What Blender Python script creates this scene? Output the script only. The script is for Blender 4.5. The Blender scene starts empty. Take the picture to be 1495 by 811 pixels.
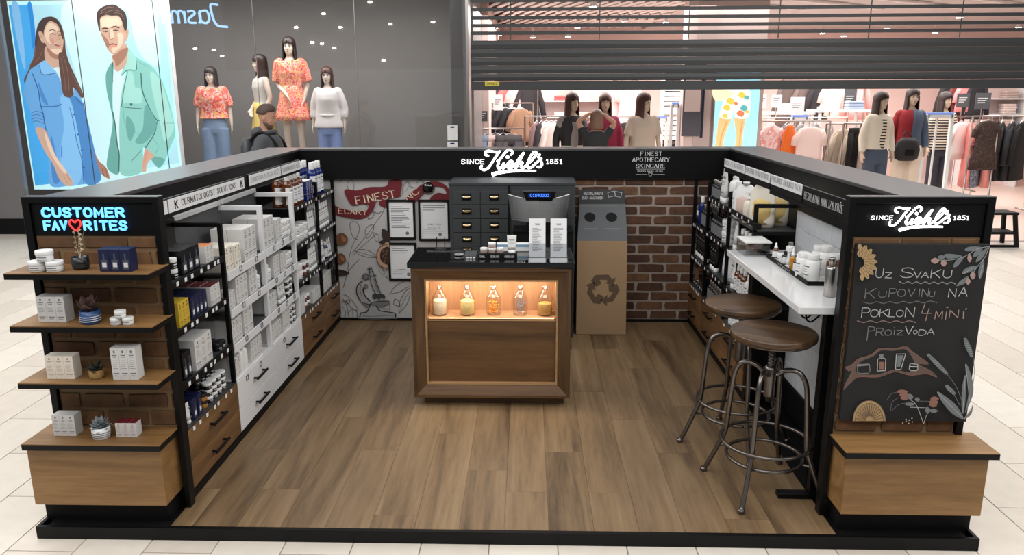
import bpy, bmesh, math, random
from mathutils import Vector, Matrix
PI = math.pi
R = random.Random(7)
scene = bpy.context.scene
COL = scene.collection
# ---------------------------------------------------------------- camera
FPX, CXP, CYP = 1121.1, 736.78, 403.22
PITCH, YAW, ROLL = math.radians(13.4558), math.radians(1.7590), math.radians(-0.2355)
CAM = Vector((0.1193, 0, 1.9))
_f = Vector((-math.sin(YAW)*math.cos(PITCH), math.cos(YAW)*math.cos(PITCH), -math.sin(PITCH)))
_r0 = Vector((math.cos(YAW), math.sin(YAW), 0)); _u0 = _r0.cross(_f)
_r = _r0*math.cos(ROLL) + _u0*math.sin(ROLL); _u = -_r0*math.sin(ROLL) + _u0*math.cos(ROLL)
cd = bpy.data.cameras.new('camera'); cam = bpy.data.objects.new('camera', cd); COL.objects.link(cam)
cd.sensor_width = 36; cd.lens = FPX/1495*36
cd.shift_x = (747.5-CXP)/1495; cd.shift_y = (CYP-405.5)/1495
cd.clip_start = .05; cd.clip_end = 100
cam.matrix_world = Matrix(((_r.x, _u.x, -_f.x, CAM.x), (_r.y, _u.y, -_f.y, CAM.y), (_r.z, _u.z, -_f.z, CAM.z), (0, 0, 0, 1)))
scene.camera = cam
def at(u, v, ax, c):
    """point of the plane ax=c measured at photo pixel (u, v)"""
    d = _f + _r*((u-CXP)/FPX) - _u*((v-CYP)/FPX)
    i = 'xyz'.index(ax)
    return CAM + d*((c-CAM[i])/d[i])
# ---------------------------------------------------------------- world and exposure
w = bpy.data.worlds.new('world'); scene.world = w; w.use_nodes = True
w.node_tree.nodes['Background'].inputs[0].default_value = (.95, .97, 1, 1)
w.node_tree.nodes['Background'].inputs[1].default_value = .24
scene.view_settings.view_transform = 'Standard'; scene.view_settings.look = 'None'
scene.view_settings.gamma = 1; scene.view_settings.use_curve_mapping = False
scene.view_settings.exposure = 0.0
scene.cycles.max_bounces = 8; scene.cycles.transparent_max_bounces = 16
scene.cycles.sample_clamp_indirect = 6
# ---------------------------------------------------------------- large lights
def area(name, loc, sx, sy, power, color=(1, 1, 1), rot=(0, 0, 0), spread=PI):
    l = bpy.data.lights.new(name, 'AREA'); l.shape = 'RECTANGLE'; l.size = sx; l.size_y = sy
    l.energy = power; l.color = color; l.spread = spread
    o = bpy.data.objects.new(name, l); COL.objects.link(o); o.location = loc; o.rotation_euler = rot
    return o
area('mall_light', (-4.6, 4.2, 4.6), 3.5, 7, 350, (1, .985, .965))
area('mall_light', (4.6, 4.2, 4.6), 3.5, 7, 350, (1, .985, .965))
area('mall_light', (0, 2.6, 4.8), 4.5, 1.6, 60, (1, .985, .965))
area('mall_light', (0, -1.6, 5.6), 8, 1.8, 260, (1, .985, .965), (math.radians(40), 0, 0))
area('mall_light', (0, 8.4, 4.6), 10, 1.2, 60, (1, .985, .965))
area('shop_light', (4.6, 13.2, 3.05), 8, 4.5, 560, (1, .93, .90))
area('shop_light', (1.0, 13.2, 3.05), 3.4, 4, 240, (1, .93, .90))
area('window_light', (-3.4, 10.62, 3.35), 5.0, .35, 150, (1, .985, .965))
# ---------------------------------------------------------------- materials
def lin(c):
    return tuple((x/12.92 if x <= .04045 else ((x+.055)/1.055)**2.4) for x in [q/255 for q in c]) + (1,)
def newmat(name):
    m = bpy.data.materials.new(name); m.use_nodes = True
    return m, m.node_tree, m.node_tree.nodes['Principled BSDF']
def mat(name, rgb, rough=.5, metal=0, emit=0, noise=0, nscale=30, bump=0, coat=0, ecol=None):
    m, t, b = newmat(name)
    b.inputs['Base Color'].default_value = lin(rgb); b.inputs['Roughness'].default_value = rough
    b.inputs['Metallic'].default_value = metal
    if coat: b.inputs['Coat Weight'].default_value = coat
    if emit:
        b.inputs['Emission Color'].default_value = lin(ecol or rgb); b.inputs['Emission Strength'].default_value = emit
    if noise or bump:
        n = t.nodes.new('ShaderNodeTexNoise'); n.inputs['Scale'].default_value = nscale; n.inputs['Detail'].default_value = 4
        tc = t.nodes.new('ShaderNodeTexCoord'); t.links.new(tc.outputs['Object'], n.inputs['Vector'])
        if noise:
            mx = t.nodes.new('ShaderNodeMix'); mx.data_type = 'RGBA'
            c = lin(rgb); k = 1-noise
            mx.inputs[6].default_value = (c[0]*k, c[1]*k, c[2]*k, 1)
            mx.inputs[7].default_value = tuple(min(1, q*(1+noise)) for q in c[:3]) + (1,)
            t.links.new(n.outputs['Fac'], mx.inputs[0]); t.links.new(mx.outputs[2], b.inputs['Base Color'])
        if bump:
            bp = t.nodes.new('ShaderNodeBump'); bp.inputs['Strength'].default_value = bump; bp.inputs['Distance'].default_value = .002
            t.links.new(n.outputs['Fac'], bp.inputs['Height']); t.links.new(bp.outputs[0], b.inputs['Normal'])
    return m
def wood(name, dark, mid, light, axis, scale=1., rough=.45, vary=.25, bump=.25, knots=0):
    """grain that runs along the object's own axis; every object gets its own stretch of board"""
    m, t, b = newmat(name); N = t.nodes; L = t.links
    tc = N.new('ShaderNodeTexCoord'); oi = N.new('ShaderNodeObjectInfo')
    mul = N.new('ShaderNodeVectorMath'); mul.operation = 'MULTIPLY'
    s = [11*scale]*3; s['xyz'.index(axis)] = .9*scale; mul.inputs[1].default_value = s
    L.new(tc.outputs['Object'], mul.inputs[0])
    off = N.new('ShaderNodeMath'); off.operation = 'MULTIPLY'; off.inputs[1].default_value = 173.
    L.new(oi.outputs['Random'], off.inputs[0])
    add = N.new('ShaderNodeVectorMath'); add.operation = 'ADD'; L.new(mul.outputs[0], add.inputs[0])
    cmb = N.new('ShaderNodeCombineXYZ')
    for i in range(3): L.new(off.outputs[0], cmb.inputs[i])
    L.new(cmb.outputs[0], add.inputs[1])
    n1 = N.new('ShaderNodeTexNoise'); n1.inputs['Scale'].default_value = .55; n1.inputs['Detail'].default_value = 5
    n1.inputs['Roughness'].default_value = .55; n1.inputs['Distortion'].default_value = .9
    n2 = N.new('ShaderNodeTexNoise'); n2.inputs['Scale'].default_value = 4.5; n2.inputs['Detail'].default_value = 7
    n2.inputs['Roughness'].default_value = .7
    L.new(add.outputs[0], n1.inputs['Vector']); L.new(add.outputs[0], n2.inputs['Vector'])
    mx = N.new('ShaderNodeMix'); mx.data_type = 'FLOAT'; mx.inputs[0].default_value = .38
    L.new(n1.outputs['Fac'], mx.inputs[2]); L.new(n2.outputs['Fac'], mx.inputs[3])
    cr = N.new('ShaderNodeValToRGB'); e = cr.color_ramp.elements
    e[0].position = .34; e[0].color = lin(dark); e[1].position = .68; e[1].color = lin(light)
    q = e.new(.5); q.color = lin(mid)
    L.new(mx.outputs[0], cr.inputs[0])
    hv = N.new('ShaderNodeHueSaturation'); vr = N.new('ShaderNodeMapRange')
    vr.inputs[3].default_value = 1-vary; vr.inputs[4].default_value = 1+vary
    L.new(oi.outputs['Random'], vr.inputs[0]); L.new(vr.outputs[0], hv.inputs['Value'])
    L.new(cr.outputs[0], hv.inputs['Color']); L.new(hv.outputs[0], b.inputs['Base Color'])
    b.inputs['Roughness'].default_value = rough
    bp = N.new('ShaderNodeBump'); bp.inputs['Strength'].default_value = bump; bp.inputs['Distance'].default_value = .001
    L.new(n2.outputs['Fac'], bp.inputs['Height']); L.new(bp.outputs[0], b.inputs['Normal'])
    return m
def varied(name, rgbs, rough=.8, bump=.4, nscale=25, dirt=.25):
    """one colour out of a ramp for each object, with blotches"""
    m, t, b = newmat(name); N = t.nodes; L = t.links
    oi = N.new('ShaderNodeObjectInfo'); cr = N.new('ShaderNodeValToRGB'); e = cr.color_ramp.elements
    e[0].color = lin(rgbs[0]); e[1].color = lin(rgbs[-1])
    for i, c in enumerate(rgbs[1:-1]): e.new((i+1)/(len(rgbs)-1)).color = lin(c)
    L.new(oi.outputs['Random'], cr.inputs[0])
    tc = N.new('ShaderNodeTexCoord'); n = N.new('ShaderNodeTexNoise'); n.inputs['Scale'].default_value = nscale; n.inputs['Detail'].default_value = 5
    ad = N.new('ShaderNodeVectorMath'); ad.operation = 'ADD'; L.new(tc.outputs['Object'], ad.inputs[0])
    sc = N.new('ShaderNodeVectorMath'); sc.operation = 'SCALE'; sc.inputs['Scale'].default_value = 31
    L.new(oi.outputs['Location'], sc.inputs[0]); L.new(sc.outputs[0], ad.inputs[1]); L.new(ad.outputs[0], n.inputs['Vector'])
    mr = N.new('ShaderNodeMapRange'); mr.inputs[1].default_value = .3; mr.inputs[2].default_value = .7
    mr.inputs[3].default_value = 1-dirt; mr.inputs[4].default_value = 1+dirt; L.new(n.outputs['Fac'], mr.inputs[0])
    hv = N.new('ShaderNodeHueSaturation'); L.new(mr.outputs[0], hv.inputs['Value']); L.new(cr.outputs[0], hv.inputs['Color'])
    L.new(hv.outputs[0], b.inputs['Base Color']); b.inputs['Roughness'].default_value = rough
    bp = N.new('ShaderNodeBump'); bp.inputs['Strength'].default_value = bump; bp.inputs['Distance'].default_value = .003
    L.new(n.outputs['Fac'], bp.inputs['Height']); L.new(bp.outputs[0], b.inputs['Normal'])
    return m
def glass(name, tint=(1, 1, 1), refl=1., rough=0.):
    """thin sheet glass: clear with a fresnel mirror"""
    m = bpy.data.materials.new(name); m.use_nodes = True; t = m.node_tree; t.nodes.clear()
    o = t.nodes.new('ShaderNodeOutputMaterial'); mx = t.nodes.new('ShaderNodeMixShader')
    tr = t.nodes.new('ShaderNodeBsdfTransparent'); tr.inputs[0].default_value = (*tint, 1)
    gl = t.nodes.new('ShaderNodeBsdfGlossy'); gl.inputs['Roughness'].default_value = rough
    lw = t.nodes.new('ShaderNodeLayerWeight'); lw.inputs[0].default_value = .5
    pw = t.nodes.new('ShaderNodeMath'); pw.operation = 'POWER'; pw.inputs[1].default_value = 4.5; t.links.new(lw.outputs['Facing'], pw.inputs[0])
    fr = t.nodes.new('ShaderNodeMath'); fr.operation = 'MULTIPLY_ADD'; fr.inputs[1].default_value = .9; fr.inputs[2].default_value = .045; t.links.new(pw.outputs[0], fr.inputs[0])
    mu = t.nodes.new('ShaderNodeMath'); mu.operation = 'MULTIPLY'; mu.inputs[1].default_value = refl; mu.use_clamp = True
    t.links.new(fr.outputs[0], mu.inputs[0]); t.links.new(mu.outputs[0], mx.inputs[0])
    t.links.new(tr.outputs[0], mx.inputs[1]); t.links.new(gl.outputs[0], mx.inputs[2]); t.links.new(mx.outputs[0], o.inputs[0])
    return m
def fabric_print(name, cols, scale=9, seed=0):
    m, t, b = newmat(name); N = t.nodes; L = t.links
    tc = N.new('ShaderNodeTexCoord'); n = N.new('ShaderNodeTexNoise'); n.noise_dimensions = '4D'; n.inputs['W'].default_value = seed
    n.inputs['Scale'].default_value = scale; n.inputs['Detail'].default_value = 1.5; n.inputs['Distortion'].default_value = 1.5
    L.new(tc.outputs['Object'], n.inputs['Vector'])
    cr = N.new('ShaderNodeValToRGB'); cr.color_ramp.interpolation = 'CONSTANT'; e = cr.color_ramp.elements
    k = len(cols); e[0].position = 0; e[0].color = lin(cols[0]); e[1].position = .36+.3*(k-1)/k; e[1].color = lin(cols[-1])
    for i in range(1, k-1): e.new(.36+.3*i/k).color = lin(cols[i])
    L.new(n.outputs['Fac'], cr.inputs[0]); L.new(cr.outputs[0], b.inputs['Base Color']); b.inputs['Roughness'].default_value = .85
    return m
def stripes(name, c1, c2, axis='Z', scale=12, duty=.5):
    m, t, b = newmat(name); N = t.nodes; L = t.links
    tc = N.new('ShaderNodeTexCoord'); wv = N.new('ShaderNodeTexWave'); wv.bands_direction = axis; wv.inputs['Scale'].default_value = scale
    L.new(tc.outputs['Object'], wv.inputs['Vector'])
    cr = N.new('ShaderNodeValToRGB'); cr.color_ramp.interpolation = 'CONSTANT'; e = cr.color_ramp.elements
    e[0].color = lin(c1); e[1].position = duty; e[1].color = lin(c2)
    L.new(wv.outputs['Fac'], cr.inputs[0]); L.new(cr.outputs[0], b.inputs['Base Color']); b.inputs['Roughness'].default_value = .85
    return m
M = {}
M['black'] = mat('black lacquer', (8, 8, 9), .42)
M['blackm'] = mat('black matt', (7, 7, 8), .62)
M['cap'] = mat('black laminate', (72, 72, 74), .30)
for _k in ('black', 'blackm'): M[_k].node_tree.nodes['Principled BSDF'].inputs['Specular IOR Level'].default_value = .22
M['dark'] = mat('dark grey', (52, 54, 56), .5)
M['cabinet'] = mat('charcoal cabinet', (50, 53, 55), .55, noise=.08, nscale=60)
M['white'] = mat('white lacquer', (220, 220, 221), .4)
M['carton'] = mat('white carton', (208, 206, 203), .6)
M['cartonw'] = mat('cream carton', (226, 219, 205), .6)
M['red'] = mat('red print', (100, 14, 26), .6)
M['orange'] = mat('orange carton lid', (196, 122, 66), .6)
M['blue'] = mat('navy carton', (14, 22, 60), .45)
M['blueb'] = mat('blue bottle', (14, 36, 100), .2)
M['yellow'] = mat('yellow carton', (200, 170, 50), .6)
M['amber'] = mat('amber glass', (92, 46, 18), .1, coat=.5)
M['oil'] = mat('golden oil bottle', (176, 118, 34), .1)
M['brownp'] = mat('brown pack', (120, 84, 58), .6)
M['ink'] = mat('grey ink', (110, 110, 112), .7)
M['inkd'] = mat('black ink', (22, 22, 24), .7)
M['inkw'] = mat('white ink', (215, 215, 215), .7)
M['plastic'] = mat('white plastic', (226, 226, 224), .35)
M['blackjar'] = mat('black plastic', (16, 17, 20), .3)
M['cream'] = mat('cream plastic', (226, 218, 202), .4)
M['steel'] = mat('brushed steel', (176, 172, 168), .28, 1)
M['gun'] = mat('worn gunmetal', (112, 106, 102), .28, .95, noise=.35, nscale=14)
M['brass'] = mat('pale brass', (226, 200, 160), .25, 1)
M['oakl'] = wood('honey oak laminate', (98, 70, 38), (128, 94, 54), (152, 116, 72), 'x', 1.2, .5, .06, .15)
M['oaky'] = wood('honey oak laminate across', (92, 64, 36), (120, 86, 50), (142, 106, 66), 'y', 1.2, .5, .06, .15)
M['draw'] = wood('drawer oak', (82, 58, 34), (112, 80, 48), (136, 102, 64), 'y', 1.6, .5, .1, .2)
M['walnut'] = wood('walnut panel', (62, 42, 22), (92, 64, 36), (112, 80, 48), 'x', 1.5, .4, .04, .2)
M['walnutz'] = wood('walnut stile', (56, 38, 20), (82, 58, 34), (102, 74, 44), 'z', 1.5, .4, .06, .2)
M['niche'] = wood('oak niche back', (140, 98, 66), (166, 122, 86), (188, 144, 104), 'z', 1.0, .5, .02, .1)
M['trimo'] = wood('pale oak trim', (140, 106, 70), (160, 124, 84), (180, 142, 100), 'x', 1.5, .5, .02, .1)
M['plank'] = wood('floor oak', (72, 56, 39), (118, 95, 68), (144, 120, 90), 'y', .8, .42, .06, .2)
M['seat'] = wood('elm stool seat', (40, 28, 18), (70, 50, 32), (104, 78, 52), 'x', 1.6, .32, .05, .2)
M['brick'] = varied('dark brick', [(66, 42, 28), (88, 58, 40), (58, 36, 26), (104, 72, 48), (76, 48, 34)], .85, .6, 22, .3)
M['brickl'] = varied('tan brick', [(92, 64, 38), (108, 76, 46), (84, 56, 34), (118, 86, 54)], .8, .5, 18, .25)
M['mortar'] = mat('mortar', (150, 138, 128), .95, noise=.12, nscale=40, bump=.5)
M['mortarl'] = mat('tan mortar', (128, 104, 76), .95, noise=.12, nscale=30, bump=.5)
M['tile'] = varied('cream floor tile', [(206, 197, 184), (216, 208, 196), (200, 190, 177), (221, 214, 202)], .38, .06, 12, .04)
M['grout'] = mat('tile grout', (150, 142, 134), .9)
M['wtile'] = varied('white wall tile', [(196, 199, 202), (206, 208, 210), (188, 191, 195)], .3, .1, 14, .05)
M['cardb'] = mat('cardboard', (156, 128, 96), .8, noise=.06, nscale=50)
M['cardd'] = mat('printed brown', (92, 72, 54), .8)
M['slate'] = mat('slate print', (78, 80, 82), .7, noise=.08, nscale=20)
M['board'] = mat('chalkboard', (24, 24, 25), .75, noise=.25, nscale=6)
M['marble'] = mat('white marble', (214, 214, 214), .12, noise=.05, nscale=5)
M['gloss'] = mat('black stone', (10, 10, 11), .04, coat=.6)
M['sheet'] = mat('paper', (222, 222, 223), .7)
M['mural'] = mat('mural ground', (176, 174, 172), .75, noise=.04, nscale=8)
M['led'] = mat('white led', (255, 255, 255), .5, emit=3.2)
M['ledblue'] = mat('blue led', (96, 180, 245), .4, emit=1.5)
M['ledred'] = mat('red led', (225, 50, 48), .4, emit=1.7)
M['screen'] = mat('blue digits', (60, 120, 230), .4, emit=2)
M['strip'] = mat('warm led strip', (255, 206, 150), .5, emit=6)
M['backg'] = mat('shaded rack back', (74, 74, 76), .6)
M['skin'] = mat('mannequin', (196, 172, 152), .45)
M['skinw'] = mat('pale mannequin', (214, 196, 180), .4)
M['flesh'] = mat('skin', (172, 130, 108), .55)
M['hairb'] = mat('dark hair', (40, 26, 22), .45, noise=.3, nscale=30)
M['hairr'] = mat('auburn hair', (70, 38, 30), .45, noise=.3, nscale=30)
M['clear'] = glass('clear glass', (.98, .98, .98), 1)
M['pane'] = glass('shop glass', (.90, .90, .90), 1.35)
M['acryl'] = glass('acrylic', (.93, .94, .95), 1.6)
M['smoke'] = glass('smoked acrylic', (.60, .61, .62), 1.7, .3)
M['bottle'] = glass('bottle glass', (.95, .94, .93), 2.6, .04)
# ---------------------------------------------------------------- mesh builder
class MB:
    def __init__(s): s.v = []; s.f = []; s.m = []; s.s = []
    def add(s, vs, fs, m=0, smooth=False):
        b = len(s.v); s.v += [tuple(p) for p in vs]
        for f in fs: s.f.append([b+i for i in f]); s.m.append(m); s.s.append(smooth)
        return s
    def box(s, x0, x1, y0, y1, z0, z1, m=0):
        return s.add([(x0, y0, z0), (x1, y0, z0), (x1, y1, z0), (x0, y1, z0), (x0, y0, z1), (x1, y0, z1), (x1, y1, z1), (x0, y1, z1)],
                     [(0, 3, 2, 1), (4, 5, 6, 7), (0, 1, 5, 4), (1, 2, 6, 5), (2, 3, 7, 6), (3, 0, 4, 7)], m)
    def hexa(s, p, m=0):
        return s.add(p, [(0, 3, 2, 1), (4, 5, 6, 7), (0, 1, 5, 4), (1, 2, 6, 5), (2, 3, 7, 6), (3, 0, 4, 7)], m)
    def loft(s, rings, n=16, m=0, smooth=True, caps=True, mod=None):
        """rings: (cx, cy, cz, rx, ry) stacked in z, or (centre, vecA, vecB)"""
        vs = []; k = len(rings)
        for j, r in enumerate(rings):
            if len(r) == 5: c, a, b = Vector(r[:3]), Vector((r[3], 0, 0)), Vector((0, r[4], 0))
            else: c, a, b = r
            for i in range(n):
                t = 2*PI*i/n; q = mod(t, j/(k-1)) if mod else 1
                vs.append(c + a*math.cos(t)*q + b*math.sin(t)*q)
        fs = [(j*n+i, j*n+(i+1) % n, (j+1)*n+(i+1) % n, (j+1)*n+i) for j in range(k-1) for i in range(n)]
        s.add(vs, fs, m, smooth)
        if caps:
            b = len(s.v)-len(vs)
            s.f.append([b+i for i in range(n-1, -1, -1)]); s.f.append([b+(k-1)*n+i for i in range(n)]); s.m += [m, m]; s.s += [False, False]
        return s
    def lathe(s, prof, n=16, c=(0, 0, 0), m=0, smooth=True, caps=True):
        return s.loft([(c[0], c[1], c[2]+z, r, r) for r, z in prof], n, m, smooth, caps)
    def tube(s, pts, r, n=8, m=0, closed=False, caps=True):
        P = [Vector(p) for p in pts]; k = len(P); rr = r if isinstance(r, (list, tuple)) else [r]*k
        vs = []; up = None
        for i in range(k):
            d = (P[(i+1) % k]-P[i-1]) if closed or 0 < i < k-1 else (P[1]-P[0] if i == 0 else P[-1]-P[-2])
            d.normalize()
            if up is None: up = Vector((0, 0, 1)) if abs(d.z) < .9 else Vector((1, 0, 0))
            a = d.cross(up)
            if a.length < 1e-5: a = d.cross(Vector((.3, 1, .2)))
            a.normalize(); b = a.cross(d).normalized(); up = b
            for j in range(n):
                t = 2*PI*j/n; vs.append(P[i] + (a*math.cos(t)+b*math.sin(t))*rr[i])
        kk = k if closed else k-1
        fs = [(i*n+j, i*n+(j+1) % n, ((i+1) % k)*n+(j+1) % n, ((i+1) % k)*n+j) for i in range(kk) for j in range(n)]
        s.add(vs, fs, m, True)
        if caps and not closed:
            b = len(s.v)-len(vs)
            s.f.append([b+j for j in range(n)]); s.f.append([b+(k-1)*n+j for j in range(n-1, -1, -1)]); s.m += [m, m]; s.s += [False, False]
        return s
    def ball(s, c, rx, ry=None, rz=None, n=12, k=8, m=0):
        ry = ry or rx; rz = rz or rx
        return s.loft([(c[0], c[1], c[2]-rz*math.cos(PI*(j+.02)/(k+.04)), rx*math.sin(PI*(j+.02)/(k+.04)), ry*math.sin(PI*(j+.02)/(k+.04))) for j in range(k+1)], n, m)
    def prism(s, pts, y0, y1, m=0):
        """outline in x,z pushed from y0 (front) to y1"""
        n = len(pts); ar = sum(pts[i][0]*pts[(i+1) % n][1]-pts[(i+1) % n][0]*pts[i][1] for i in range(n))
        if ar < 0: pts = pts[::-1]
        vs = [(x, y0, z) for x, z in pts] + [(x, y1, z) for x, z in pts]
        fs = [list(range(n)), list(range(2*n-1, n-1, -1))] + [(i, i+n, (i+1) % n+n, (i+1) % n) for i in range(n)]
        return s.add(vs, fs, m)
    def ribbon(s, pts, wd, y=0, m=0, th=.0008, dirw=None):
        """flat stroke in x,z; dirw=(vertical width, horizontal width)"""
        for a, b in zip(pts, pts[1:]):
            dx, dz = b[0]-a[0], b[1]-a[1]; L = math.hypot(dx, dz)
            if L < 1e-7: continue
            w2 = wd/2
            if dirw:
                q = abs(dz)/L; w2 = (dirw[0]*q+dirw[1]*(1-q))/2
            nx, nz = -dz/L*w2, dx/L*w2; ex, ez = dx/L*w2*.5, dz/L*w2*.5
            s.add([(a[0]-ex+nx, y, a[1]-ez+nz), (a[0]-ex-nx, y, a[1]-ez-nz), (b[0]+ex-nx, y, b[1]+ez-nz), (b[0]+ex+nx, y, b[1]+ez+nz)], [(0, 1, 2, 3)], m)
        return s
    def xf(s, mx):
        s.v = [tuple(mx @ Vector(p)) for p in s.v]; return s
    def mesh(s, name, mats, bevel=0, seg=1):
        me = bpy.data.meshes.new(name); me.from_pydata(s.v, [], s.f)
        for q in (mats if isinstance(mats, (list, tuple)) else [mats]): me.materials.append(q)
        me.polygons.foreach_set('material_index', s.m); me.polygons.foreach_set('use_smooth', s.s)
        if bevel:
            bm = bmesh.new(); bm.from_mesh(me); bmesh.ops.remove_doubles(bm, verts=bm.verts, dist=1e-6)
            bmesh.ops.bevel(bm, geom=[e for e in bm.edges if len(e.link_faces) == 2 and e.calc_face_angle(0) > .6], offset=bevel, segments=seg, affect='EDGES')
            bm.to_mesh(me); bm.free()
        me.update(); return me
    def build(s, name, mats, parent=None, bevel=0, loc=None, **k):
        return obj(name, s.mesh(name, mats, bevel), parent, loc, **k)
def obj(name, me, parent=None, loc=None, rz=0, rot=None, label=None, cat=None, group=None, kind=None):
    o = bpy.data.objects.new(name, me); COL.objects.link(o)
    if parent: o.parent = parent
    if loc is not None: o.location = loc
    if rz: o.rotation_euler = (0, 0, rz)
    if rot: o.rotation_euler = rot
    for k, v in (('label', label), ('category', cat), ('group', group), ('kind', kind)):
        if v: o[k] = v
    return o
def thing(name, label, cat, loc=(0, 0, 0), rz=0, group=None, rot=None):
    return obj(name, None, None, loc, rz, rot, label, cat, group)
def struct(name, mb, mats, bevel=0): return mb.build(name, mats, None, bevel, kind='structure')
def B(x0, x1, y0, y1, z0, z1): return MB().box(x0, x1, y0, y1, z0, z1)
def copy_tree(root, loc, rz=None, label=None, group=None):
    r = root.copy(); COL.objects.link(r); r.location = loc
    if rz is not None: r.rotation_euler = (0, 0, rz)
    if label: r['label'] = label
    if group: r['group'] = group
    for c in list(root.children):
        d = c.copy(); COL.objects.link(d); d.parent = r
        for g in list(c.children):
            e = g.copy(); COL.objects.link(e); e.parent = d
    return r
def smooth(pts, k=6, closed=False):
    """catmull-rom through 2d or 3d points"""
    P = [Vector(p) for p in pts]; n = len(P); out = []
    rng = n if closed else n-1
    for i in range(rng):
        p1, p2 = P[i], P[(i+1) % n]
        p0 = P[i-1] if (i > 0 or closed) else p1*2-p2
        p3 = P[(i+2) % n] if (i+2 < n or closed) else p2*2-p1
        for j in range(k):
            t = j/k
            out.append(((p1*2) + (p2-p0)*t + (p0*2-p1*5+p2*4-p3)*t*t + (p1*3-p0-p2*3+p3)*t*t*t)*.5)
    if not closed: out.append(P[-1])
    return [tuple(q) for q in out]
ORD = ['nearest', 'second nearest', 'third nearest', 'fourth nearest', 'fifth nearest', 'sixth nearest', 'seventh nearest', 'eighth nearest', 'ninth nearest', 'tenth nearest', 'eleventh nearest', 'twelfth nearest']
ORL = ['leftmost', 'second from left', 'third from left', 'fourth from left', 'fifth from left', 'sixth from left', 'seventh from left', 'eighth from left', 'ninth from left', 'tenth from left']
# ---------------------------------------------------------------- stroke lettering (4 x 6 cell)
G = {'A': '0,0 2,6 4,0|.8,2.2 3.2,2.2', 'B': '0,0 0,6 2.6,6 3.5,5.4 3.5,3.8 2.6,3.2 0,3.2|2.6,3.2 4,2.5 4,.8 2.8,0 0,0',
 'C': '4,4.8 3.2,5.8 2,6 .8,5.6 0,4.2 0,1.8 .8,.4 2,0 3.2,.2 4,1.2', 'D': '0,0 0,6 2,6 3.4,5.2 4,3.8 4,2.2 3.4,.8 2,0 0,0',
 'E': '4,6 0,6 0,0 4,0|0,3.1 3.2,3.1', 'F': '4,6 0,6 0,0|0,3.1 3.2,3.1', 'G': '4,4.8 3.2,5.8 2,6 .8,5.6 0,4.2 0,1.8 .8,.4 2,0 3.2,.3 4,1.2 4,2.8 2.4,2.8',
 'H': '0,0 0,6|4,0 4,6|0,3.1 4,3.1', 'I': '1,0 1,6', 'J': '3,6 3,1.4 2.4,.3 1.4,0 .5,.4 .2,1.4', 'K': '0,0 0,6|4,6 0,2.6|1.2,3.6 4,0',
 'L': '0,6 0,0 3.8,0', 'M': '0,0 .2,6 2.2,1.5 4.2,6 4.4,0', 'N': '0,0 0,6 4,0 4,6', 'O': '2,0 .8,.4 0,1.8 0,4.2 .8,5.6 2,6 3.2,5.6 4,4.2 4,1.8 3.2,.4 2,0',
 'P': '0,0 0,6 2.6,6 3.7,5.3 3.8,3.9 2.8,2.9 0,2.8', 'Q': '2,0 .8,.4 0,1.8 0,4.2 .8,5.6 2,6 3.2,5.6 4,4.2 4,1.8 3.2,.4 2,0|2.6,1.4 4.2,-.4',
 'R': '0,0 0,6 2.6,6 3.7,5.3 3.8,3.9 2.8,3 0,2.9|2,2.9 4,0', 'S': '3.8,4.9 3,5.8 1.8,6 .6,5.6 .2,4.5 .8,3.5 3,2.7 3.9,1.6 3.3,.4 2,0 .8,.2 0,1.2',
 'T': '0,6 4,6|2,6 2,0', 'U': '0,6 0,1.8 .8,.4 2,0 3.2,.4 4,1.8 4,6', 'V': '0,6 2,0 4,6', 'W': '0,6 1.2,0 2.5,5 3.8,0 5,6', 'X': '0,0 4,6|0,6 4,0',
 'Y': '0,6 2,3 4,6|2,3 2,0', 'Z': '0,6 4,6 0,0 4,0', '0': '2,0 .6,.6 0,3 .6,5.4 2,6 3.4,5.4 4,3 3.4,.6 2,0', '1': '.6,4.8 2,6 2,0|.8,0 3.2,0', '2': '.2,4.8 1,5.8 2.4,6 3.6,5.2 3.6,3.9 0,0 4,0',
 '4': '2.8,6 0,2 4,2|2.9,4 2.9,0', '5': '3.8,6 .5,6 .3,3.4 2,3.8 3.6,3 3.8,1.4 2.6,.1 1,.1 0,.9', '8': '2,3.2 .6,4 .5,5.2 2,6 3.5,5.2 3.4,4 2,3.2 .3,2.2 .3,.8 2,0 3.7,.8 3.7,2.2 2,3.2', '9': '3.6,4 2.6,3 1.2,3 .3,4 .4,5.3 2,6 3.4,5.4 3.7,4 3.2,1.4 1.6,0',
 '.': '.3,0 .6,.1', '-': '.5,3 3,3', '&': '4,0 .8,4.4 1,5.7 2,6 2.8,5.2 2.4,4 .4,2 .4,.6 1.6,0 3,.8 3.9,2.6', "'": '.8,6 .6,4.6'}
G['Ž'] = G['Z']+'|1,7.7 2,6.9 3,7.7'
def strokes(ch):
    if ch not in G: return [], 2.2
    S = [[tuple(map(float, p.split(','))) for p in q.split()] for q in G[ch].split('|')]
    return S, max(2 if ch == 'I' else 0, max(x for s in S for x, _ in s))
def textlines(txt, h, gap=1.6):
    """strokes of a line, base at 0, returned with its width (height h)"""
    x = 0; out = []; k = h/6
    for ch in txt:
        S, wd = strokes(ch)
        for s in S: out.append([((x+p)*k, q*k) for p, q in s])
        x += wd+gap
    return out, (x-gap)*k
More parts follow.
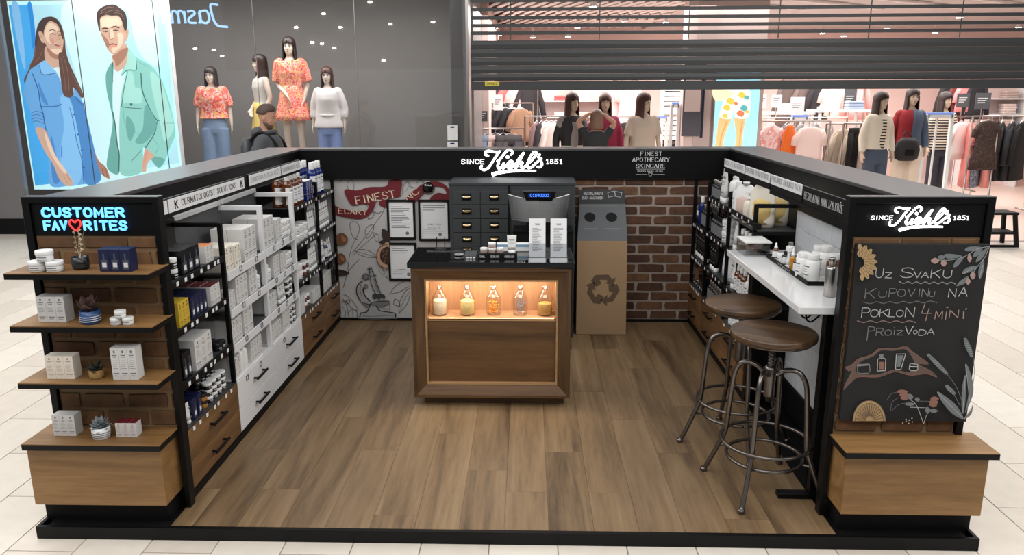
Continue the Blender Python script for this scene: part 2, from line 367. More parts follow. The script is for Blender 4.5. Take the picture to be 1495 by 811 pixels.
def text_into(mb, txt, cx, z, h, wd, fit=None, serif=False, y=0, m=0, align='c', gap=1.6, tilt=0):
    """centre x, baseline z; fit = total width"""
    S, W = textlines(txt, h, gap); sx = fit/W if fit else 1; W *= sx
    x0 = cx-W/2 if align == 'c' else cx
    ca, sa = math.cos(tilt), math.sin(tilt)
    T = lambda p: (x0+W/2+((p[0]*sx-W/2)*ca-p[1]*sa), z+((p[0]*sx-W/2)*sa+p[1]*ca))
    for s in S:
        q = [T(p) for p in s]
        if serif:
            mb.ribbon(q, wd, y, m, dirw=(wd, wd*.42))
            for a, b in ((s[0], s[1]), (s[-1], s[-2])):
                if abs(a[1]-b[1]) > abs(a[0]-b[0])*.3:
                    e = h*.11; mb.ribbon([T((a[0]-e/sx, a[1])), T((a[0]+e/sx, a[1]))], wd*.42, y, m)
        else: mb.ribbon(q, wd, y, m)
    return W
def text_tube(mb, txt, cx, z, h, r, y=0, fit=None, n=8, m=0, gap=2.2):
    S, W = textlines(txt, h, gap); sx = fit/W if fit else 1
    for s in S:
        pts = [(cx-W*sx/2+p*sx, y, z+q) for p, q in s]
        mb.tube(pts, r, n, m)
        for p in (pts[0], pts[-1]): mb.ball(p, r, n=8, k=4, m=m)
class Art:
    """flat artwork on the plane y=c; coordinates are read off an enlargement (ox, oy, scale) of the photo"""
    def __init__(s, plane, ox, oy, sc, base=None): s.c = plane; s.ox = ox; s.oy = oy; s.k = sc; s.d = 0; s.org = base or (0, 0, 0)
    def p(s, x, y):
        q = at(s.ox+x/s.k, s.oy+y/s.k, 'y', s.c); return (q.x-s.org[0], q.z-s.org[2])
    def lay(s): s.d += .00035; return s.c-s.d-s.org[1]
    def fill(s, mb, pts, m=0, sm=0, curve=True):
        P = [s.p(*q) for q in pts]
        if curve: P = smooth([(a, b, 0) for a, b in P], 5, True); P = [(a[0], a[1]) for a in P]
        y = s.lay(); n = len(P); ar = sum(P[i][0]*P[(i+1) % n][1]-P[(i+1) % n][0]*P[i][1] for i in range(n))
        if ar < 0: P = P[::-1]
        tri = __import__('mathutils').geometry.tessellate_polygon([[Vector((a, b, 0)) for a, b in P]])
        mb.add([(a, y, b) for a, b in P], [tuple(t) if _ccw(P, t) else tuple(t[::-1]) for t in tri], m)
    def line(s, mb, pts, wd, m=0, curve=True):
        P = [s.p(*q) for q in pts]
        if curve and len(P) > 2: P = [(a[0], a[1]) for a in smooth([(a, b, 0) for a, b in P], 6)]
        mb.ribbon(P, wd, s.lay(), m)
    def text(s, mb, txt, x0, x1, yb, h, wd, m=0, serif=False, tilt=0):
        a = s.p(x0, yb); b = s.p(x1, yb); hh = s.p(x0, yb-h)[1]-a[1]
        text_into(mb, txt, (a[0]+b[0])/2, a[1], hh, wd, b[0]-a[0], serif, s.lay(), m, tilt=tilt)
def _ccw(P, t):
    a, b, c = (P[i] for i in t); return (b[0]-a[0])*(c[1]-a[1])-(b[1]-a[1])*(c[0]-a[0]) > 0
# ================================================================ large structure
T0, TE, YB, XW, XF, FZ = 3.12, 3.170, 6.10, 1.69, 1.43, .058        # tower front, back wall, wall face, rack front, kiosk floor
def shift(mb, loc): mb.v = [(x-loc[0], y-loc[1], z-loc[2]) for x, y, z in mb.v]; return mb
def part(root, name, mb, mats, bevel=0, **k):
    """world-coordinate mesh hung under root (and root's own parent)"""
    l = Vector(root.location); p = root.parent
    while p: l = l+Vector(p.location); p = p.parent
    return shift(mb, l).build(name, mats, root, bevel, **k)
# mall floor: running-bond tiles laid lengthways, joints 3 mm, each its own slab
floor = struct('floor', B(-12, 12, 1.2, 9.98, -.06, -.006), M['grout'])
tile_me = B(-.1452, .1452, -.4472, .4472, -.03, 0).mesh('tile', M['tile'], .001)
TW, TL = .295, .9
cand = []
for i in range(-32, 33):
    x = -1.5175+.1475+i*TW
    for j in range(0, 12):
        y = 2.858-TL/2 + (j-1)*TL + (TL/2 if i % 2 else 0)
        if y-.45 > 9.96 or y < 1.6: continue
        if abs(x) < 1.9 and 3.45 < y < 5.9: continue
        dz = (y)*math.cos(PITCH)+1.9*math.sin(PITCH)
        if abs(x) > 9.3: continue
        cand.append((y if abs(x-.12) < .72*dz+.5 else y+50, x))
cand.sort()
rest = MB()
for n, (y, x) in enumerate(cand):
    if y > 40: y -= 50; n = 999
    y0, y1 = y-.4472, min(9.975, y+.4472)
    if n < 290 and y1-y0 > .85: obj('tile', tile_me, floor, (x, y, R.uniform(-.0006, 0)))
    else: rest.box(x-.1452, x+.1452, y0, y1, -.03, 0)
o = rest.build('tile', M['tile'], floor); o['kind'] = 'stuff'
# shop floor beyond the shutter
M['shopf'] = mat('shop floor', (226, 204, 192), .35, noise=.03, nscale=2)
struct('floor', MB().box(-.6, 13, 9.98, 18.2, -.06, .001).box(-12, -.6, 10.34, 18.2, -.06, 0), M['shopf'])
M['sill'] = mat('floor seam', (150, 135, 128), .5)
struct('trim_1', B(-.6, 12, 9.90, 9.98, -.004, .006), M['sill'])
# kiosk platform
struct('trim_2', MB().box(-2.03, 2.03, 2.95, 2.965, 0, FZ).box(-2.03, 2.03, 6.235, 6.25, 0, FZ).box(-2.03, -2.015, 2.965, 6.235, 0, FZ)
       .box(2.015, 2.03, 2.965, 6.235, 0, FZ).box(-1.45, 1.45, 2.965, 2.972, 0, FZ-.001), M['black'])
kf = struct('floor', B(-1.995, 1.995, 2.972, 6.12, .004, .045), M['blackm'])
PWD, LL = .195, 1.26
for i in range(-8, 8):
    x0 = .02+i*PWD; x1 = x0+PWD
    x0, x1 = max(x0, -1.44), min(x1, 1.44)
    if x1-x0 < .02: continue
    off = [0, .42, .0, .84, .42, 1.04, .63, .21][i % 8]
    y = 3.30-LL+off-LL
    while y < 6.1:
        a, b = max(y, 2.972), min(y+LL, 6.10)
        if b-a > .03: obj('plank', B(-(x1-x0)/2+.0006, (x1-x0)/2-.0006, -(b-a)/2+.0006, (b-a)/2-.0006, -.012, 0).mesh('plank', M['plank']), kf, ((x0+x1)/2, (a+b)/2, FZ-R.uniform(0, .0004)))
        y += LL
# kiosk walls with their cap boards
wb = struct('wall_back', B(-1.69, 1.69, YB+.025, 6.24, 0, 1.455), M['black'])
part(wb, 'cap', B(-1.70, 1.70, 6.062, 6.25, 1.455, 1.472), M['cap'], .002)
part(wb, 'fascia', B(-1.69, 1.69, 6.068, YB+.025, 1.232, 1.455), M['black'])
for s, nm in ((-1, 'left'), (1, 'right')):
    a, b = sorted((s*XW, s*1.982))
    wl = struct('wall_'+nm, B(a, b, TE+.002, 6.24, 0, 1.455), M['black'])
    a, b = sorted((s*(XW-.006), s*1.988))
    part(wl, 'cap', B(a, b, TE+.001, 6.25, 1.455, 1.472), M['cap'], .002)
struct('baseboard_back', B(-1.43, 1.43, YB-.012, YB+.0, FZ-.01, FZ+.022), M['black'])
# brick face on the right part of the back wall, each brick its own piece
def brickwork(root, x0, x1, z0, z1, y, bw, bh, joint, mats, seed=1, skip=None):
    rr = random.Random(seed); me = []
    for k in range(5):
        w2, h2 = (bw-joint)/2, (bh-joint)/2
        q = [(-w2+rr.uniform(0, .008), -h2+rr.uniform(0, .004)), (0, -h2+rr.uniform(-.001, .003)), (w2-rr.uniform(0, .008), -h2+rr.uniform(0, .004)), (w2-rr.uniform(0, .004), rr.uniform(-.01, .01)),
             (w2-rr.uniform(0, .010), h2-rr.uniform(0, .005)), (0, h2-rr.uniform(-.001, .003)), (-w2+rr.uniform(0, .010), h2-rr.uniform(0, .005)), (-w2+rr.uniform(0, .004), rr.uniform(-.01, .01))]
        me.append(MB().prism(q, -.009, .002).mesh('brick', mats, .0015))
    z = z0; row = 0; rl = Vector(root.location)
    while z < z1-.01:
        h = min(bh, z1-z); x = x0 - (bw/2 if row % 2 else 0)
        while x < x1-.012:
            a, b = max(x, x0), min(x+bw, x1)
            if b-a > .02 and not (skip and skip(a, b, z, z+h)):
                if b-a > bw*.98 and h > bh*.98: obj('brick', rr.choice(me), root, Vector(((a+b)/2, y+rr.uniform(-.002, .002), z+h/2))-rl)
                else: obj('brick', B(-(b-a-joint)/2, (b-a-joint)/2, -.008, .002, -(h-joint)/2, max((h-joint)/2, .004-(h-joint)/2)).mesh('brick', mats, .0015), root, Vector(((a+b)/2, y, z+h/2))-rl)
            x += bw
        z += bh; row += 1
part(wb, 'mortar_bed', B(.187, 1.69, YB-.004, YB+.025, FZ+.022, 1.232), M['mortar'])
brickwork(wb, .187, 1.69, FZ+.022, 1.232, YB-.004, .232, .0785, .016, M['brick'], 3, lambda a, b, z0, z1: (b < .44 and z1 < 1.1))
mural = part(wb, 'mural_panel', B(-1.69, .187, YB, YB+.025, FZ+.022, 1.232), M['mural'])

# ---------------------------------------------------------------- mural artwork (pencil botanicals, ribbon, microscope)
A = Art(YB-.0005, 480, 240, 3.377)
def wash(mb, art, pts, m=0): art.fill(mb, pts, m)
pen = MB(); L_ = lambda pts, w=.0035, m=0: A.line(pen, pts, w*1.35, m)
# botanicals
L_([(92, 520), (110, 420), (150, 330), (140, 290), (110, 285), (105, 310), (120, 360), (145, 372)])
L_([(115, 440), (150, 395), (195, 340), (230, 290), (262, 245), (275, 215)])
L_([(120, 450), (170, 400), (235, 345)]); L_([(235, 345), (222, 338), (225, 360), (240, 385), (248, 355), (235, 340)], .003)
L_([(128, 425), (165, 420), (205, 430), (232, 458), (190, 458), (150, 445), (128, 425)], .003); L_([(130, 427), (180, 442), (230, 457)], .002)
L_([(180, 345), (182, 320), (205, 300), (222, 305), (215, 335), (190, 365), (180, 345)], .003)
L_([(150, 185), (120, 170), (100, 130), (90, 95), (110, 80), (125, 100), (120, 140)], .003); L_([(55, 90), (75, 70), (110, 75)], .003)
L_([(75, 460), (100, 505), (85, 560), (72, 610)]); L_([(85, 545), (120, 500), (150, 470)], .003)
L_([(300, 640), (330, 600), (385, 572), (398, 580)], .003); L_([(300, 640), (350, 628), (395, 600)], .003)
L_([(345, 735), (350, 680), (375, 630), (400, 610)], .003); L_([(345, 735), (385, 690), (402, 640)], .003); L_([(352, 715), (372, 668), (398, 625)], .002)
L_([(320, 690), (350, 700), (345, 675), (325, 665), (320, 690)], .003)
L_([(75, 640), (100, 655), (130, 690), (145, 720), (110, 705), (85, 670)], .003); L_([(70, 660), (90, 700), (100, 755)], .003)
L_([(102, 755), (100, 730), (118, 712), (138, 725), (142, 755)], .003); L_([(118, 714), (119, 755)], .002); L_([(78, 760), (85, 730), (70, 700)], .003)
L_([(365, 150), (368, 105), (390, 85), (405, 110), (430, 120), (410, 150), (385, 165)], .003); L_([(395, 105), (380, 135)], .002); L_([(430, 95), (450, 75), (470, 90)], .003)
L_([(190, 205), (215, 225), (240, 240), (262, 232)], .003); L_([(195, 270), (215, 262), (225, 240), (210, 232), (195, 250), (195, 270)], .003)
L_([(255, 500), (290, 560), (245, 520)], .002); L_([(330, 520), (380, 515)], .002)
part(wb, 'botanical_print', pen, mat('pencil grey', (104, 104, 104), .8))
rb = MB()
A.fill(rb, [(78, 135), (90, 122), (140, 128), (200, 112), (280, 108), (300, 80), (345, 74), (362, 90), (355, 140), (350, 160), (290, 172), (285, 210), (250, 200), (248, 168), (180, 190), (120, 203), (95, 175)])
A.fill(rb, [(20, 200), (60, 215), (130, 232), (185, 225), (198, 200), (170, 195), (185, 180), (230, 175), (228, 205), (205, 245), (160, 268), (90, 262), (25, 240)])
A.fill(rb, [(375, 178), (430, 120), (480, 90), (540, 85), (585, 110), (600, 150), (600, 185), (510, 178), (505, 160), (540, 140), (580, 145), (560, 112), (500, 115), (440, 175), (420, 186)])
part(wb, 'ribbon_print', rb, M['red'])
wt = MB()
A.text(wt, 'FINEST', 137, 332, 180, 37, .0098, serif=True, tilt=.17)
A.text(wt, 'ECARY', 50, 188, 245, 26, .0075, serif=True, tilt=-.06)
A.text(wt, 'NC', 385, 455, 160, 30, .0085, serif=True, tilt=.62)
part(wb, 'ribbon_lettering', wt, mat('ribbon lettering', (214, 196, 170), .7))
mc = MB(); GR = [mat('graphite light', (150, 150, 150), .8), mat('graphite mid', (108, 108, 109), .8), mat('graphite dark', (52, 52, 54), .8), M['mural']]
A.fill(mc, [(195, 503), (213, 500), (218, 525), (232, 545), (238, 580), (258, 620), (252, 640), (235, 645), (208, 590), (203, 550), (195, 530)], 0)
A.fill(mc, [(165, 545), (185, 533), (205, 560), (170, 575), (165, 600), (172, 640), (195, 668), (180, 690), (150, 665), (138, 625), (143, 590), (165, 565)], 0)
A.line(mc, [(165, 575), (142, 600), (140, 635), (158, 672)], .008, 2); A.line(mc, [(182, 590), (172, 620), (182, 650), (205, 672)], .010, 2); A.line(mc, [(160, 590), (156, 620), (165, 650)], .005, 1)
A.fill(mc, [(165, 678), (200, 690), (245, 670), (298, 672), (300, 685), (265, 700), (200, 705), (175, 692)], 1); A.line(mc, [(165, 680), (200, 688), (230, 676), (298, 673)], .006, 2)
A.fill(mc, [(218, 640), (272, 640), (278, 660), (258, 655), (250, 668), (238, 656), (224, 664)], 2)
A.fill(mc, [(203, 700), (235, 700), (262, 718), (320, 730), (330, 745), (325, 760), (160, 760), (155, 740), (175, 725)], 0)
A.line(mc, [(210, 680), (190, 725), (160, 732), (155, 755)], .009, 2); A.line(mc, [(235, 695), (255, 720), (325, 732), (330, 755)], .008, 2); A.line(mc, [(160, 740), (200, 748), (325, 742)], .005, 1); A.line(mc, [(158, 759), (328, 759)], .006, 2)
A.line(mc, [(203, 510), (205, 550), (214, 595), (238, 645)], .005, 2); A.line(mc, [(216, 520), (236, 575), (256, 635)], .006, 2); A.line(mc, [(193, 515), (216, 513)], .006, 2); A.line(mc, [(200, 530), (222, 527)], .006, 2); A.line(mc, [(206, 552), (236, 545)], .006, 2); A.line(mc, [(225, 560), (245, 625)], .010, 1)
A.fill(mc, [(168, 548), (185, 536), (200, 550), (188, 566), (172, 564)], 1); A.line(mc, [(170, 548), (183, 538), (198, 548), (194, 562), (174, 562), (170, 548)], .005, 2)
A.fill(mc, [(174, 595), (190, 588), (196, 602), (182, 610)], 1); A.line(mc, [(262, 705), (300, 712), (300, 690)], .005, 1); A.line(mc, [(0, 0), (1, 1)], .001)
A.line(mc, [(70, 672), (88, 674)], .005, 2); A.line(mc, [(88, 672), (95, 665), (105, 668), (106, 678), (96, 683), (88, 674)], .004, 2)
part(wb, 'microscope_print', mc, GR)
nt = MB(); NM = [mat('nut brown', (104, 66, 42), .7), mat('nut dark', (46, 30, 24), .7), mat('fruit pale', (176, 142, 118), .7), mat('nut highlight', (150, 100, 66), .7)]
for cx, cy, rx, ry in ((66, 367, 30, 30), (62, 463, 24, 26)):
    A.fill(nt, [(cx-rx, cy), (cx-rx*.6, cy-ry*.8), (cx+rx*.2, cy-ry), (cx+rx*.9, cy-ry*.4), (cx+rx, cy+ry*.3), (cx+rx*.5, cy+ry*.9), (cx-rx*.3, cy+ry), (cx-rx*.9, cy+ry*.6)], 0)
    A.fill(nt, [(cx, cy-ry*.6), (cx+rx*.7, cy-ry*.1), (cx+rx*.6, cy+ry*.5), (cx+rx*.1, cy+ry*.2)], 3)
A.fill(nt, [(30, 515), (70, 518), (105, 533), (75, 545), (30, 540)], 1)
A.fill(nt, [(265, 318), (300, 335), (300, 385), (270, 370)], 1); A.fill(nt, [(250, 385), (265, 372), (300, 378), (285, 392)], 1)
A.fill(nt, [(300, 388), (262, 400), (242, 430), (240, 465), (255, 495), (290, 512)], 2); A.fill(nt, [(300, 408), (268, 415), (256, 440), (262, 475), (300, 490)], 1)
for a, b in ((272, 425), (284, 440), (270, 450), (284, 462), (278, 476), (290, 425)): A.fill(nt, [(a-6, b), (a, b-7), (a+6, b), (a, b+7)], 0)
A.line(nt, [(300, 390), (262, 400), (241, 432), (240, 468), (256, 496), (292, 513)], .005, 0)
A2 = Art(YB-.001, 590, 250, 3.526); A2.d = .004
A2.fill(nt, [(305, 58), (310, 45), (340, 38), (480, 38), (560, 42), (585, 60)], 2)
for q in range(9): A2.line(nt, [(330+q*28, 60), (345+q*24, 38)], .005, 0, False)
part(wb, 'fruit_print', nt, NM)
# mall floor strip between the shutter line and the foot of the shop window
struct('floor', B(-12, -.60, 9.985, 10.34, -.06, 0), M['tile'])
# ================================================================ front display towers
def script_logo(mb, cx, cz, wid, y, m=0):
    """white tube script with its underline; traced strokes, centre at (cx, cz), lettering 'Kiehl's'"""
    k = wid/1345.; X = lambda x: cx+(x-722)*k; Z = lambda z: cz-(z-245)*k
    S = [[(405, 165), (372, 150), (375, 112), (420, 100), (480, 112), (535, 118), (562, 108)], [(556, 112), (505, 185), (455, 262), (405, 328), (350, 355), (308, 332), (316, 300)],
         [(715, 150), (735, 118), (705, 88), (660, 98), (605, 160), (560, 218), (532, 236)], [(532, 236), (548, 262), (532, 300), (552, 334), (598, 300), (618, 262)],
         [(618, 262), (594, 312), (612, 330), (655, 296), (700, 290), (736, 268), (728, 240), (698, 240), (666, 282), (676, 324), (722, 322), (780, 270), (830, 190), (878, 132)],
         [(878, 132), (836, 215), (778, 332)], [(786, 316), (826, 256), (866, 256), (846, 308), (868, 330), (914, 296)],
         [(914, 296), (990, 226), (1048, 150), (1046, 118), (1008, 126), (966, 190), (932, 280), (946, 326), (990, 316), (1050, 262), (1098, 220)],
         [(1098, 220), (1118, 196), (1114, 232), (1130, 278), (1104, 314), (1066, 314)], [(1096, 152), (1078, 184)]]
    for s in S:
        P = smooth([(X(a), y, Z(b)) for a, b in s], 4); mb.tube(P, 15*k, 8, m)
        for e in (P[0], P[-1]): mb.ball(e, 15*k, n=8, k=4, m=m)
    mb.ball((X(668), y, Z(183)), 23*k, n=8, k=5, m=m)
    P = smooth([(X(a), y, Z(b)) for a, b in ((455, 418), (560, 388), (700, 370), (860, 366), (1050, 370))], 4)
    mb.tube(P, [(26-14*i/(len(P)-1))*k for i in range(len(P))], 8, m)
    for t, a, b in (('SINCE', 48, 350), ('1851', 1180, 1397)): text_tube(mb, t, X((a+b)/2), Z(272), 58*k, 4.5*k, y, (b-a)*k, 6, m, 1.8)
def tower(s, label):
    """s=-1 left, +1 right of the aisle"""
    t = thing('display_tower', label, 'display stand', (s*1.70, T0, 0))
    KX = lambda x: CAM.x+(x-CAM.x)*T0/3.2
    KZ = lambda z: 1.9-(1.9-z)*T0/3.2
    xo, xi = KX(s*2.045), KX(s*1.452); TT = KZ(1.472)
    def bx(a, b, *r): a, b = sorted((a, b)); return MB().box(a, b, *r)
    fr = bx(xo, xo-s*.030, T0, TE, .452, TT); a, b = sorted((xi, xi+s*.025)); fr.box(a, b, T0, TE, .06, TT)
    a, b = sorted((xo-s*.030, xi+s*.025)); fr.box(a, b, T0, TE, KZ(1.446), TT); fr.box(a, b, TE-.006, TE, .452, KZ(1.446))
    part(t, 'frame', fr, M['black'], .002)
    part(t, 'cap', bx(xo, xi, T0-.001, TE, TT, TT+.003), M['cap'])
    part(t, 'sign_panel', bx(xo-s*.030, xi+s*.025, T0+.010, T0+.03, KZ(1.305), KZ(1.446)), M['black'], .003)
    a, b = sorted((xo-s*.033, xi+s*.025))
    part(t, 'mortar_bed', MB().box(a, b, T0+.018, T0+.03, .452, KZ(1.305)), M['mortarl'])
    brickwork(t, a, b, .456, KZ(1.305), T0+.018, .199, .0805, .0165, M['brickl'], 5 if s < 0 else 8,
              (lambda p, q, z0, z1: p > 1.48 and q < 1.97 and z0 > .54 and z1 < 1.28) if s > 0 else None)
    x0, x1 = sorted((s*2.04, s*1.455))
    c = part(t, 'base_cabinet', MB().box(x0, x1, 2.985, TE, .145, .424), M['oakl'], .0015)
    xa, xb = sorted((s*2.03, s*1.435)) if s < 0 else sorted((s*2.055, s*1.432))
    part(t, 'ledge', MB().box(xa, xb, 2.945, T0+.03, .4485, .452), M['oakl'])
    part(t, 'ledge_edge', MB().box(xa-.0005, xb+.0005, 2.944, T0+.03, .424, .4485), M['black'])
    part(t, 'kick_base', MB().box(x0+.012, x1-.012, 3.03, TE, 0, .145), M['blackm'])
    if s < 0:
        for z, e0, e1 in ((1.1975, -1.992, -1.402), (.975, -2.002, -1.410), (.727, -2.006, -1.415)):
            f = part(t, 'shelf', MB().box(e0, e1, 2.95, T0+.017, z-.004, z), M['oakl'])
            part(f, 'shelf_edge', MB().box(e0-.0005, e1+.0005, 2.949, T0+.017, z-.026, z-.004), M['black'])
    return t
tl = tower(-1, 'left front display tower with brick panel and shelves under a neon CUSTOMER FAVORITES sign')
tr = tower(1, 'right front display tower with brick panel behind the chalkboard and a lit script sign')
nm = MB(); yy = T0-.002
q_ = lambda u, v: at(u, v, 'y', yy)
for tx, u0, u1, vb, vt in (('CUSTOMER', 63, 181, 316.5, 304.5), ('FAV', 66, 98, 335.5, 323.5), ('RITES', 124, 185, 335.5, 323.5)):
    a_, b_, c_ = q_(u0, vb), q_(u1, vb), q_(u0, vt); text_tube(nm, tx, (a_.x+b_.x)/2, a_.z, c_.z-a_.z, .0058, yy, b_.x-a_.x, 8, 0, 2.0)
part(tl, 'neon_lettering', nm, M['ledblue'])
hp = smooth([(q_(111, 337).x+a*.0026, yy, q_(111, 337).z+b*.0026) for a, b in ((0, 0), (-6, 5.5), (-9.3, 11), (-8, 16), (-4, 17), (0, 13), (4, 17), (8, 16), (9.3, 11), (6, 5.5))], 5, True)
part(tl, 'neon_heart', MB().tube(hp, .0036, 8, 0, True), M['ledred'])
lg = MB(); script_logo(lg, 1.701, 1.400, .388, T0-.004); part(tr, 'sign_lettering', lg, M['led'])
lg = MB(); script_logo(lg, -.008, 1.371, .785, 6.052); part(wb, 'sign_lettering', lg, M['led'])
ft = MB()
for tx, zz, hh, ww in (('FINEST', 1.415, .03, .165), ('APOTHECARY', 1.369, .03, .285), ('SKINCARE', 1.322, .03, .225)): text_into(ft, tx, 1.078, zz, hh, .0052, ww, True, 6.067)
ft.box(.965, 1.190, 6.066, 6.068, 1.3105, 1.3125); ft.box(.965, 1.055, 6.066, 6.068, 1.268, 1.2705); ft.box(1.10, 1.190, 6.066, 6.068, 1.268, 1.2705)
text_into(ft, 'PRIRODA. NAUKA. USLUGA.', 1.078, 1.288, .011, .0016, .20, False, 6.067)
ft.ribbon(smooth([(1.064, 1.281), (1.068, 1.262), (1.078, 1.258), (1.088, 1.262), (1.092, 1.281)], 3), .003, 6.067); ft.ribbon([(1.062, 1.281), (1.094, 1.281)], .003, 6.067)
part(wb, 'fascia_lettering', ft, M['inkw'])
# ---------------------------------------------------------------- chalkboard with its drawings
cb = thing('chalkboard', 'black chalkboard with Croatian handwriting and flower drawings on the right tower', 'chalkboard', (1.72, T0, .9))
bo = MB(); _k = T0/3.2; q = [(CAM.x+(x-CAM.x)*_k, 1.9-(1.9-z)*_k) for x, z in ((1.496, .487), (2.042, .487), (2.036, 1.279), (1.492, 1.279))]; bo.prism(q, T0-.017, T0+.009)
part(cb, 'board', bo, M['board'], .001)
CH = [mat('white chalk', (182, 182, 180), .9), mat('pink chalk', (168, 140, 132), .9), mat('straw chalk', (178, 148, 104), .9), mat('grey-blue chalk', (112, 118, 120), .9), mat('dusky chalk', (104, 84, 76), .9), M['board'], mat('dim chalk', (124, 124, 124), .9), mat('rose chalk', (138, 100, 88), .9)]
C = Art(T0-.0175, 1240, 350, 5.405); wr = MB()
W_ = lambda t, x0, x1, yb, h, m=0, wd=.0032, tilt=0: C.text(wr, t, x0, x1, yb, h, wd, m, False, tilt)
W_('U', 205, 262, 302, 78); W_('Z', 280, 332, 302, 42); W_('S', 400, 500, 300, 78); W_('V', 505, 560, 302, 50); W_('A', 565, 622, 302, 46); W_('K', 640, 712, 302, 66); W_('U', 735, 800, 302, 62)
W_('K', 120, 200, 465, 80, 6); W_('U', 228, 285, 455, 48, 6); W_('P', 308, 365, 452, 66, 6); W_('O', 375, 435, 448, 56, 6); W_('V', 455, 510, 448, 60, 6); W_('I', 540, 548, 448, 60, 6); W_('N', 565, 615, 450, 66, 6); W_('U', 625, 664, 450, 44, 6)
W_('N', 775, 830, 452, 66); W_('A', 855, 922, 446, 72)
W_('P', 90, 150, 612, 76, 0); W_('O', 160, 220, 608, 58); W_('K', 232, 300, 606, 62); W_('L', 305, 352, 606, 60); W_('O', 362, 415, 606, 52); W_('N', 432, 500, 608, 76)
C.line(wr, [(590, 500), (562, 578), (636, 578)], .0032, 1, False); C.line(wr, [(622, 538), (608, 578), (594, 636)], .0032, 1, False)
W_('M', 665, 722, 622, 64, 1); W_('I', 745, 752, 628, 62, 1); W_('N', 778, 845, 612, 60, 1); C.line(wr, [(892, 565), (890, 618)], .005, 1); C.line(wr, [(905, 545), (915, 541)], .0045, 1); C.line(wr, [(757, 535), (768, 528)], .004, 1)
W_('P', 135, 185, 745, 62, 6); C.line(wr, [(135, 745), (128, 790)], .003, 6); W_('R', 200, 255, 752, 58, 6); W_('O', 268, 320, 750, 44, 6); W_('I', 338, 344, 746, 40, 6); C.line(wr, [(340, 692), (345, 688)], .0035, 6); W_('Z', 358, 410, 746, 36, 6); W_('V', 422, 485, 742, 66); W_('O', 492, 520, 738, 30); W_('D', 532, 588, 748, 44); W_('A', 598, 655, 744, 48)
def wave(x0, x1, y, m, n, sl=0): C.line(wr, [(x0+(x1-x0)*i/n, y+sl*i/n+(7 if i % 2 else -7)) for i in range(n+1)], .0032, m)
wave(380, 822, 332, 0, 13, 6); wave(98, 675, 492, 6, 11, -8); wave(50, 508, 640, 1, 9)
part(cb, 'chalk_writing', wr, CH)
fl = MB()
for i in range(9):
    for rr_, ln in ((62, 46), (88, 50), (112, 46)):
        a = -PI/2+.05+i*PI/8.4+(.18 if rr_ == 88 else 0)
        if i == 8 and rr_ == 88: continue
        cx, cy = 62+rr_*math.cos(a), 168+rr_*1.05*math.sin(a)
        if cx < 60: cx = 60+abs(math.cos(a))*20
        dx, dy = math.cos(a), math.sin(a)
        C.fill(fl, [(cx-dx*ln*.6, cy-dy*ln*.6), (cx-dy*17, cy+dx*17), (cx+dx*ln*.55, cy+dy*ln*.55), (cx+dy*17, cy-dx*17)], 2)
        C.line(fl, [(cx-dx*ln*.45, cy-dy*ln*.45), (cx+dx*ln*.3, cy+dy*ln*.3)], .0014, 4, False)
C.d = min(C.d, .006); part(cb, 'flower_drawing', fl, CH)
ol = MB(); C.d = .001
for pts in ([(908, 80), (940, 58), (1010, 55), (1055, 66), (990, 88), (925, 92)], [(975, 140), (985, 100), (1030, 68), (1050, 80), (1020, 120)], [(995, 178), (1020, 120), (1095, 55), (1070, 110), (1040, 155)], [(818, 214), (840, 165), (905, 130), (880, 175), (845, 212)],
            [(745, 118), (800, 112), (885, 128), (840, 145), (770, 148)], [(885, 270), (920, 222), (1010, 205), (975, 245), (930, 262)], [(1020, 305), (1015, 240), (1055, 145), (1058, 230), (1035, 300)], [(842, 366), (870, 325), (935, 288), (915, 340), (865, 362)]): C.fill(ol, pts, 3)
for cx, cy, rx, ry, m in ((672, 166, 34, 24, 1), (740, 185, 24, 26, 1), (722, 138, 30, 18, 3), (943, 145, 18, 34, 1), (968, 282, 22, 32, 1), (930, 328, 20, 28, 1)): C.fill(ol, [(cx-rx, cy), (cx, cy-ry), (cx+rx, cy), (cx, cy+ry)], m)
for pts in ([(690, 160), (800, 158), (900, 132), (1000, 75), (1100, 50)], [(1098, 52), (1060, 140), (1000, 215), (950, 290)], [(890, 268), (960, 225)], [(1020, 300), (1045, 200)]): C.line(ol, pts, .0018, 0)
part(cb, 'olive_branch_drawing', ol, CH)
D = Art(T0-.0175, 1220, 490, 6.238); bn = MB(); D.d = .001
D.fill(bn, [(88, 290), (150, 262), (200, 215), (320, 175), (400, 118), (520, 122), (640, 102), (690, 140), (760, 195), (850, 262), (760, 262), (810, 290), (880, 330), (920, 382), (820, 350), (680, 362), (560, 332), (500, 340), (380, 378), (220, 376), (130, 440), (70, 498), (90, 430), (140, 330), (110, 322)], 4)
D.fill(bn, [(185, 290), (240, 232), (340, 190), (410, 138), (520, 140), (630, 125), (690, 190), (720, 250), (760, 275), (740, 310), (660, 335), (560, 312), (500, 318), (380, 355), (230, 352), (190, 335)], 5)
for pts, w2, m in (([(88, 290), (150, 262), (200, 215), (320, 175), (400, 118), (520, 122), (640, 102), (700, 150), (840, 250)], .003, 7), ([(85, 470), (150, 400), (220, 376), (380, 378), (500, 340), (560, 332), (680, 362), (820, 350), (918, 380)], .003, 7), ([(880, 340), (800, 300), (745, 270)], .0024, 7), ([(90, 300), (130, 330), (180, 310)], .002, 7)): D.line(bn, pts, w2, m)
part(cb, 'banner_drawing', bn, CH)
pr_ = MB()
D.line(pr_, [(195, 270), (195, 330), (215, 345), (295, 342), (310, 325), (305, 262), (195, 262)], .003, 6, False); D.fill(pr_, [(193, 262), (300, 254), (303, 272), (196, 282)], 6, curve=False)
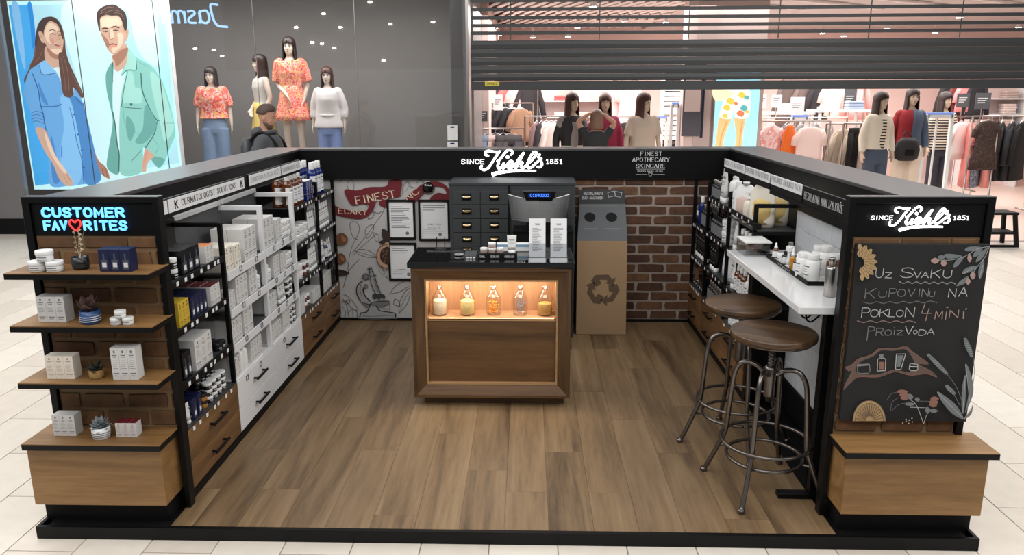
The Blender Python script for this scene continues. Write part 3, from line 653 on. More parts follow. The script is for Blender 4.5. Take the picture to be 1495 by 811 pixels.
D.line(pr_, [(375, 320), (378, 215), (398, 205), (438, 205), (452, 218), (450, 318), (375, 322)], .0032, 0, False); D.fill(pr_, [(394, 170), (430, 170), (430, 205), (394, 205)], 6, curve=False); D.fill(pr_, [(390, 238), (440, 238), (440, 305), (390, 305)], 7, curve=False)
D.line(pr_, [(548, 168), (632, 166), (588, 308), (540, 306), (548, 168)], .0032, 0, False); D.fill(pr_, [(558, 180), (615, 178), (580, 285), (556, 285)], 3, curve=False)
D.line(pr_, [(668, 262), (664, 305), (680, 318), (730, 318), (742, 302), (742, 262), (680, 252), (668, 262)], .0032, 0, False); D.fill(pr_, [(672, 275), (738, 278), (738, 288), (670, 286)], 0, curve=False)
part(cb, 'jar_drawings', pr_, CH)
sl = MB(); cx, cz = 299, 775
D.fill(sl, [(cx+148*math.cos(a), cz-188*math.sin(a)*.98) for a in [PI*i/16 for i in range(17)]], 2, curve=False)
D.line(sl, [(cx+148*math.cos(PI*i/16), cz-186*math.sin(PI*i/16)) for i in range(17)], .003, 1)
D.line(sl, [(cx+128*math.cos(PI*i/16), cz-160*math.sin(PI*i/16)) for i in range(17)], .0018, 4)
for i in range(1, 16):
    a = PI*i/16; D.line(sl, [(cx+40*math.cos(a), cz-50*math.sin(a)), (cx+122*math.cos(a), cz-154*math.sin(a))], .0026, 4, False)
part(cb, 'citrus_slice_drawing', sl, CH)
he = MB()
for cx, cy, tx, ty, n in ((1165, 30, 1215, 175, 9), (828, 170, 975, 325, 11), (985, 445, 1040, 505, 5)):
    for i in range(n):
        f = i/(n-1); x, y = cx+(tx-cx)*f, cy+(ty-cy)*f; r_ = 30*(.6+.4*math.sin(PI*f))
        D.fill(he, [(x-r_, y-6), (x-r_*.4, y-16), (x+r_*.5, y-14), (x+r_, y+4), (x+r_*.3, y+12), (x-r_*.5, y+10)], 3)
        D.line(he, [(x-r_*.7, y+3), (x, y-6), (x+r_*.7, y+2)], .0014, 0)
for pts in ([(1215, 180), (1225, 280), (1215, 420), (1175, 560)], [(980, 330), (1060, 440), (1110, 560)], [(1040, 510), (1100, 620)]): D.line(he, pts, .0022, 3)
for pts in ([(1145, 238), (1175, 280), (1212, 400), (1215, 500), (1185, 590), (1140, 680), (1165, 560), (1175, 450), (1150, 330)], [(1142, 340), (1148, 450), (1140, 600), (1120, 685), (1108, 600), (1115, 440)], [(888, 490), (950, 520), (1060, 610), (1125, 730), (1030, 690), (940, 590)], [(1130, 735), (1190, 650), (1210, 600), (1195, 690)]):
    D.fill(he, pts, 3); D.line(he, [pts[0], ((pts[0][0]+pts[len(pts)//2][0])/2, (pts[0][1]+pts[len(pts)//2][1])/2), pts[len(pts)//2]], .0014, 0)
part(cb, 'lavender_drawing', he, CH)
fw = MB()
for pts in ([(640, 555), (700, 610), (765, 775)], [(765, 775), (790, 700), (825, 640)], [(700, 570), (820, 572)], [(530, 490), (470, 505), (435, 560)], [(540, 535), (480, 580), (465, 660)], [(610, 585), (540, 600), (480, 650)], [(640, 625), (740, 628), (800, 630)]): D.line(fw, pts, .0024 if pts[0][0] in (640, 765) else .0014, 0 if pts[0][0] in (640, 765) else 6)
for cx, cy, rx, ry, m in ((570, 485, 50, 18, 7), (590, 512, 48, 20, 7), (590, 540, 40, 20, 7), (860, 548, 38, 20, 7), (850, 580, 42, 22, 7), (845, 605, 36, 18, 7), (640, 530, 26, 26, 3), (702, 552, 22, 18, 3), (635, 595, 44, 16, 3), (848, 655, 36, 18, 3), (795, 650, 22, 30, 3)): D.fill(fw, [(cx-rx, cy+3), (cx-rx*.4, cy-ry), (cx+rx*.5, cy-ry*.8), (cx+rx, cy), (cx+rx*.2, cy+ry)], m)
for a, b in ((570, 762), (600, 730), (628, 738), (652, 720), (655, 752), (622, 765), (598, 745)): D.fill(fw, [(a-6, b), (a, b-6), (a+6, b), (a, b+6)], 0)
part(cb, 'blossom_drawing', fw, CH)
# ================================================================ side racks
TAG = B(-.0015, 0, -.011, .011, -.010, .009).mesh('price_tag', M['sheet'])
HM = MB().box(0, .028, -.072, -.062, -.005, .005).box(0, .028, .062, .072, -.005, .005).box(.022, .032, -.085, .085, -.006, .006).mesh('handle', M['blackm'], .0015)
def rack(s, y0, y1, white, label, zs, draw='oak', tags=6, top=1.265, group=None, near_post=False):
    col = M['white'] if white else M['black']
    t = thing('rack_unit', label, 'shelf unit', (s*1.56, (y0+y1)/2, 0), 0, group)
    def bx(a, b, *r): a, b = sorted((s*a, s*b)); return MB().box(a, b, *r)
    def addb(mb, a, b, *r): a, b = sorted((s*a, s*b)); mb.box(a, b, *r)
    f = MB(); pw = .027 if white else .022
    for yp in ([y0+.002] if near_post else []) + [y1-pw-.001]:
        addb(f, XF, XF+pw, yp, yp+pw, .40, top); addb(f, XF+pw, 1.686, yp, yp+pw, top-pw, top)
    if near_post: addb(f, XF+pw, 1.686, y0+.002, y0+.002+pw, 1.082, 1.104); addb(f, XF-.006, XF+.03, y0-.05, y0+.001, 1.125, 1.160)
    addb(f, 1.664, 1.686, y0+.002, y1-.001-pw, top+.005, top+.03)
    part(t, 'frame', f, col, .002)
    part(t, 'back_panel', bx(1.680, 1.689, y0+.002, y1-.001, .40, top), M['black'] if not white else M['backg'])
    part(t, 'carcass', bx(XF+.02, 1.68, y0+.002, y1-.001, .10, .40), M['blackm'] if not white else M['white'])
    part(t, 'kick_base', bx(XF+.005, 1.68, y0+.001, y1-.001, FZ+.001, .10), M['blackm'])
    for z in zs:
        if z < .42:
            sh = part(t, 'shelf', bx(XF+.001, 1.679, y0+.002, y1-pw-.002, .4005, .404), M['dark'] if not white else M['white'])
        else:
            sh = part(t, 'shelf', bx(XF+.004, 1.679, y0+.002, y1-pw-.002, z, z+.007), M['dark'] if not white else M['backg'])
            q = bx(XF-.006, XF+.004, y0+.002, y1-pw-.002, (z-.030 if white else z-.018)+(.05 if near_post and z > 1 else 0), z+.014+(.05 if near_post and z > 1 else 0)); part(sh, 'shelf_lip', q, col, .001)
        n = tags
        for i in range(n):
            yy = y0+.05+(y1-y0-.11)*(i+(.5 if n < 4 else R.uniform(.2, .8)))/n
            if z < .42 and white: continue
            zz = .392 if z < .42 else z-.001+(.05 if near_post and z > 1 else 0)
            o = obj('price_tag', TAGW if white else TAG, sh, Vector((s*(XF-.0065), yy, zz))-Vector(t.location), rot=(0, 0, 0 if s > 0 else PI))
    dm = M['white'] if white else M['draw']
    for za, zb in ((.245, .396), (.112, .241)):
        dr = part(t, 'drawer', bx(XF-.002, XF+.018, y0+.003, y1-.003, za, zb), dm, .0012)
        obj('handle', HM, dr, Vector((s*(XF-.002), (y0+y1)/2+.01, (za+zb)/2+.01))-Vector(t.location), rot=(0, 0, 0 if s < 0 else PI))
        if white and za > .2:
            for yy in ((y0+.14, y0+.36) if y0 < 4 else (y0+.2,)): obj('label_holder', TAGW, dr, Vector((s*(XF-.003), yy, zb-.025))-Vector(t.location), rot=(0, 0, PI))
    return t
TAGW = MB().box(-.003, 0, -.017, .017, -.014, -.010).box(-.003, 0, -.017, -.013, -.010, .012).box(-.003, 0, .013, .017, -.010, .012).box(-.003, 0, -.017, .017, .012, .016).mesh('label_holder', M['ink'])
ZB = (1.15, .89, .635, .37)
RK = {}
RK['L1'] = rack(-1, 3.172, 3.81, False, 'black rack with oak drawers right behind the left neon sign tower', (1.085, .865, .612, .37), tags=7)
RK['L2'] = rack(-1, 3.81, 4.41, True, 'white rack with white drawers, the nearer of the two white ones', (.985, .783, .590, .375), tags=2)
RK['L3'] = rack(-1, 4.41, 5.01, True, 'white rack with white drawers, the farther of the two white ones', (.985, .783, .590, .375), tags=3)
RK['L4'] = rack(-1, 5.01, 5.61, False, 'black rack with oak drawers just past the white racks', ZB, tags=6)
RK['L5'] = rack(-1, 5.61, 6.095, False, 'black rack with oak drawers in the back left corner by the mural', ZB, tags=7)
RK['R3'] = rack(1, 5.64, 6.095, False, 'black rack with oak drawers in the back right corner by the brick wall', (.885, .625, .37), tags=6)
RK['R2'] = rack(1, 5.04, 5.64, False, 'black rack with oak drawers, middle one of the right side', ZB, tags=5)
RK['R1'] = rack(1, 4.44, 5.04, False, 'black rack with oak drawers beside the marble ledge, pouches on top', (1.105, .89, .635, .37), tags=4, near_post=True)
# header signs
def header(s, y0, y1, txt, label, dark=False, emblem=False, z0=1.398, z1=1.456):
    h = thing('header_sign', label, 'sign', (s*XF, (y0+y1)/2, 1.38), PI/2 if s < 0 else -PI/2)
    W2 = (y1-y0)/2
    MB().box(-W2, W2, .0, .012, 0, .082).build('rail', M['black'], h, .001)
    if not dark: MB().box(-W2+.004, W2-.004, -.004, .0, z0-1.38, z1-1.38).build('sign_face', M['sheet'], h)
    tb = MB(); k = .026 if not dark else .034
    if txt: text_into(tb, txt, 0, z0-1.38+(.017 if not dark else .008), k, .0058 if emblem else .0036, (W2*2-(.26 if emblem else .04)), True, -.0046 if not dark else -.0005)
    if emblem:
        for e in (-W2+.075, W2-.045): text_into(tb, 'K', e, z0-1.38+.012, .034, .010, .026, True, -.0046)
    if txt: tb.build('lettering', M['inkw'] if dark else M['inkd'] if emblem else M['ink'], h)
header(-1, 3.182, 3.232, '', 'small blank white sign plate next to the left tower post')
header(-1, 3.238, 4.150, 'DERMATOLOGIST SOLUTIONS', 'long white header sign reading DERMATOLOGIST SOLUTIONS with K emblems', emblem=True)
header(-1, 4.225, 4.785, 'OSNOVNA NJEGA KOŽE', 'white header sign right after the DERMATOLOGIST SOLUTIONS one on the left')
header(-1, 4.800, 5.210, 'OSNOVNA NJEGA KOŽE', 'white header sign farthest back on the left side')
header(1, 3.19, 3.690, 'BESPLATNA ANALIZA KOŽE', 'black header sign with white letters BESPLATNA ANALIZA', dark=True, z0=1.395)
header(1, 3.70, 4.185, 'PROIZVODI ZA NJEGU TELA', 'white header sign next to the black one on the right', z0=1.415, z1=1.466)
header(1, 4.20, 4.68, 'PROIZVODI ZA NJEGU KOSE', 'middle white header sign on the right side', z0=1.415, z1=1.466)
header(1, 4.695, 5.19, 'NEGA ZA MUSKARCE', 'white header sign farthest back on the right side', z0=1.415, z1=1.466)
# ---------------------------------------------------------------- tile niche, marble ledge
tn = thing('tile_panel', 'white tiled wall panel above and below the marble ledge', 'wall panel', (1.67, 3.85, 0))
part(tn, 'backing', B(1.672, 1.689, 3.175, 4.435, FZ, 1.24), M['wtile'])
part(tn, 'top_rail', MB().box(1.655, 1.689, 3.175, 4.435, 1.241, 1.30).box(1.43, 1.45, 3.175, 4.20, 1.36, 1.379), M['black'])
part(tn, 'skirting', B(1.655, 1.671, 3.175, 4.435, FZ+.001, .22), M['blackm'])
tm = B(-.006, 0, -.0985, .0985, -.0485, .0485).mesh('tile', M['wtile'], .0012); tm2 = B(-.006, 0, -.0485, .0485, -.0485, .0485).mesh('tile', M['wtile'], .0012)
for r_ in range(10):
    for c_ in range(6):
        z = .285+r_*.1; y = 3.30+c_*.2-(.1 if r_ % 2 else 0)
        if y > 4.34 or z > 1.24: continue
        obj('tile', tm if y > 3.35 else tm2, tn, Vector((1.672, y if y > 3.35 else 3.31, z))-tn.location)
ms = thing('marble_ledge', 'white marble ledge with black T-shaped legs and hooks by the right tower', 'counter', (1.48, 3.8, 0))
part(ms, 'marble_top', B(1.283, 1.653, 3.20, 4.435, .967, 1.0), M['marble'], .003)
for y in (3.262, 4.37):
    lg = MB().box(1.425, 1.475, y, y+.045, FZ+.001, .966)
    if y < 4: lg.box(1.285, 1.425, y, y+.045, FZ+.001, FZ+.026)
    lg.box(1.32, 1.64, y, y+.03, .94, .966) if y > 4 else None
    part(ms, 'leg', lg, M['black'], .002)
part(ms, 'apron', B(1.43, 1.445, 3.31, 4.37, .93, .966), M['black'])
for yy in (3.30, 3.36, 3.95):
    part(ms, 'hook', MB().tube(smooth([(1.425, yy, .955), (1.40, yy, .925), (1.375, yy, .905), (1.355, yy, .915), (1.35, yy, .94)], 4), .004, 8), M['blackm'])
# ================================================================ bar stools
def stool(label, cx, cy, a0, seat_z=.84):
    t = thing('bar_stool', label, 'stool', (cx, cy, FZ), a0, 'bar stools at the marble ledge')
    h = seat_z-FZ
    MB().lathe([(.0, h-.034), (.182, h-.034), (.190, h-.028), (.192, h-.010), (.188, h-.002), (.180, h), (0, h)], 40, m=0, smooth=True, caps=False).build('seat', M['seat'], t)
    MB().lathe([(0, h-.046), (.170, h-.046), (.176, h-.040), (.176, h-.0345), (0, h-.0345)], 36, caps=False).build('seat_rim', M['gun'], t)
    sc = MB().lathe([(.013, .44), (.013, h-.047)], 12)
    for i in range(8): sc.lathe([(.013, .62+i*.015), (.017, .625+i*.015), (.013, .631+i*.015)], 12, caps=False)
    sc.lathe([(.055, h-.054), (.06, h-.0465)], 16)
    sc.build('screw_post', M['gun'], t)
    MB().lathe([(.020, .46), (.024, .47), (.026, .56), (.030, .60), (.022, .615)], 16).build('hub', M['gun'], t)
    for k in range(4):
        a = k*PI/2; c, s = math.cos(a), math.sin(a)
        pts = [(.285, .012), (.262, .06), (.205, .20), (.196, .225), (.188, .26), (.178, .40), (.170, .50), (.160, .56), (.135, .60), (.100, .61), (.06, .60), (.030, .575)]
        P = smooth([(r*c, r*s, z) for r, z in pts], 4)
        lg = MB().tube(P, .0115, 10); lg.build('leg', M['gun'], t)
        MB().lathe([(.013, 0), (.017, .002), (.017, .012), (.013, .02)], 12, ((.288)*c, (.288)*s, 0)).build('foot', M['gun'], t)
    for r_, z in ((.203, .245), (.172, .165)):
        MB().tube([(r_*math.cos(2*PI*i/40), r_*math.sin(2*PI*i/40), z) for i in range(40)], .0085, 8, 0, True).build('foot_ring', M['gun'], t)
    for k in range(4):
        a = k*PI/2; MB().tube([(.165*math.cos(a), .165*math.sin(a), .165), (.225*math.cos(a), .225*math.sin(a), .165)], .006, 6).build('stay', M['gun'], t)
    return t
stool('round wooden bar stool with metal legs nearer the camera, in front of the other', 1.24, 3.375, math.atan2(.137, -.206))
stool('round wooden bar stool with metal legs farther back, partly behind the nearer one', 1.232, 3.862, PI+.02)
# ================================================================ centre counter
CT = thing('sales_counter', 'walnut counter with black stone top and a lit niche of glass jars', 'counter', (-.085, 4.5, FZ))
X0, X1, Y0, Y1 = -.557, .372, 4.30, 4.72
bz0, bz1 = .118, .915
ib = (-.478, .289, .155, .868)     # opening x0 x1 z0 z1
part(CT, 'plinth', B(-.505, .342, 4.365, 4.68, FZ+.0005, .118), M['walnut'], .002)
part(CT, 'carcass', MB().box(X0+.015, ib[0], Y0+.05, Y1, bz0, bz1).box(ib[1], X1-.015, Y0+.05, Y1, bz0, bz1).box(ib[0], ib[1], Y0+.22, Y1, bz0, bz1).box(ib[0], ib[1], Y0+.05, Y0+.22, bz0, ib[2]).box(ib[0], ib[1], Y0+.05, Y0+.22, ib[3], bz1), M['walnutz'])
def mitre(x0, x1, z0, z1, w, y0, y1, yin):
    out = []
    O_ = [(x0, z0), (x1, z0), (x1, z1), (x0, z1)]; I_ = [(x0+w, z0+w), (x1-w, z0+w), (x1-w, z1-w), (x0+w, z1-w)]
    for i in range(4):
        a, b, c, d = O_[i], O_[(i+1) % 4], I_[(i+1) % 4], I_[i]
        out.append(MB().hexa([(a[0], y0, a[1]), (b[0], y0, b[1]), (b[0], y1, b[1]), (a[0], y1, a[1]), (d[0], yin, d[1]), (c[0], yin, c[1]), (c[0], y1, c[1]), (d[0], y1, d[1])]))
    return out
for i, mb in enumerate(mitre(X0, X1, bz0, bz1, .0185, Y0, Y0+.05, Y0)): part(CT, 'outer_moulding', mb, M['walnut'] if i % 2 == 0 else M['walnutz'], .001)
for i, mb in enumerate(mitre(X0+.0185, X1-.0185, bz0+.0185, bz1-.0185, .056, Y0+.006, Y0+.05, Y0+.030)): part(CT, 'frame_rail' if i % 2 == 0 else 'frame_stile', mb, M['walnut'] if i % 2 == 0 else M['walnutz'])
for i, mb in enumerate(mitre(X0+.0745, X1-.0745, bz0+.0745, bz1-.0745, .010, Y0+.026, Y0+.056, Y0+.026)): part(CT, 'pale_trim', mb, M['trimo'])
part(CT, 'front_panel', B(-.474, .285, Y0+.052, Y0+.066, .200, .585), M['walnut'])
part(CT, 'panel_rail', B(-.474, .285, Y0+.047, Y0+.066, .585, .592), M['trimo'])
part(CT, 'niche_shelf', B(-.478, .289, Y0+.050, Y0+.22, .598, .606), M['niche'])
part(CT, 'niche_back', B(-.478, .289, Y0+.212, Y0+.219, .606, .868), M['niche'])
part(CT, 'niche_side', B(-.4779, -.474, Y0+.056, Y0+.211, .606, .868), M['trimo']); part(CT, 'niche_side', B(.285, .2889, Y0+.056, Y0+.211, .606, .868), M['trimo'])
part(CT, 'led_strip', B(-.465, .276, Y0+.062, Y0+.074, .858, .866), M['strip'])
part(CT, 'led_strip', B(-.465, .276, Y0+.045, Y0+.0495, .600, .604), mat('warm led edge', (255, 214, 160), .5, emit=1.6))
part(CT, 'niche_sticker', B(.150, .262, Y0+.2100, Y0+.2118, .800, .850), mat('pale sticker', (206, 176, 160), .6))
tb = MB()
for i in range(4): text_into(tb, ['PRIRODNI SASTOJCI', 'KALENDULA LAVANDA', 'SQUALANE AVOKADO', 'VITAMIN C'][i], .206, .838-i*.0115, .0065, .001, None if i else .1, False, Y0+.2098)
part(CT, 'sticker_lettering', tb, M['ink'])
tb = MB(); text_into(tb, 'SINCE 1851', -.435, .852, .008, .0012, .05, False, Y0+.2098); part(CT, 'niche_lettering', tb, M['inkd'])
area('niche_light', (-.095, Y0+.09, .852), .72, .03, 4.2, (1, .88, .74))
part(CT, 'top', B(-.575, .388, 4.288, 4.735, .918, .952), M['gloss'], .003)
part(CT, 'top_edge_strip', B(-.50, .36, 4.598, 4.602, .952, .956), mat('steel edge', (200, 200, 205), .2, 1))  # thin steel strip along the counter top
# display jars
def display_jar(x, label, fm, fh, kind):
    z = .606; y = Y0+.115
    t = thing('glass_jar', label, 'jar', (x, y, z), 0, None)
    MB().lathe([(.018, .0), (.040, .002), (.044, .010), (.044, .100), (.041, .112), (.020, .146), (.0145, .152), (.0145, .165)], 24, caps=False).build('jar_glass', M['bottle'], t)
    MB().lathe([(.0125, .153), (.0135, .166), (.020, .170), (.020, .178), (.008, .182)], 16).build('stopper', M['bottle'], t)
    if kind == 'powder': MB().lathe([(.0405, .008), (.0415, .012), (.0415, fh-.004), (.036, fh), (.0, fh+.006)], 20, caps=False).build('contents', fm, t)
    else:
        mb = MB(); rr = random.Random(int(x*1000))
        for i in range(60 if kind == 'petals' else 46):
            r_ = rr.uniform(0, .034); a = rr.uniform(0, 2*PI); zz = rr.uniform(.014, fh); c = Vector((r_*math.cos(a), r_*math.sin(a), zz))
            if kind == 'petals': mb.ball(c, .007, .006, .004, 6, 4)
            else:
                d = Vector((rr.uniform(-1, 1), rr.uniform(-1, 1), rr.uniform(-.5, 1))).normalized()*.018; e = c+d
                if math.hypot(e.x, e.y) > .040: e = c-d*.4
                mb.tube([c, (c+e)/2+Vector((0, 0, .004)), e], .0022, 5)
        mb.build('contents', fm, t); t.children[-1]['kind'] = 'stuff'
    return t
display_jar(-.405, 'glass jar of fine white powder, leftmost in the lit counter niche', mat('white powder', (232, 212, 180), .9, noise=.05, nscale=300), .092, 'powder')
display_jar(-.240, 'glass jar of pale yellow grains, second from left in the counter niche', mat('pale grains', (216, 190, 120), .9, noise=.25, nscale=400), .088, 'powder')
display_jar(-.083, 'glass jar of orange petals, middle one in the counter niche', mat('orange petals', (236, 158, 36), .8), .080, 'petals')
display_jar(.076, 'glass jar of dried grey-blue herbs, fourth from left in the counter niche', mat('dried herbs', (118, 116, 124), .9), .098, 'herbs')
display_jar(.223, 'glass jar of tan seeds heaped high, rightmost in the lit counter niche', mat('tan seeds', (188, 140, 70), .9, noise=.3, nscale=400), .074, 'powder')
# items on the counter
ZT = .952
def holder(x, label, seed):
    t = thing('leaflet_holder', label, 'leaflet', (x, 4.47, ZT), .0)
    MB().hexa([(-.048, -.03, .002), (.048, -.03, .002), (.048, -.027, .002), (-.048, -.027, .002), (-.048, .024, .222), (.048, .024, .222), (.048, .027, .222), (-.048, .027, .222)]).build('leaflet', M['sheet'], t)
    MB().box(-.052, .052, -.04, .05, 0, .003).hexa([(-.052, -.034, .003), (.052, -.034, .003), (.052, -.0315, .003), (-.052, -.0315, .003), (-.052, -.014, .08), (.052, -.014, .08), (.052, -.0115, .08), (-.052, -.0115, .08)]).build('stand', M['acryl'], t)
    pr = MB(); rr = random.Random(seed)
    def ln(x0, x1, z, w_=.0022): f = lambda zz: -.0306+(zz-.002)*(.054/.22); pr.add([(x0, f(z), z), (x1, f(z), z), (x1, f(z+w_), z+w_), (x0, f(z+w_), z+w_)], [(0, 1, 2, 3)])
    for k, (a, b) in enumerate(((-.016, .016), (-.012, .014))): ln(a, b, .190-k*.006, .003)
    for i in range(20): ln(-.030, -.030+rr.uniform(.03, .058), .165-i*.0068)
    pr.build('print', M['ink'], t)
holder(.176, 'white price leaflet in clear stand, left one at the right end of the counter', 1)
holder(.302, 'white price leaflet in clear stand, right one at the right end of the counter', 2)
rs = thing('price_riser', 'black riser strip with white prices on the counter, small jars on top', 'tray', (-.055, 4.42, ZT))
part(rs, 'riser', B(-.170, .058, 4.385, 4.46, ZT, ZT+.030), M['blackm'], .001)
tb = MB(); text_into(tb, '50ML', -.145, ZT+.009, .012, .002, .03, False, 4.3845); text_into(tb, '3500.00', -.075, ZT+.009, .012, .0022, .055, False, 4.3845); text_into(tb, '4500.00', .012, ZT+.009, .012, .0022, .055, False, 4.3845)
part(rs, 'price_lettering', tb, M['inkw'])
# ================================================================ merchandise
_cache = {}
def spec(kind, *a):
    key = (kind,)+a
    if key in _cache: return _cache[key]
    out = []    # (name, mesh)
    if kind == 'carton':            # w d h body print top
        w, d, h, bm_, ink, top = a
        mb = MB().box(-w/2, w/2, -d/2, d/2, 0, h)
        out.append(('carton_body', mb.mesh('carton', M[bm_], .0008)))
        if top: out.append(('carton_top', B(-w/2+.0004, w/2-.0004, -d/2+.0004, d/2-.0004, h, h+.0006).mesh('carton_top', M[top])))
        p = MB(); y = -d/2-.0004; rr = random.Random(int(h*1000)+int(w*1e4))
        q = lambda x0, x1, z0, z1: p.add([(x0, y, z0), (x1, y, z0), (x1, y, z1), (x0, y, z1)], [(0, 1, 2, 3)])
        q(-w*.10, w*.10, h*.84, h*.92); q(-w*.28, w*.28, h*.76, h*.785); q(-w*.22, w*.22, h*.71, h*.73)
        for i in range(5): q(-w*.34, -w*.34+w*rr.uniform(.4, .68), h*(.60-.06*i), h*(.612-.06*i))
        q(-w*.34, w*.34, h*.20, h*.23); q(-w*.3, w*.2, h*.13, h*.15)
        out.append(('label_print', p.mesh('label_print', M[ink])))
    elif kind == 'window_carton':   # dark carton with a bottle picture
        w, d, h, bm_ = a
        out.append(('carton_body', B(-w/2, w/2, -d/2, d/2, 0, h).mesh('carton', M[bm_], .0008)))
        p = MB(); y = -d/2-.0005
        p.box(-w*.3, w*.3, y, -d/2, h*.10, h*.52, 0).box(-w*.08, w*.08, y, -d/2, h*.52, h*.80, 0).box(-w*.2, w*.2, y-.0003, y, h*.2, h*.4, 1)
        out.append(('label_print', p.mesh('label_print', [M['slatep'], M['inkw']])))
    elif kind == 'jar':             # r h body lid
        r, h, b_, l_ = a
        out.append(('jar_body', MB().lathe([(r*.86, 0), (r*.93, h*.05), (r*.93, h*.58), (r*.88, h*.62)], 18).mesh('jar_body', M[b_])))
        out.append(('lid', MB().lathe([(r*.98, h*.60), (r, h*.62), (r, h*.96), (r*.95, h)], 18).mesh('lid', M[l_])))
        p = MB(); n = 7
        for i in range(n):
            f = lambda t: (r*.937*math.sin(t), -r*.937*math.cos(t)); t0, t1 = -.7+1.4*i/n, -.7+1.4*(i+1)/n
            for z0, z1 in ((h*.36, h*.46), (h*.16, h*.2)): p.add([(*f(t0), z0), (*f(t1), z0), (*f(t1), z1), (*f(t0), z1)], [(0, 1, 2, 3)])
        out.append(('label_print', p.mesh('label_print', M['ink' if b_ != 'blackjar' else 'inkw'])))
    elif kind == 'bottle':          # r h body cap label
        r, h, b_, c_, lab = a
        out.append(('bottle_body', MB().lathe([(r*.9, 0), (r, h*.02), (r, h*.66), (r*.92, h*.71), (r*.5, h*.78), (r*.42, h*.80)], 18).mesh('bottle_body', M[b_])))
        out.append(('cap', MB().lathe([(r*.5, h*.79), (r*.52, h*.8), (r*.5, h*.98), (r*.46, h)], 14).mesh('cap', M[c_])))
        if lab:
            p = MB(); n = 10; R_ = r*1.012
            for i in range(n):
                f = lambda t, k=1: (R_*k*math.sin(t), -R_*k*math.cos(t)); t0, t1 = -1.7+3.4*i/n, -1.7+3.4*(i+1)/n
                p.add([(*f(t0), h*.10), (*f(t1), h*.10), (*f(t1), h*.60), (*f(t0), h*.60)], [(0, 1, 2, 3)], 0)
                if 2 < i < 7:
                    for z0, z1 in ((.50, .54), (.40, .415), (.33, .345), (.18, .20)): p.add([(*f(t0, 1.01), h*z0), (*f(t1, 1.01), h*z0), (*f(t1, 1.01), h*z1), (*f(t0, 1.01), h*z1)], [(0, 1, 2, 3)], 1)
            out.append(('label', p.mesh('label', [M[lab], M['ink']])))
    elif kind == 'pump':            # r h
        r, h, b_ = a
        out.append(('bottle_body', MB().lathe([(r*.9, 0), (r, h*.02), (r, h*.62), (r*.85, h*.68), (r*.4, h*.73), (r*.4, h*.76)], 18).mesh('bottle_body', M[b_])))
        out.append(('pump', MB().lathe([(r*.46, h*.75), (r*.46, h*.82), (r*.16, h*.83), (r*.16, h*.93)], 12).box(-r*.3, r*.3, -r*.95, r*.3, h*.93, h).mesh('pump', M['plastic'])))
    elif kind == 'dropper':
        r, h, b_ = a
        out.append(('bottle_body', MB().lathe([(r*.9, 0), (r, h*.03), (r, h*.52), (r*.85, h*.58), (r*.45, h*.62), (r*.45, h*.64)], 16).mesh('bottle_body', M[b_])))
        out.append(('dropper_cap', MB().lathe([(r*.55, h*.62), (r*.55, h*.74), (r*.36, h*.76), (r*.34, h*.93), (r*.15, h)], 14).mesh('dropper_cap', M['plastic'])))
        if b_ == 'amber': out.append(('label', MB().lathe([(r*1.015, h*.08), (r*1.015, h*.46)], 16, caps=False).mesh('label', M['sheet'])))
    elif kind == 'tube':            # stands on its cap
        w, h, b_, c_ = a
        out.append(('tube_body', MB().loft([(0, 0, h*.16, w*.40, w*.36), (0, 0, h*.4, w*.44, w*.30), (0, 0, h*.7, w*.48, w*.18), (0, 0, h*.96, w*.5, w*.035), (0, 0, h, w*.5, w*.03)], 16).mesh('tube_body', M[b_])))
        out.append(('cap', MB().lathe([(w*.36, 0), (w*.38, .002), (w*.38, h*.16)], 14).mesh('cap', M[c_])))
        p = MB(); y = -w*.37
        for z0, z1, a_ in ((.74, .80, .3), (.62, .64, .34), (.54, .56, .28), (.30, .34, .3)):
            y0 = -w*(.36-.26*max(0, (z0-.3)/.7))-.004; p.add([(-w*a_, y0, h*z0), (w*a_, y0, h*z0), (w*a_, y0, h*z1), (-w*a_, y0, h*z1)], [(0, 1, 2, 3)])
        out.append(('label_print', p.mesh('label_print', M['ink'])))
    elif kind == 'pouch':           # refill pouch with spout
        w, h, b_, win = a
        out.append(('pouch_body', MB().loft([(0, 0, 0, w*.48, w*.20), (0, 0, h*.12, w*.5, w*.22), (0, 0, h*.45, w*.51, w*.18), (0, 0, h*.75, w*.48, w*.12), (0, 0, h*.90, w*.30, w*.05), (0, 0, h*.93, w*.20, w*.03)], 20, mod=lambda t, f: 1+.03*math.sin(5*t+6*f)).mesh('pouch_body', M[b_])))
        out.append(('spout', MB().lathe([(w*.11, h*.90), (w*.11, h*.95), (w*.14, h*.952), (w*.14, h)], 12).mesh('spout', M['plastic'])))
        out.append(('contents_window', MB().loft([(0, -w*.012, h*.06, w*.44, w*.218), (0, -w*.012, h*.30, w*.46, w*.203), (0, -w*.012, h*.52, w*.46, w*.168), (0, -w*.008, h*.62, w*.40, w*.140)], 16).mesh('contents_window', M[win])))
    elif kind == 'squat':           # wide supplement bottle
        r, h, b_, c_ = a
        out.append(('bottle_body', MB().lathe([(r*.92, 0), (r, h*.03), (r, h*.68), (r*.8, h*.77), (r*.72, h*.79)], 20).mesh('bottle_body', M[b_])))
        out.append(('cap', MB().lathe([(r*.76, h*.79), (r*.78, h*.8), (r*.78, h*.98), (r*.74, h)], 18).mesh('cap', M[c_])))
        p = MB()
        for i in range(6):
            f = lambda t: (r*1.006*math.sin(t), -r*1.006*math.cos(t)); t0, t1 = -.8+1.6*i/6, -.8+1.6*(i+1)/6
            for z0, z1 in ((.52, .57), (.42, .44), (.34, .36), (.2, .25)): p.add([(*f(t0), h*z0), (*f(t1), h*z0), (*f(t1), h*z1), (*f(t0), h*z1)], [(0, 1, 2, 3)])
        out.append(('label_print', p.mesh('label_print', M['ink'])))
    _cache[key] = out
    return out
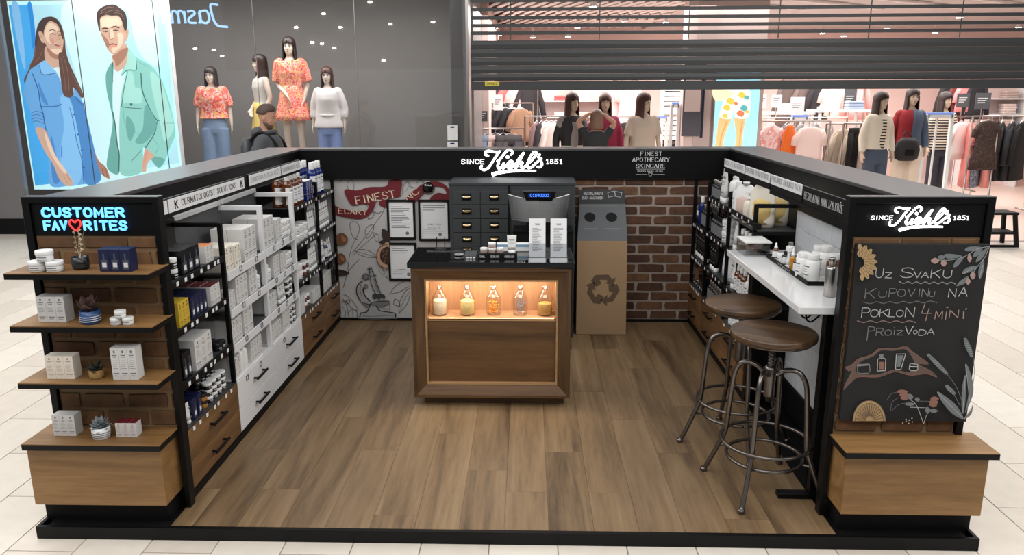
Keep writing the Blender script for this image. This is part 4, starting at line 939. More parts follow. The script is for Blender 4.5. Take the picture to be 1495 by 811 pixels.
M['slatep'] = mat('printed bottle grey', (70, 76, 88), .4)
NAMES = dict(carton='carton', window_carton='carton', jar='cream_jar', bottle='product_bottle', pump='pump_bottle', dropper='dropper_bottle', tube='product_tube', pouch='refill_pouch', squat='product_bottle')
CATS = dict(carton='box', window_carton='box', jar='jar', bottle='bottle', pump='bottle', dropper='bottle', tube='tube', pouch='pouch', squat='bottle')
def prod(kind, args, label, loc, rz=0, group=None):
    t = thing(NAMES[kind], label, CATS[kind], loc, rz+R.uniform(-.03, .03), group)
    for nm_, me in spec(kind, *args): obj(nm_, me, t)
    return t
# where things stand: (side, rack, y range) -> words
WHERE = {'L1': 'first left black rack', 'L2': 'nearer white rack', 'L3': 'farther white rack', 'L4': 'black rack past white ones', 'L5': 'back left corner rack',
         'R1': 'rack by marble ledge', 'R2': 'middle right rack', 'R3': 'back right corner rack'}
SHN = ['top', 'second', 'third', 'bottom']
BAY = {'L1': 3.215, 'L2': 3.81, 'L3': 4.41, 'L4': 5.01, 'L5': 5.61, 'R1': 4.44, 'R2': 5.04, 'R3': 5.64}
ZSH = {'L1': (1.092, .872, .619, .404), 'L2': (.992, .790, .597, .404), 'L3': (.992, .790, .597, .404)}
def row(bay, sh, y, kind, args, desc, n, pitch, depth=1, dpitch=None, x=None, stack=1, sh_h=None):
    """n pieces side by side along the shelf starting at y (centre of the nearest), depth rows to the wall"""
    s = -1 if bay[0] == 'L' else 1; z = ZSH.get(bay, (1.157, .897, .642, .404))[sh]
    w2 = {'carton': args[1]/2, 'window_carton': args[1]/2 if len(args) > 1 else .02}.get(kind, args[0]*.5 if kind in ('tube', 'pouch') else args[0])
    x = x or (XF+.014+w2); dp = dpitch or w2*2+.003
    g = f'{desc}s on the {SHN[sh]} shelf of the {WHERE[bay]}'
    H = sh_h or (args[1] if kind not in ('carton', 'window_carton') else args[2])
    for i in range(n):
        for d in range(depth):
            for k in range(stack):
                pos = [] if n == 1 else [ORD[i]]
                if depth > 1: pos.append(['front row', 'second row', 'third row', 'wall row'][d])
                if stack > 1: pos.append(['lower', 'upper', 'topmost'][k] if stack < 4 else ['lowest', 'second', 'third', 'topmost'][k])
                lab = f"{desc}, {' '.join(pos)+', ' if pos else ''}{SHN[sh]} shelf, {WHERE[bay]}"
                prod(kind, args, lab, (s*(x+d*dp), y+i*pitch, z+k*(H+.0008)), PI/2 if s < 0 else -PI/2, g if n*depth*stack > 1 else None)
C_ = lambda w, d, h, b='carton', i='ink', t=None: (w, d, h, b, i, t)
y = BAY['L1']+.016
row('L1', 0, y+.065, 'jar', (.024, .048, 'blackjar', 'plastic'), 'black jar with white lid', 1, .05, 1, stack=2)
row('L1', 0, y+.055, 'carton', C_(.05, .05, .045, 'brownp', 'inkw'), 'small brown carton behind the jars', 1, .05, x=XF+.13)
row('L1', 0, y+.145, 'window_carton', (.062, .055, .118, 'blackjar'), 'black carton', 3, .064, 2)
row('L1', 0, y+.40, 'carton', C_(.045, .085, .085, 'carton', 'ink', 'orange'), 'white carton with orange lid', 2, .047, 2)
row('L1', 1, y+.050, 'carton', C_(.036, .09, .115, 'yellow', 'red'), 'yellow carton', 3, .037)
row('L1', 1, y+.185, 'window_carton', (.044, .075, .105, 'blue'), 'dark blue carton', 4, .045, 2)
row('L1', 1, y+.408, 'carton', C_(.038, .055, .100, 'carton', 'ink', 'red'), 'white carton with red top', 3, .039, 4)
row('L1', 2, y+.045, 'window_carton', (.04, .05, .13, 'blackjar'), 'tall black carton', 2, .045, 2)
row('L1', 2, y+.190, 'carton', C_(.062, .115, .150), 'large white carton', 3, .063, 1)
row('L1', 2, y+.46, 'jar', (.024, .04, 'blackjar', 'blackjar'), 'small black jar', 2, .052, 2)
row('L1', 3, y+.050, 'tube', (.036, .10, 'plastic', 'plastic'), 'white tube', 1, .05)
row('L1', 3, y+.098, 'window_carton', (.042, .07, .105, 'blue'), 'dark blue carton', 2, .055, 1)
row('L1', 3, y+.098, 'window_carton', (.045, .06, .110, 'blackjar'), 'black carton behind', 2, .055, 1, x=XF+.15)
row('L1', 3, y+.235, 'jar', (.024, .036, 'oil', 'blackjar'), 'small brown jar with black lid', 1, .05, 1, stack=2)
row('L1', 3, y+.300, 'jar', (.025, .034, 'blackjar', 'plastic'), 'low black jar with white lid', 4, .056, 1, stack=3)
row('L1', 3, y+.300, 'jar', (.025, .042, 'blackjar', 'blackjar'), 'low black jar', 4, .056, 2, stack=3, x=XF+.095)
y = BAY['L2']
row('L2', 0, y+.055, 'carton', C_(.050, .085, .130, 'cartonw'), 'cream white carton', 2, .052, 2)
row('L2', 0, y+.175, 'carton', C_(.045, .08, .120, 'cartonw'), 'cream white carton beside the tall pair', 2, .047, 2)
row('L2', 0, y+.335, 'carton', C_(.062, .09, .180), 'tall white carton', 3, .063, 2)
row('L2', 1, y+.050, 'carton', C_(.040, .085, .095), 'low white carton', 2, .042, 2)
row('L2', 1, y+.165, 'carton', C_(.053, .085, .145), 'white printed carton', 3, .054, 2)
row('L2', 1, y+.365, 'carton', C_(.056, .085, .160), 'tall white carton', 2, .057, 2)
row('L2', 1, y+.50, 'bottle', (.026, .11, 'plastic', 'plastic', 'sheet'), 'white bottle', 1, .06, 2)
row('L2', 2, y+.060, 'carton', C_(.046, .10, .130), 'white three panel carton', 3, .047, 2)
row('L2', 2, y+.240, 'carton', C_(.070, .11, .165), 'large white carton', 2, .071, 1)
row('L2', 3, y+.040, 'carton', C_(.045, .07, .120), 'white carton', 2, .047, 2)
row('L2', 3, y+.155, 'pump', (.026, .165, 'clearp'), 'clear pump bottle', 3, .055, 1)  if False else row('L2', 3, y+.155, 'pump', (.026, .165, 'plastic'), 'white pump bottle', 2, .058, 1)
row('L2', 3, y+.300, 'carton', C_(.042, .09, .125), 'white boxed set carton', 4, .043, 1)
y = BAY['L3']
row('L3', 0, y+.055, 'carton', C_(.060, .09, .185), 'tall white carton', 3, .061, 2)
row('L3', 0, y+.275, 'carton', C_(.052, .08, .145), 'white carton', 2, .053, 2)
row('L3', 0, y+.420, 'jar', (.026, .036, 'plastic', 'plastic'), 'white jar', 3, .056, 2, stack=3)
row('L3', 1, y+.040, 'bottle', (.026, .10, 'plastic', 'plastic', 'sheet'), 'white bottle', 2, .056, 1)
row('L3', 1, y+.185, 'carton', C_(.056, .09, .130), 'white carton', 2, .057, 2)
row('L3', 1, y+.325, 'carton', C_(.050, .08, .122), 'narrow white carton', 2, .051, 2)
row('L3', 1, y+.460, 'jar', (.030, .048, 'plastic', 'plastic'), 'white jar', 2, .064, 2, stack=2)
row('L3', 2, y+.045, 'carton', C_(.050, .11, .115), 'white carton', 3, .051, 1)
row('L3', 2, y+.265, 'tube', (.040, .155, 'plastic', 'plastic'), 'tall white tube', 3, .044, 1)
row('L3', 2, y+.430, 'jar', (.028, .038, 'blackjar', 'plastic'), 'black jar with white lid', 2, .062, 2, stack=3)
row('L3', 3, y+.050, 'carton', C_(.046, .11, .110), 'white carton', 4, .047, 1)
row('L3', 3, y+.280, 'carton', C_(.050, .09, .165), 'tall white carton', 3, .051, 1)
row('L3', 3, y+.460, 'jar', (.028, .038, 'blackjar', 'plastic'), 'black jar with white lid', 2, .062, 1, stack=3)
y = BAY['L4']
row('L4', 0, y+.045, 'bottle', (.034, .225, 'amber', 'plastic', 'sheet'), 'brown bottle with white cap', 4, .078, 2)
row('L4', 0, y+.385, 'carton', C_(.05, .12, .045, 'blueb', 'inkw', 'plastic'), 'flat blue carton', 3, .056, 1, stack=3)
row('L4', 1, y+.050, 'jar', (.044, .058, 'plastic', 'plastic'), 'wide white jar', 4, .094, 2, stack=2)
row('L4', 1, y+.430, 'tube', (.046, .17, 'plastic', 'plastic'), 'white tube', 3, .056, 1)
row('L4', 2, y+.060, 'jar', (.040, .056, 'plastic', 'plastic'), 'white jar', 2, .088, 2, stack=2)
row('L4', 2, y+.235, 'jar', (.030, .048, 'amber', 'plastic'), 'amber jar with white lid', 2, .066, 1, stack=2)
row('L4', 2, y+.385, 'tube', (.044, .16, 'plastic', 'plastic'), 'white tube', 4, .05, 1)
row('L4', 3, y+.060, 'carton', C_(.060, .06, .060), 'small white carton', 2, .064, 1, stack=2)
row('L4', 3, y+.200, 'jar', (.034, .052, 'amber', 'plastic'), 'amber jar with white lid', 2, .072, 1, stack=2)
row('L4', 3, y+.380, 'carton', C_(.048, .12, .09), 'white carton', 4, .05, 1)
y = BAY['L5']
row('L5', 0, y+.050, 'bottle', (.038, .245, 'blueb', 'plastic', 'sheet'), 'blue bottle with white cap', 3, .086, 1)
row('L5', 0, y+.060, 'bottle', (.036, .245, 'blueb', 'plastic', 'sheet'), 'blue bottle behind', 3, .09, 1, x=XF+.16)
row('L5', 1, y+.045, 'tube', (.052, .185, 'plastic', 'plastic'), 'tall white tube', 6, .062, 2)
row('L5', 2, y+.045, 'tube', (.046, .16, 'plastic', 'plastic'), 'white tube', 3, .056, 2)
row('L5', 2, y+.240, 'bottle', (.026, .13, 'blueb', 'plastic', 'sheet'), 'small blue bottle', 1, .06)
row('L5', 2, y+.310, 'tube', (.044, .14, 'plastic', 'plastic'), 'short white tube', 2, .056)
row('L5', 3, y+.060, 'carton', C_(.048, .10, .135), 'white carton', 5, .05, 1)
row('L5', 3, y+.350, 'bottle', (.026, .17, 'blackjar', 'blackjar', None), 'black bottle', 2, .058)
y = BAY['R3']
row('R3', 1, y+.07, 'bottle', (.030, .17, 'blackjar', 'steel', 'ink'), 'dark bottle', 3, .068, 2)
row('R3', 1, y+.31, 'bottle', (.028, .215, 'blueb', 'plastic', None), 'dark blue bottle with pale cap', 1, .06)
row('R3', 1, y+.37, 'dropper', (.018, .09, 'blackjar'), 'small dark dropper bottle', 2, .045, 1)
row('R3', 2, y+.06, 'tube', (.048, .20, 'blackjar', 'plastic'), 'black tube with white cap', 6, .062, 1)
row('R3', 3, y+.05, 'window_carton', (.07, .06, .09, 'blackjar'), 'black carton', 2, .08, 2)
row('R3', 3, y+.24, 'jar', (.028, .05, 'blackjar', 'steel'), 'black jar with steel lid', 3, .062, 2)
y = BAY['R2']
row('R2', 0, y+.045, 'pump', (.034, .245, 'plastic'), 'white pump bottle', 1, .07)
row('R2', 0, y+.14, 'pouch', (.13, .23, 'plastic', 'plastic'), 'white refill pouch', 1, .1)
row('R2', 0, y+.245, 'tube', (.056, .225, 'plastic', 'plastic'), 'white tube', 2, .058)
row('R2', 0, y+.37, 'bottle', (.022, .13, 'blackjar', 'steel', 'ink'), 'small dark bottle', 4, .05, 2)
row('R2', 1, y+.07, 'jar', (.046, .078, 'plastic', 'plastic'), 'wide white tub', 2, .10, 1, stack=2)
row('R2', 1, y+.25, 'bottle', (.022, .15, 'blackjar', 'blackjar', 'ink'), 'slim black bottle', 5, .058, 2)
row('R2', 2, y+.09, 'pouch', (.13, .23, 'plastic', 'sheet'), 'large white refill pouch', 2, .14)
row('R2', 2, y+.36, 'tube', (.05, .20, 'blackjar', 'plastic'), 'black tube with white cap', 3, .06)
row('R2', 3, y+.10, 'pouch', (.11, .17, 'plastic', 'sheet'), 'white refill pouch', 1, .14)
row('R2', 3, y+.22, 'bottle', (.03, .15, 'blackjar', 'steel', 'ink'), 'dark bottle', 5, .066, 1)
M['pinkw'] = mat('pinkish print', (206, 180, 170), .6); M['grains'] = mat('yellow grains', (214, 184, 116), .7, noise=.15, nscale=200)
y = BAY['R1']
z1_ = 1.1128
for (x, yy, kd, ar, rz, lb) in ((1.510, 4.570, 'pouch', (.148, .275, 'cream', 'grains'), -.45, 'cream refill pouch with yellow contents, left one behind the nearest black frame'), (1.620, 4.640, 'pouch', (.142, .270, 'cream', 'grains'), -.35, 'cream refill pouch with yellow contents, right one against the tile wall'),
    (1.470, 4.715, 'pump', (.030, .19, 'cream'), -.9, 'cream pump bottle next to the yellow pouches'), (1.560, 4.760, 'bottle', (.040, .215, 'plastic', 'plastic', 'sheet'), -1, 'white bottle behind the cream pump bottle'),
    (1.490, 4.860, 'pouch', (.150, .235, 'plastic', 'pinkw'), -.6, 'white refill pouch with pinkish print on the top right shelf'), (1.615, 4.880, 'pouch', (.135, .240, 'plastic', 'brownp'), -.3, 'white refill pouch with brown window by the wall'),
    (1.475, 4.975, 'bottle', (.036, .225, 'plastic', 'plastic', 'sheet'), -1, 'white bottle at the far end of the pouch shelf')):
    prod(kd, ar, lb, (x, yy, z1_), rz, None)
row('R1', 1, y+.12, 'bottle', (.032, .165, 'amber', 'plastic', 'sheet'), 'amber bottle with white cap', 4, .078, 1)
row('R1', 1, y+.50, 'tube', (.058, .225, 'plastic', 'plastic'), 'large white tube', 1, .07)
row('R1', 2, y+.08, 'bottle', (.030, .17, 'plastic', 'plastic', 'sheet'), 'white bottle', 2, .07)
row('R1', 2, y+.24, 'bottle', (.032, .18, 'amber', 'plastic', 'sheet'), 'amber bottle', 3, .075)
row('R1', 2, y+.49, 'tube', (.055, .20, 'plastic', 'plastic'), 'white tube', 1, .07)
row('R1', 3, y+.09, 'carton', C_(.07, .08, .16), 'white carton', 2, .08)
row('R1', 3, y+.30, 'bottle', (.032, .16, 'plastic', 'plastic', 'sheet'), 'white bottle', 3, .08)
br = thing('display_stand', 'small brown open stand on the bottom shelf, back right corner rack', 'stand', (1.53, 5.98, .404))
MB().box(-.07, .07, -.05, .05, .12, .128).box(-.07, -.062, -.05, .05, 0, .12).box(.062, .07, -.05, .05, 0, .12).box(-.062, .062, -.05, .05, .05, .056).build('frame', M['brownp'], br)
# ---------------------------------------------------------------- left tower shelves
ZT4 = (1.1975, .975, .727, .452); TP = lambda u, v, z: at(u, v, 'z', z)
def tprod(kind, args, label, u, v, z, group=None, rz=0, dz=0):
    p = TP(u, v, z); return prod(kind, args, label, (p.x, p.y, z+dz+.0004), rz, group)
g = 'stacked white cream jars on the top tower shelf'
J = (.034, .043, 'plastic', 'plastic'); p = TP(56, 396, ZT4[0]); q = TP(80, 396, ZT4[0])
q = Vector((p.x+.071, p.y, 0))
prod('jar', J, 'white cream jar, lower left of three, top shelf of the left tower', (p.x, p.y, ZT4[0]+.0004), 0, g)
prod('jar', J, 'white cream jar, lower right of three, top shelf of the left tower', (q.x, q.y, ZT4[0]+.0004), 0, g)
prod('jar', J, 'white cream jar on top of two others, top shelf of the left tower', ((p.x+q.x)/2, q.y, ZT4[0]+.044), 0, g)
g = 'small white jars on the second tower shelf'; J = (.023, .030, 'plastic', 'plastic'); p = TP(170, 474, ZT4[1])
for a, b, c, lb in ((0, 0, 0, 'lower left'), (.048, .004, 0, 'lower right'), (.022, -.001, .0312, 'top')): prod('jar', J, f'small white jar, {lb} of three, second shelf of the left tower', (p.x+a, p.y+b, ZT4[1]+.0004+c), 0, g)
def blk(n, w, d, h, u, v, zi, desc, name, kind='carton', extra=(), rz=0, body='carton', ink='ink', top=None):
    p = TP(u, v, ZT4[zi])
    for i in range(n):
        a = C_(w-.0006, d, h, body, ink, top) if kind == 'carton' else (w-.0006, d, h, body)
        ox = (i+.5)*w
        t = prod(kind, a, f'{desc}, {["left", "middle", "right"][i]} of three, {["top", "second", "third", "lowest"][zi]} shelf of the left tower', (p.x+ox*math.cos(rz), p.y+d/2+ox*math.sin(rz), ZT4[zi]+.0004), 0, name)
        t.rotation_euler = (0, 0, rz)
blk(3, .0440, .055, .093, 146, 397, 0, 'navy blue carton with bottle print', 'navy cartons on the top tower shelf', 'window_carton', body='blue')
blk(3, .0400, .060, .110, 57, 471, 1, 'white carton of middle height', 'white cartons on the second tower shelf', rz=-.03)
blk(3, .0400, .055, .105, 68, 554, 2, 'white carton with reddish print', 'white cartons on the third tower shelf', rz=.0, body='cartonw', ink='redp') if False else None
M['redp'] = mat('faded red print', (176, 128, 122), .6)
blk(3, .0400, .055, .102, 69, 554, 2, 'white carton with faint red print', 'white cartons at the left of the third tower shelf', body='cartonw', ink='redp')
blk(3, .0350, .060, .143, 165, 556, 2, 'tall white carton', 'tall white cartons at the right of the third tower shelf', rz=.04)
blk(3, .0330, .055, .096, 79, 637, 3, 'white carton, left group', 'white cartons at the left of the lowest tower shelf')
blk(3, .0300, .050, .066, 170, 639, 3, 'low white carton with red top', 'low cartons at the right of the lowest tower shelf', top='red', ink='redp')
# plants in pots
M['leafd'] = mat('dusky leaf', (82, 58, 52), .6); M['leafg'] = mat('dark green leaf', (46, 56, 46), .6); M['leafs'] = mat('grey succulent', (128, 136, 140), .6); M['twig'] = mat('dry twig', (176, 158, 128), .8)
def leafmesh(L, w, th=.002):
    return MB().loft([(Vector((0, 0, L*f)), Vector((w*math.sin(PI*min(1, f*.9+.08)), 0, 0)), Vector((0, th*(1-f*.5), 0))) for f in (0, .15, .35, .6, .85, 1)], 8)
def plant(label, u, v, zi, pot, leaves):
    p = TP(u, v, ZT4[zi]); t = thing('potted_plant', label, 'plant', (p.x, p.y, ZT4[zi]))
    r, h, m, stripe = pot
    MB().lathe([(r*.82, 0), (r*.9, .003), (r, h*.35), (r*.98, h), (r*.86, h), (r*.84, h*.85), (0, h*.85)], 20, caps=False).build('pot', m, t)
    sp = MB()
    for k in range(3): sp.lathe([(r*1.012, h*(.25+.16*k)), (r*1.02, h*(.28+.16*k)), (r*1.012, h*(.31+.16*k))], 20, caps=False)
    sp.build('pot_print', stripe, t)
    leaves(t, r, h)
def rosette(col, n, L, w, up):
    def f(t, r, h):
        me = leafmesh(L, w).mesh('leaf', M[col])
        for i in range(n):
            a = i*2.4; tilt = .35+.9*(1-i/n)*up
            obj('leaf', me, t, (.006*math.cos(a), .006*math.sin(a), h*.85+.012*i/n), rot=(tilt*1.0, 0, a))
    return f
def twigs(t, r, h):
    st = MB(); rr = random.Random(4)
    for k in range(3): st.tube([(0, 0, h*.8), (.01*(k-1), .003, h+.05), (.02*(k-1)+.01, 0, h+.105)], .0014, 5)
    st.build('stem', M['twig'], t)
    me = leafmesh(.018, .006, .003).mesh('leaf', M['twig'])
    for i in range(14): obj('leaf', me, t, ((i % 3-1)*.012+.004, 0, h+.012+.007*i), rot=(.9, 0, i*2.1))
plant('dry twig plant in a black pot on the top shelf of the left tower', 119, 393, 0, (.033, .052, M['blackjar'], M['dark']), twigs)
plant('dusky leaved succulent in a blue pot on the second shelf of the left tower', 133, 472, 1, (.040, .056, mat('blue glaze', (42, 74, 122), .3), M['inkw']), rosette('leafd', 10, .068, .021, .55))
plant('small dark succulent in a tan woven pot on the third shelf of the left tower', 142, 552, 2, (.030, .038, mat('tan weave', (150, 116, 66), .8, noise=.2, nscale=120), mat('tan band', (178, 142, 88), .8)), rosette('leafg', 12, .042, .011, 1.2))
plant('grey rosette succulent in a white pot on the lowest shelf of the left tower', 149, 639, 3, (.038, .052, M['plastic'], M['ink']), rosette('leafs', 22, .046, .014, 1.5))
# ---------------------------------------------------------------- small goods on the counter
J = (.0225, .030, 'brownj', 'plastic'); M['brownj'] = mat('rosy jar', (182, 158, 150), .3)
_cache.clear()
for a, dz, lb in ((-.137, 0, 'lower left'), (-.090, 0, 'lower middle'), (-.043, 0, 'lower right'), (-.090, .031, 'topmost')):
    prod('jar', J, f'small rosy jar with white lid, {lb} of the pyramid on the counter riser', (a, 4.422, ZT+.0305+dz), 0, 'small jars on the counter riser')
prod('tube', (.056, .105, 'plastic', 'plastic'), 'white cream tube standing on the counter riser', (.026, 4.422, ZT+.0305), 0)
t = thing('note_stand', 'white box with light blue strip on the counter behind the jars', 'box', (.03, 4.62, ZT)); MB().box(-.10, .10, -.02, .02, 0, .05).build('box_body', M['plastic'], t); MB().box(-.10, .10, -.021, -.02, .030, .044).build('blue_strip', mat('pale blue', (120, 160, 190), .5), t)
t = thing('tea_light', 'small silver dish at the left of the counter top', 'dish', (-.29, 4.48, ZT)); MB().lathe([(.018, 0), (.028, .004), (.03, .010), (.026, .010), (.02, .005), (0, .005)], 20, caps=False).build('dish', M['steel'], t)
t = thing('wire_rack', 'black two-prong wire stand at the left back of the counter', 'stand', (-.42, 4.66, ZT)); 
for x in (-.025, .025): MB().tube([(x, 0, 0), (x, .01, .075)], .003, 6).build('prong', M['blackm'], t)
MB().box(-.035, .035, -.02, .02, 0, .004).build('base', M['blackm'], t)
t = thing('card_terminal', 'small black card terminal with cable on the counter left of the riser', 'terminal', (-.215, 4.42, ZT)); MB().hexa([(-.035, -.035, 0), (.035, -.035, 0), (.035, .04, 0), (-.035, .04, 0), (-.035, -.03, .018), (.035, -.03, .018), (.035, .04, .034), (-.035, .04, .034)]).build('body', M['dark'], t, .002)
kb = MB()
for i in range(3): kb.box(-.026+i*.02, -.012+i*.02, -.0345, -.033, .004, .012)
kb.build('keys', M['inkw'], t); MB().tube(smooth([(-.03, .04, .02), (-.05, .03, .045), (-.02, .0, .05), (.0, .03, .036)], 5), .002, 6).build('cable', M['blackm'], t)
# ---------------------------------------------------------------- apothecary cabinet and till screen
AC = thing('apothecary_cabinet', 'charcoal apothecary cabinet with brass cup pulls behind the counter', 'cabinet', (.0, 5.87, FZ))
part(AC, 'body', MB().box(-.462, .470, 5.66, 6.06, FZ+.001, 1.235), M['cabinet'], .003)
part(AC, 'top_board', MB().box(-.468, .476, 5.652, 6.063, 1.235, 1.252), M['cabinet'], .002)
part(AC, 'divider', B(-.026, -.012, 5.650, 5.66, FZ+.06, 1.235), M['blackm'])
dfm = B(-.1015, .1015, -.010, 0, -.0505, .0505).mesh('drawer', M['cabinet'], .002)
rec = MB().box(-.036, .036, -.0115, -.010, -.020, .026).box(-.036, .036, -.0135, -.0115, .020, .026).mesh('pull_plate', M['blackm'], .0005)
cup = MB().loft([(Vector((0, -.012, .016)), Vector((.022, 0, 0)), Vector((0, .006, .0))), (Vector((0, -.016, .012)), Vector((.031, 0, 0)), Vector((0, .016, 0))), (Vector((0, -.016, .002)), Vector((.033, 0, 0)), Vector((0, .020, 0))), (Vector((0, -.012, -.006)), Vector((.026, 0, 0)), Vector((0, .012, 0)))], 16).mesh('cup_pull', M['brass'])
for c_ in range(4):
    for r_ in range(10):
        x = (-.335, -.129, .101, .333)[c_]; z = 1.142-r_*.105
        d = obj('drawer', dfm, AC, (x, 5.66-AC.location.y, z-FZ))
        if c_ < 2: obj('pull_plate', rec, d, (0, 0, 0)); obj('cup_pull', cup, d, (0, 0, 0))
MT = thing('till_monitor', 'smoked hood with blue digital display on a black till behind the counter', 'monitor', (.215, 5.45, 1.0))
dm = at(788, 292, 'y', 5.40)
SH = MB(); HX0, HX1 = -.020, .412
hy = lambda x: .034*(1-(2*(x-HX0)/(HX1-HX0)-1)**2)
for i in range(14):
    xa, xb = HX0+(HX1-HX0)*i/14, HX0+(HX1-HX0)*(i+1)/14; k = lambda x: .195+(x-.195)*.88
    SH.add([(xa, 5.36-hy(xa), 1.205-hy(xa)), (xb, 5.36-hy(xb), 1.205-hy(xb)), (k(xb), 5.31-hy(xb), 1.035-hy(xb)*.5), (k(xa), 5.31-hy(xa), 1.035-hy(xa)*.5)], [(3, 2, 1, 0)], 0, True)
part(MT, 'hood', SH, M['smoke'])
for e in ((HX0, .085), (.315, HX1)): part(MT, 'hood_edge', MB().tube([(e[0]+(e[1]-e[0])*q/6, 5.358-hy(e[0]+(e[1]-e[0])*q/6), 1.206-hy(e[0]+(e[1]-e[0])*q/6)) for q in range(7)], .0032, 6), M['plastic'])
part(MT, 'display_housing', MB().hexa([(.106, 5.31, 1.170), (.292, 5.31, 1.170), (.292, 5.37, 1.170), (.106, 5.37, 1.170), (.084, 5.30, 1.232), (.316, 5.30, 1.232), (.316, 5.37, 1.232), (.084, 5.37, 1.232)]), M['blackm'], .003)
part(MT, 'display_screen', B(.120, .280, 5.294, 5.301, 1.188, 1.224), mat('dark display', (14, 20, 44), .2))
dg = MB()
for i, ch in enumerate('01590000'): text_into(dg, ch, .142+i*.0165, 1.197, .019, .003, None, False, 5.2925)
part(MT, 'digits', dg, M['screen'])
part(MT, 'till_body', MB().box(.11, .40, 5.40, 5.60, .94, 1.10).box(.20, .31, 5.385, 5.45, 1.085, 1.20), M['blackm'], .004)
part(MT, 'neck', B(.23, .28, 5.40, 5.44, 1.09, 1.20), M['blackm'])
sd = thing('back_desk', 'dark low cabinet standing behind the counter under the till', 'cabinet', (.20, 5.49, FZ)); part(sd, 'body', B(.02, .44, 5.38, 5.62, FZ+.001, .925), M['blackm']); part(sd, 'top', B(.015, .445, 5.375, 5.625, .925, .94), M['black'], .001)
# ---------------------------------------------------------------- recycling bin
RB = thing('recycling_bin', 'brown cardboard recycling bin with slanted grey top, two holes and arrows print', 'bin', (.71, 6.0, FZ))
x0, x1, yf = .512, .904, 5.86
x0, x1 = at(841, 489, 'z', FZ).x, at(914, 490, 'z', FZ).x; yf = at(877, 489, 'z', FZ).y
xt0, xt1 = at(843, 352, 'y', yf).x, at(916, 352, 'y', yf).x; zt = at(880, 352, 'y', yf).z
part(RB, 'box', MB().hexa([(x0, yf, FZ+.001), (x1, yf, FZ+.001), (x1, 6.08, FZ+.001), (x0, 6.08, FZ+.001), (xt0, yf, zt), (xt1, yf, zt), (xt1, 6.08, zt), (xt0, 6.08, zt)]), M['cardb'], .002)
ys, zs_ = 6.03, at(880, 297, 'y', 6.03).z; xs0, xs1 = at(846, 297, 'y', ys).x, at(913, 297, 'y', ys).x
part(RB, 'slanted_top', MB().hexa([(xt0, yf, zt), (xt1, yf, zt), (xt1, 6.07, zt), (xt0, 6.07, zt), (xs0, ys, zs_), (xs1, ys, zs_), (xs1, 6.07, zs_), (xs0, 6.07, zs_)]), M['slate'], .001)
zh = at(880, 277, 'y', ys).z; xh0, xh1 = at(845, 277, 'y', ys).x, at(911, 277, 'y', ys).x
part(RB, 'header_board', MB().hexa([(xs0, ys-.006, zs_), (xs1, ys-.006, zs_), (xs1, ys+.004, zs_), (xs0, ys+.004, zs_), (xh0, ys-.006, zh), (xh1, ys-.006, zh), (xh1, ys+.004, zh), (xh0, ys+.004, zh)]), mat('dark slate print', (56, 58, 58), .7), .001)
tb = MB(); text_into(tb, 'RECIKLIRAJ &', xh0+.115, zh-.040, .020, .003, .150, False, ys-.0065); text_into(tb, 'BUDI NAGRADEN!', xh0+.115, zh-.075, .020, .003, .170, False, ys-.0065)
for dx, dz, an in ((.235, -.085, .25), (.275, -.075, -.2)):
    ca, sa = math.cos(an), math.sin(an); P = [(xh0+dx+a*ca-b*sa, zh+dz+.025+a*sa+b*ca) for a, b in ((0, 0), (.055, 0), (.055, .038), (0, .038), (0, 0))]; tb.ribbon(P, .0025, ys-.0065)
part(RB, 'header_lettering', tb, M['inkw'])
sl_ = lambda f: (yf+(ys-yf)*f, zt+(zs_-zt)*f)
hm = MB(); nrm = Vector((0, -(zs_-zt), (ys-yf))).normalized(); upv = Vector((0, ys-yf, zs_-zt)).normalized()
for cx in (xt0+.105, xt1-.105):
    c = Vector((cx, *sl_(.62)))+nrm*.0012
    hm.add([c+Vector((.043*math.cos(2*PI*i/28), 0, 0))+upv*.048*math.sin(2*PI*i/28) for i in range(28)], [list(range(28))])
part(RB, 'hole_disc', hm, mat('hole darkness', (4, 4, 4), 1)); RB.children[-1]['label'] = 'two black discs for the dark of the round openings'  # flat black discs laid on the top, painted darkness in place of cut holes
tb = MB()
def online(x0_, x1_, f, w_=.006):
    a = Vector((x0_, *sl_(f)))+nrm*.001; b = Vector((x1_, *sl_(f)))+nrm*.001; tb.add([a, b, b+upv*w_, a+upv*w_], [(0, 1, 2, 3)])
online(xt0+.03, xt1-.04, .90, .004); online(xt0+.03, xt1-.05, .935, .003)
for cx in (xt0+.105, xt1-.105): online(cx-.055, cx+.055, .30, .010); online(cx-.04, cx+.04, .25, .004)
part(RB, 'top_lettering', tb, M['ink'])
# recycling arrows: three bent, tapered arrows round a centre
ra = MB(); cxr, czr = at(880, 423, 'y', yf).x, at(880, 423, 'y', yf).z
for k in range(3):
    an = k*2*PI/3; ca, sa = math.cos(an), math.sin(an)
    P = [(-.050, .020), (-.092, .072), (-.060, .115), (.040, .118), (.072, .082), (.095, .098), (.085, .028), (.018, .052), (.040, .066), (.020, .078), (-.026, .078), (-.012, .048)]
    P = [(cxr+(a*ca-b*sa)*1.0, czr+(a*sa+b*ca)*1.0) for a, b in P]
    tri = __import__('mathutils').geometry.tessellate_polygon([[Vector((a, b, 0)) for a, b in P]])
    ra.add([(a, yf-.0015, b) for a, b in P], [tuple(t) if _ccw(P, t) else tuple(t[::-1]) for t in tri])
part(RB, 'arrows_print', ra, M['cardd'])
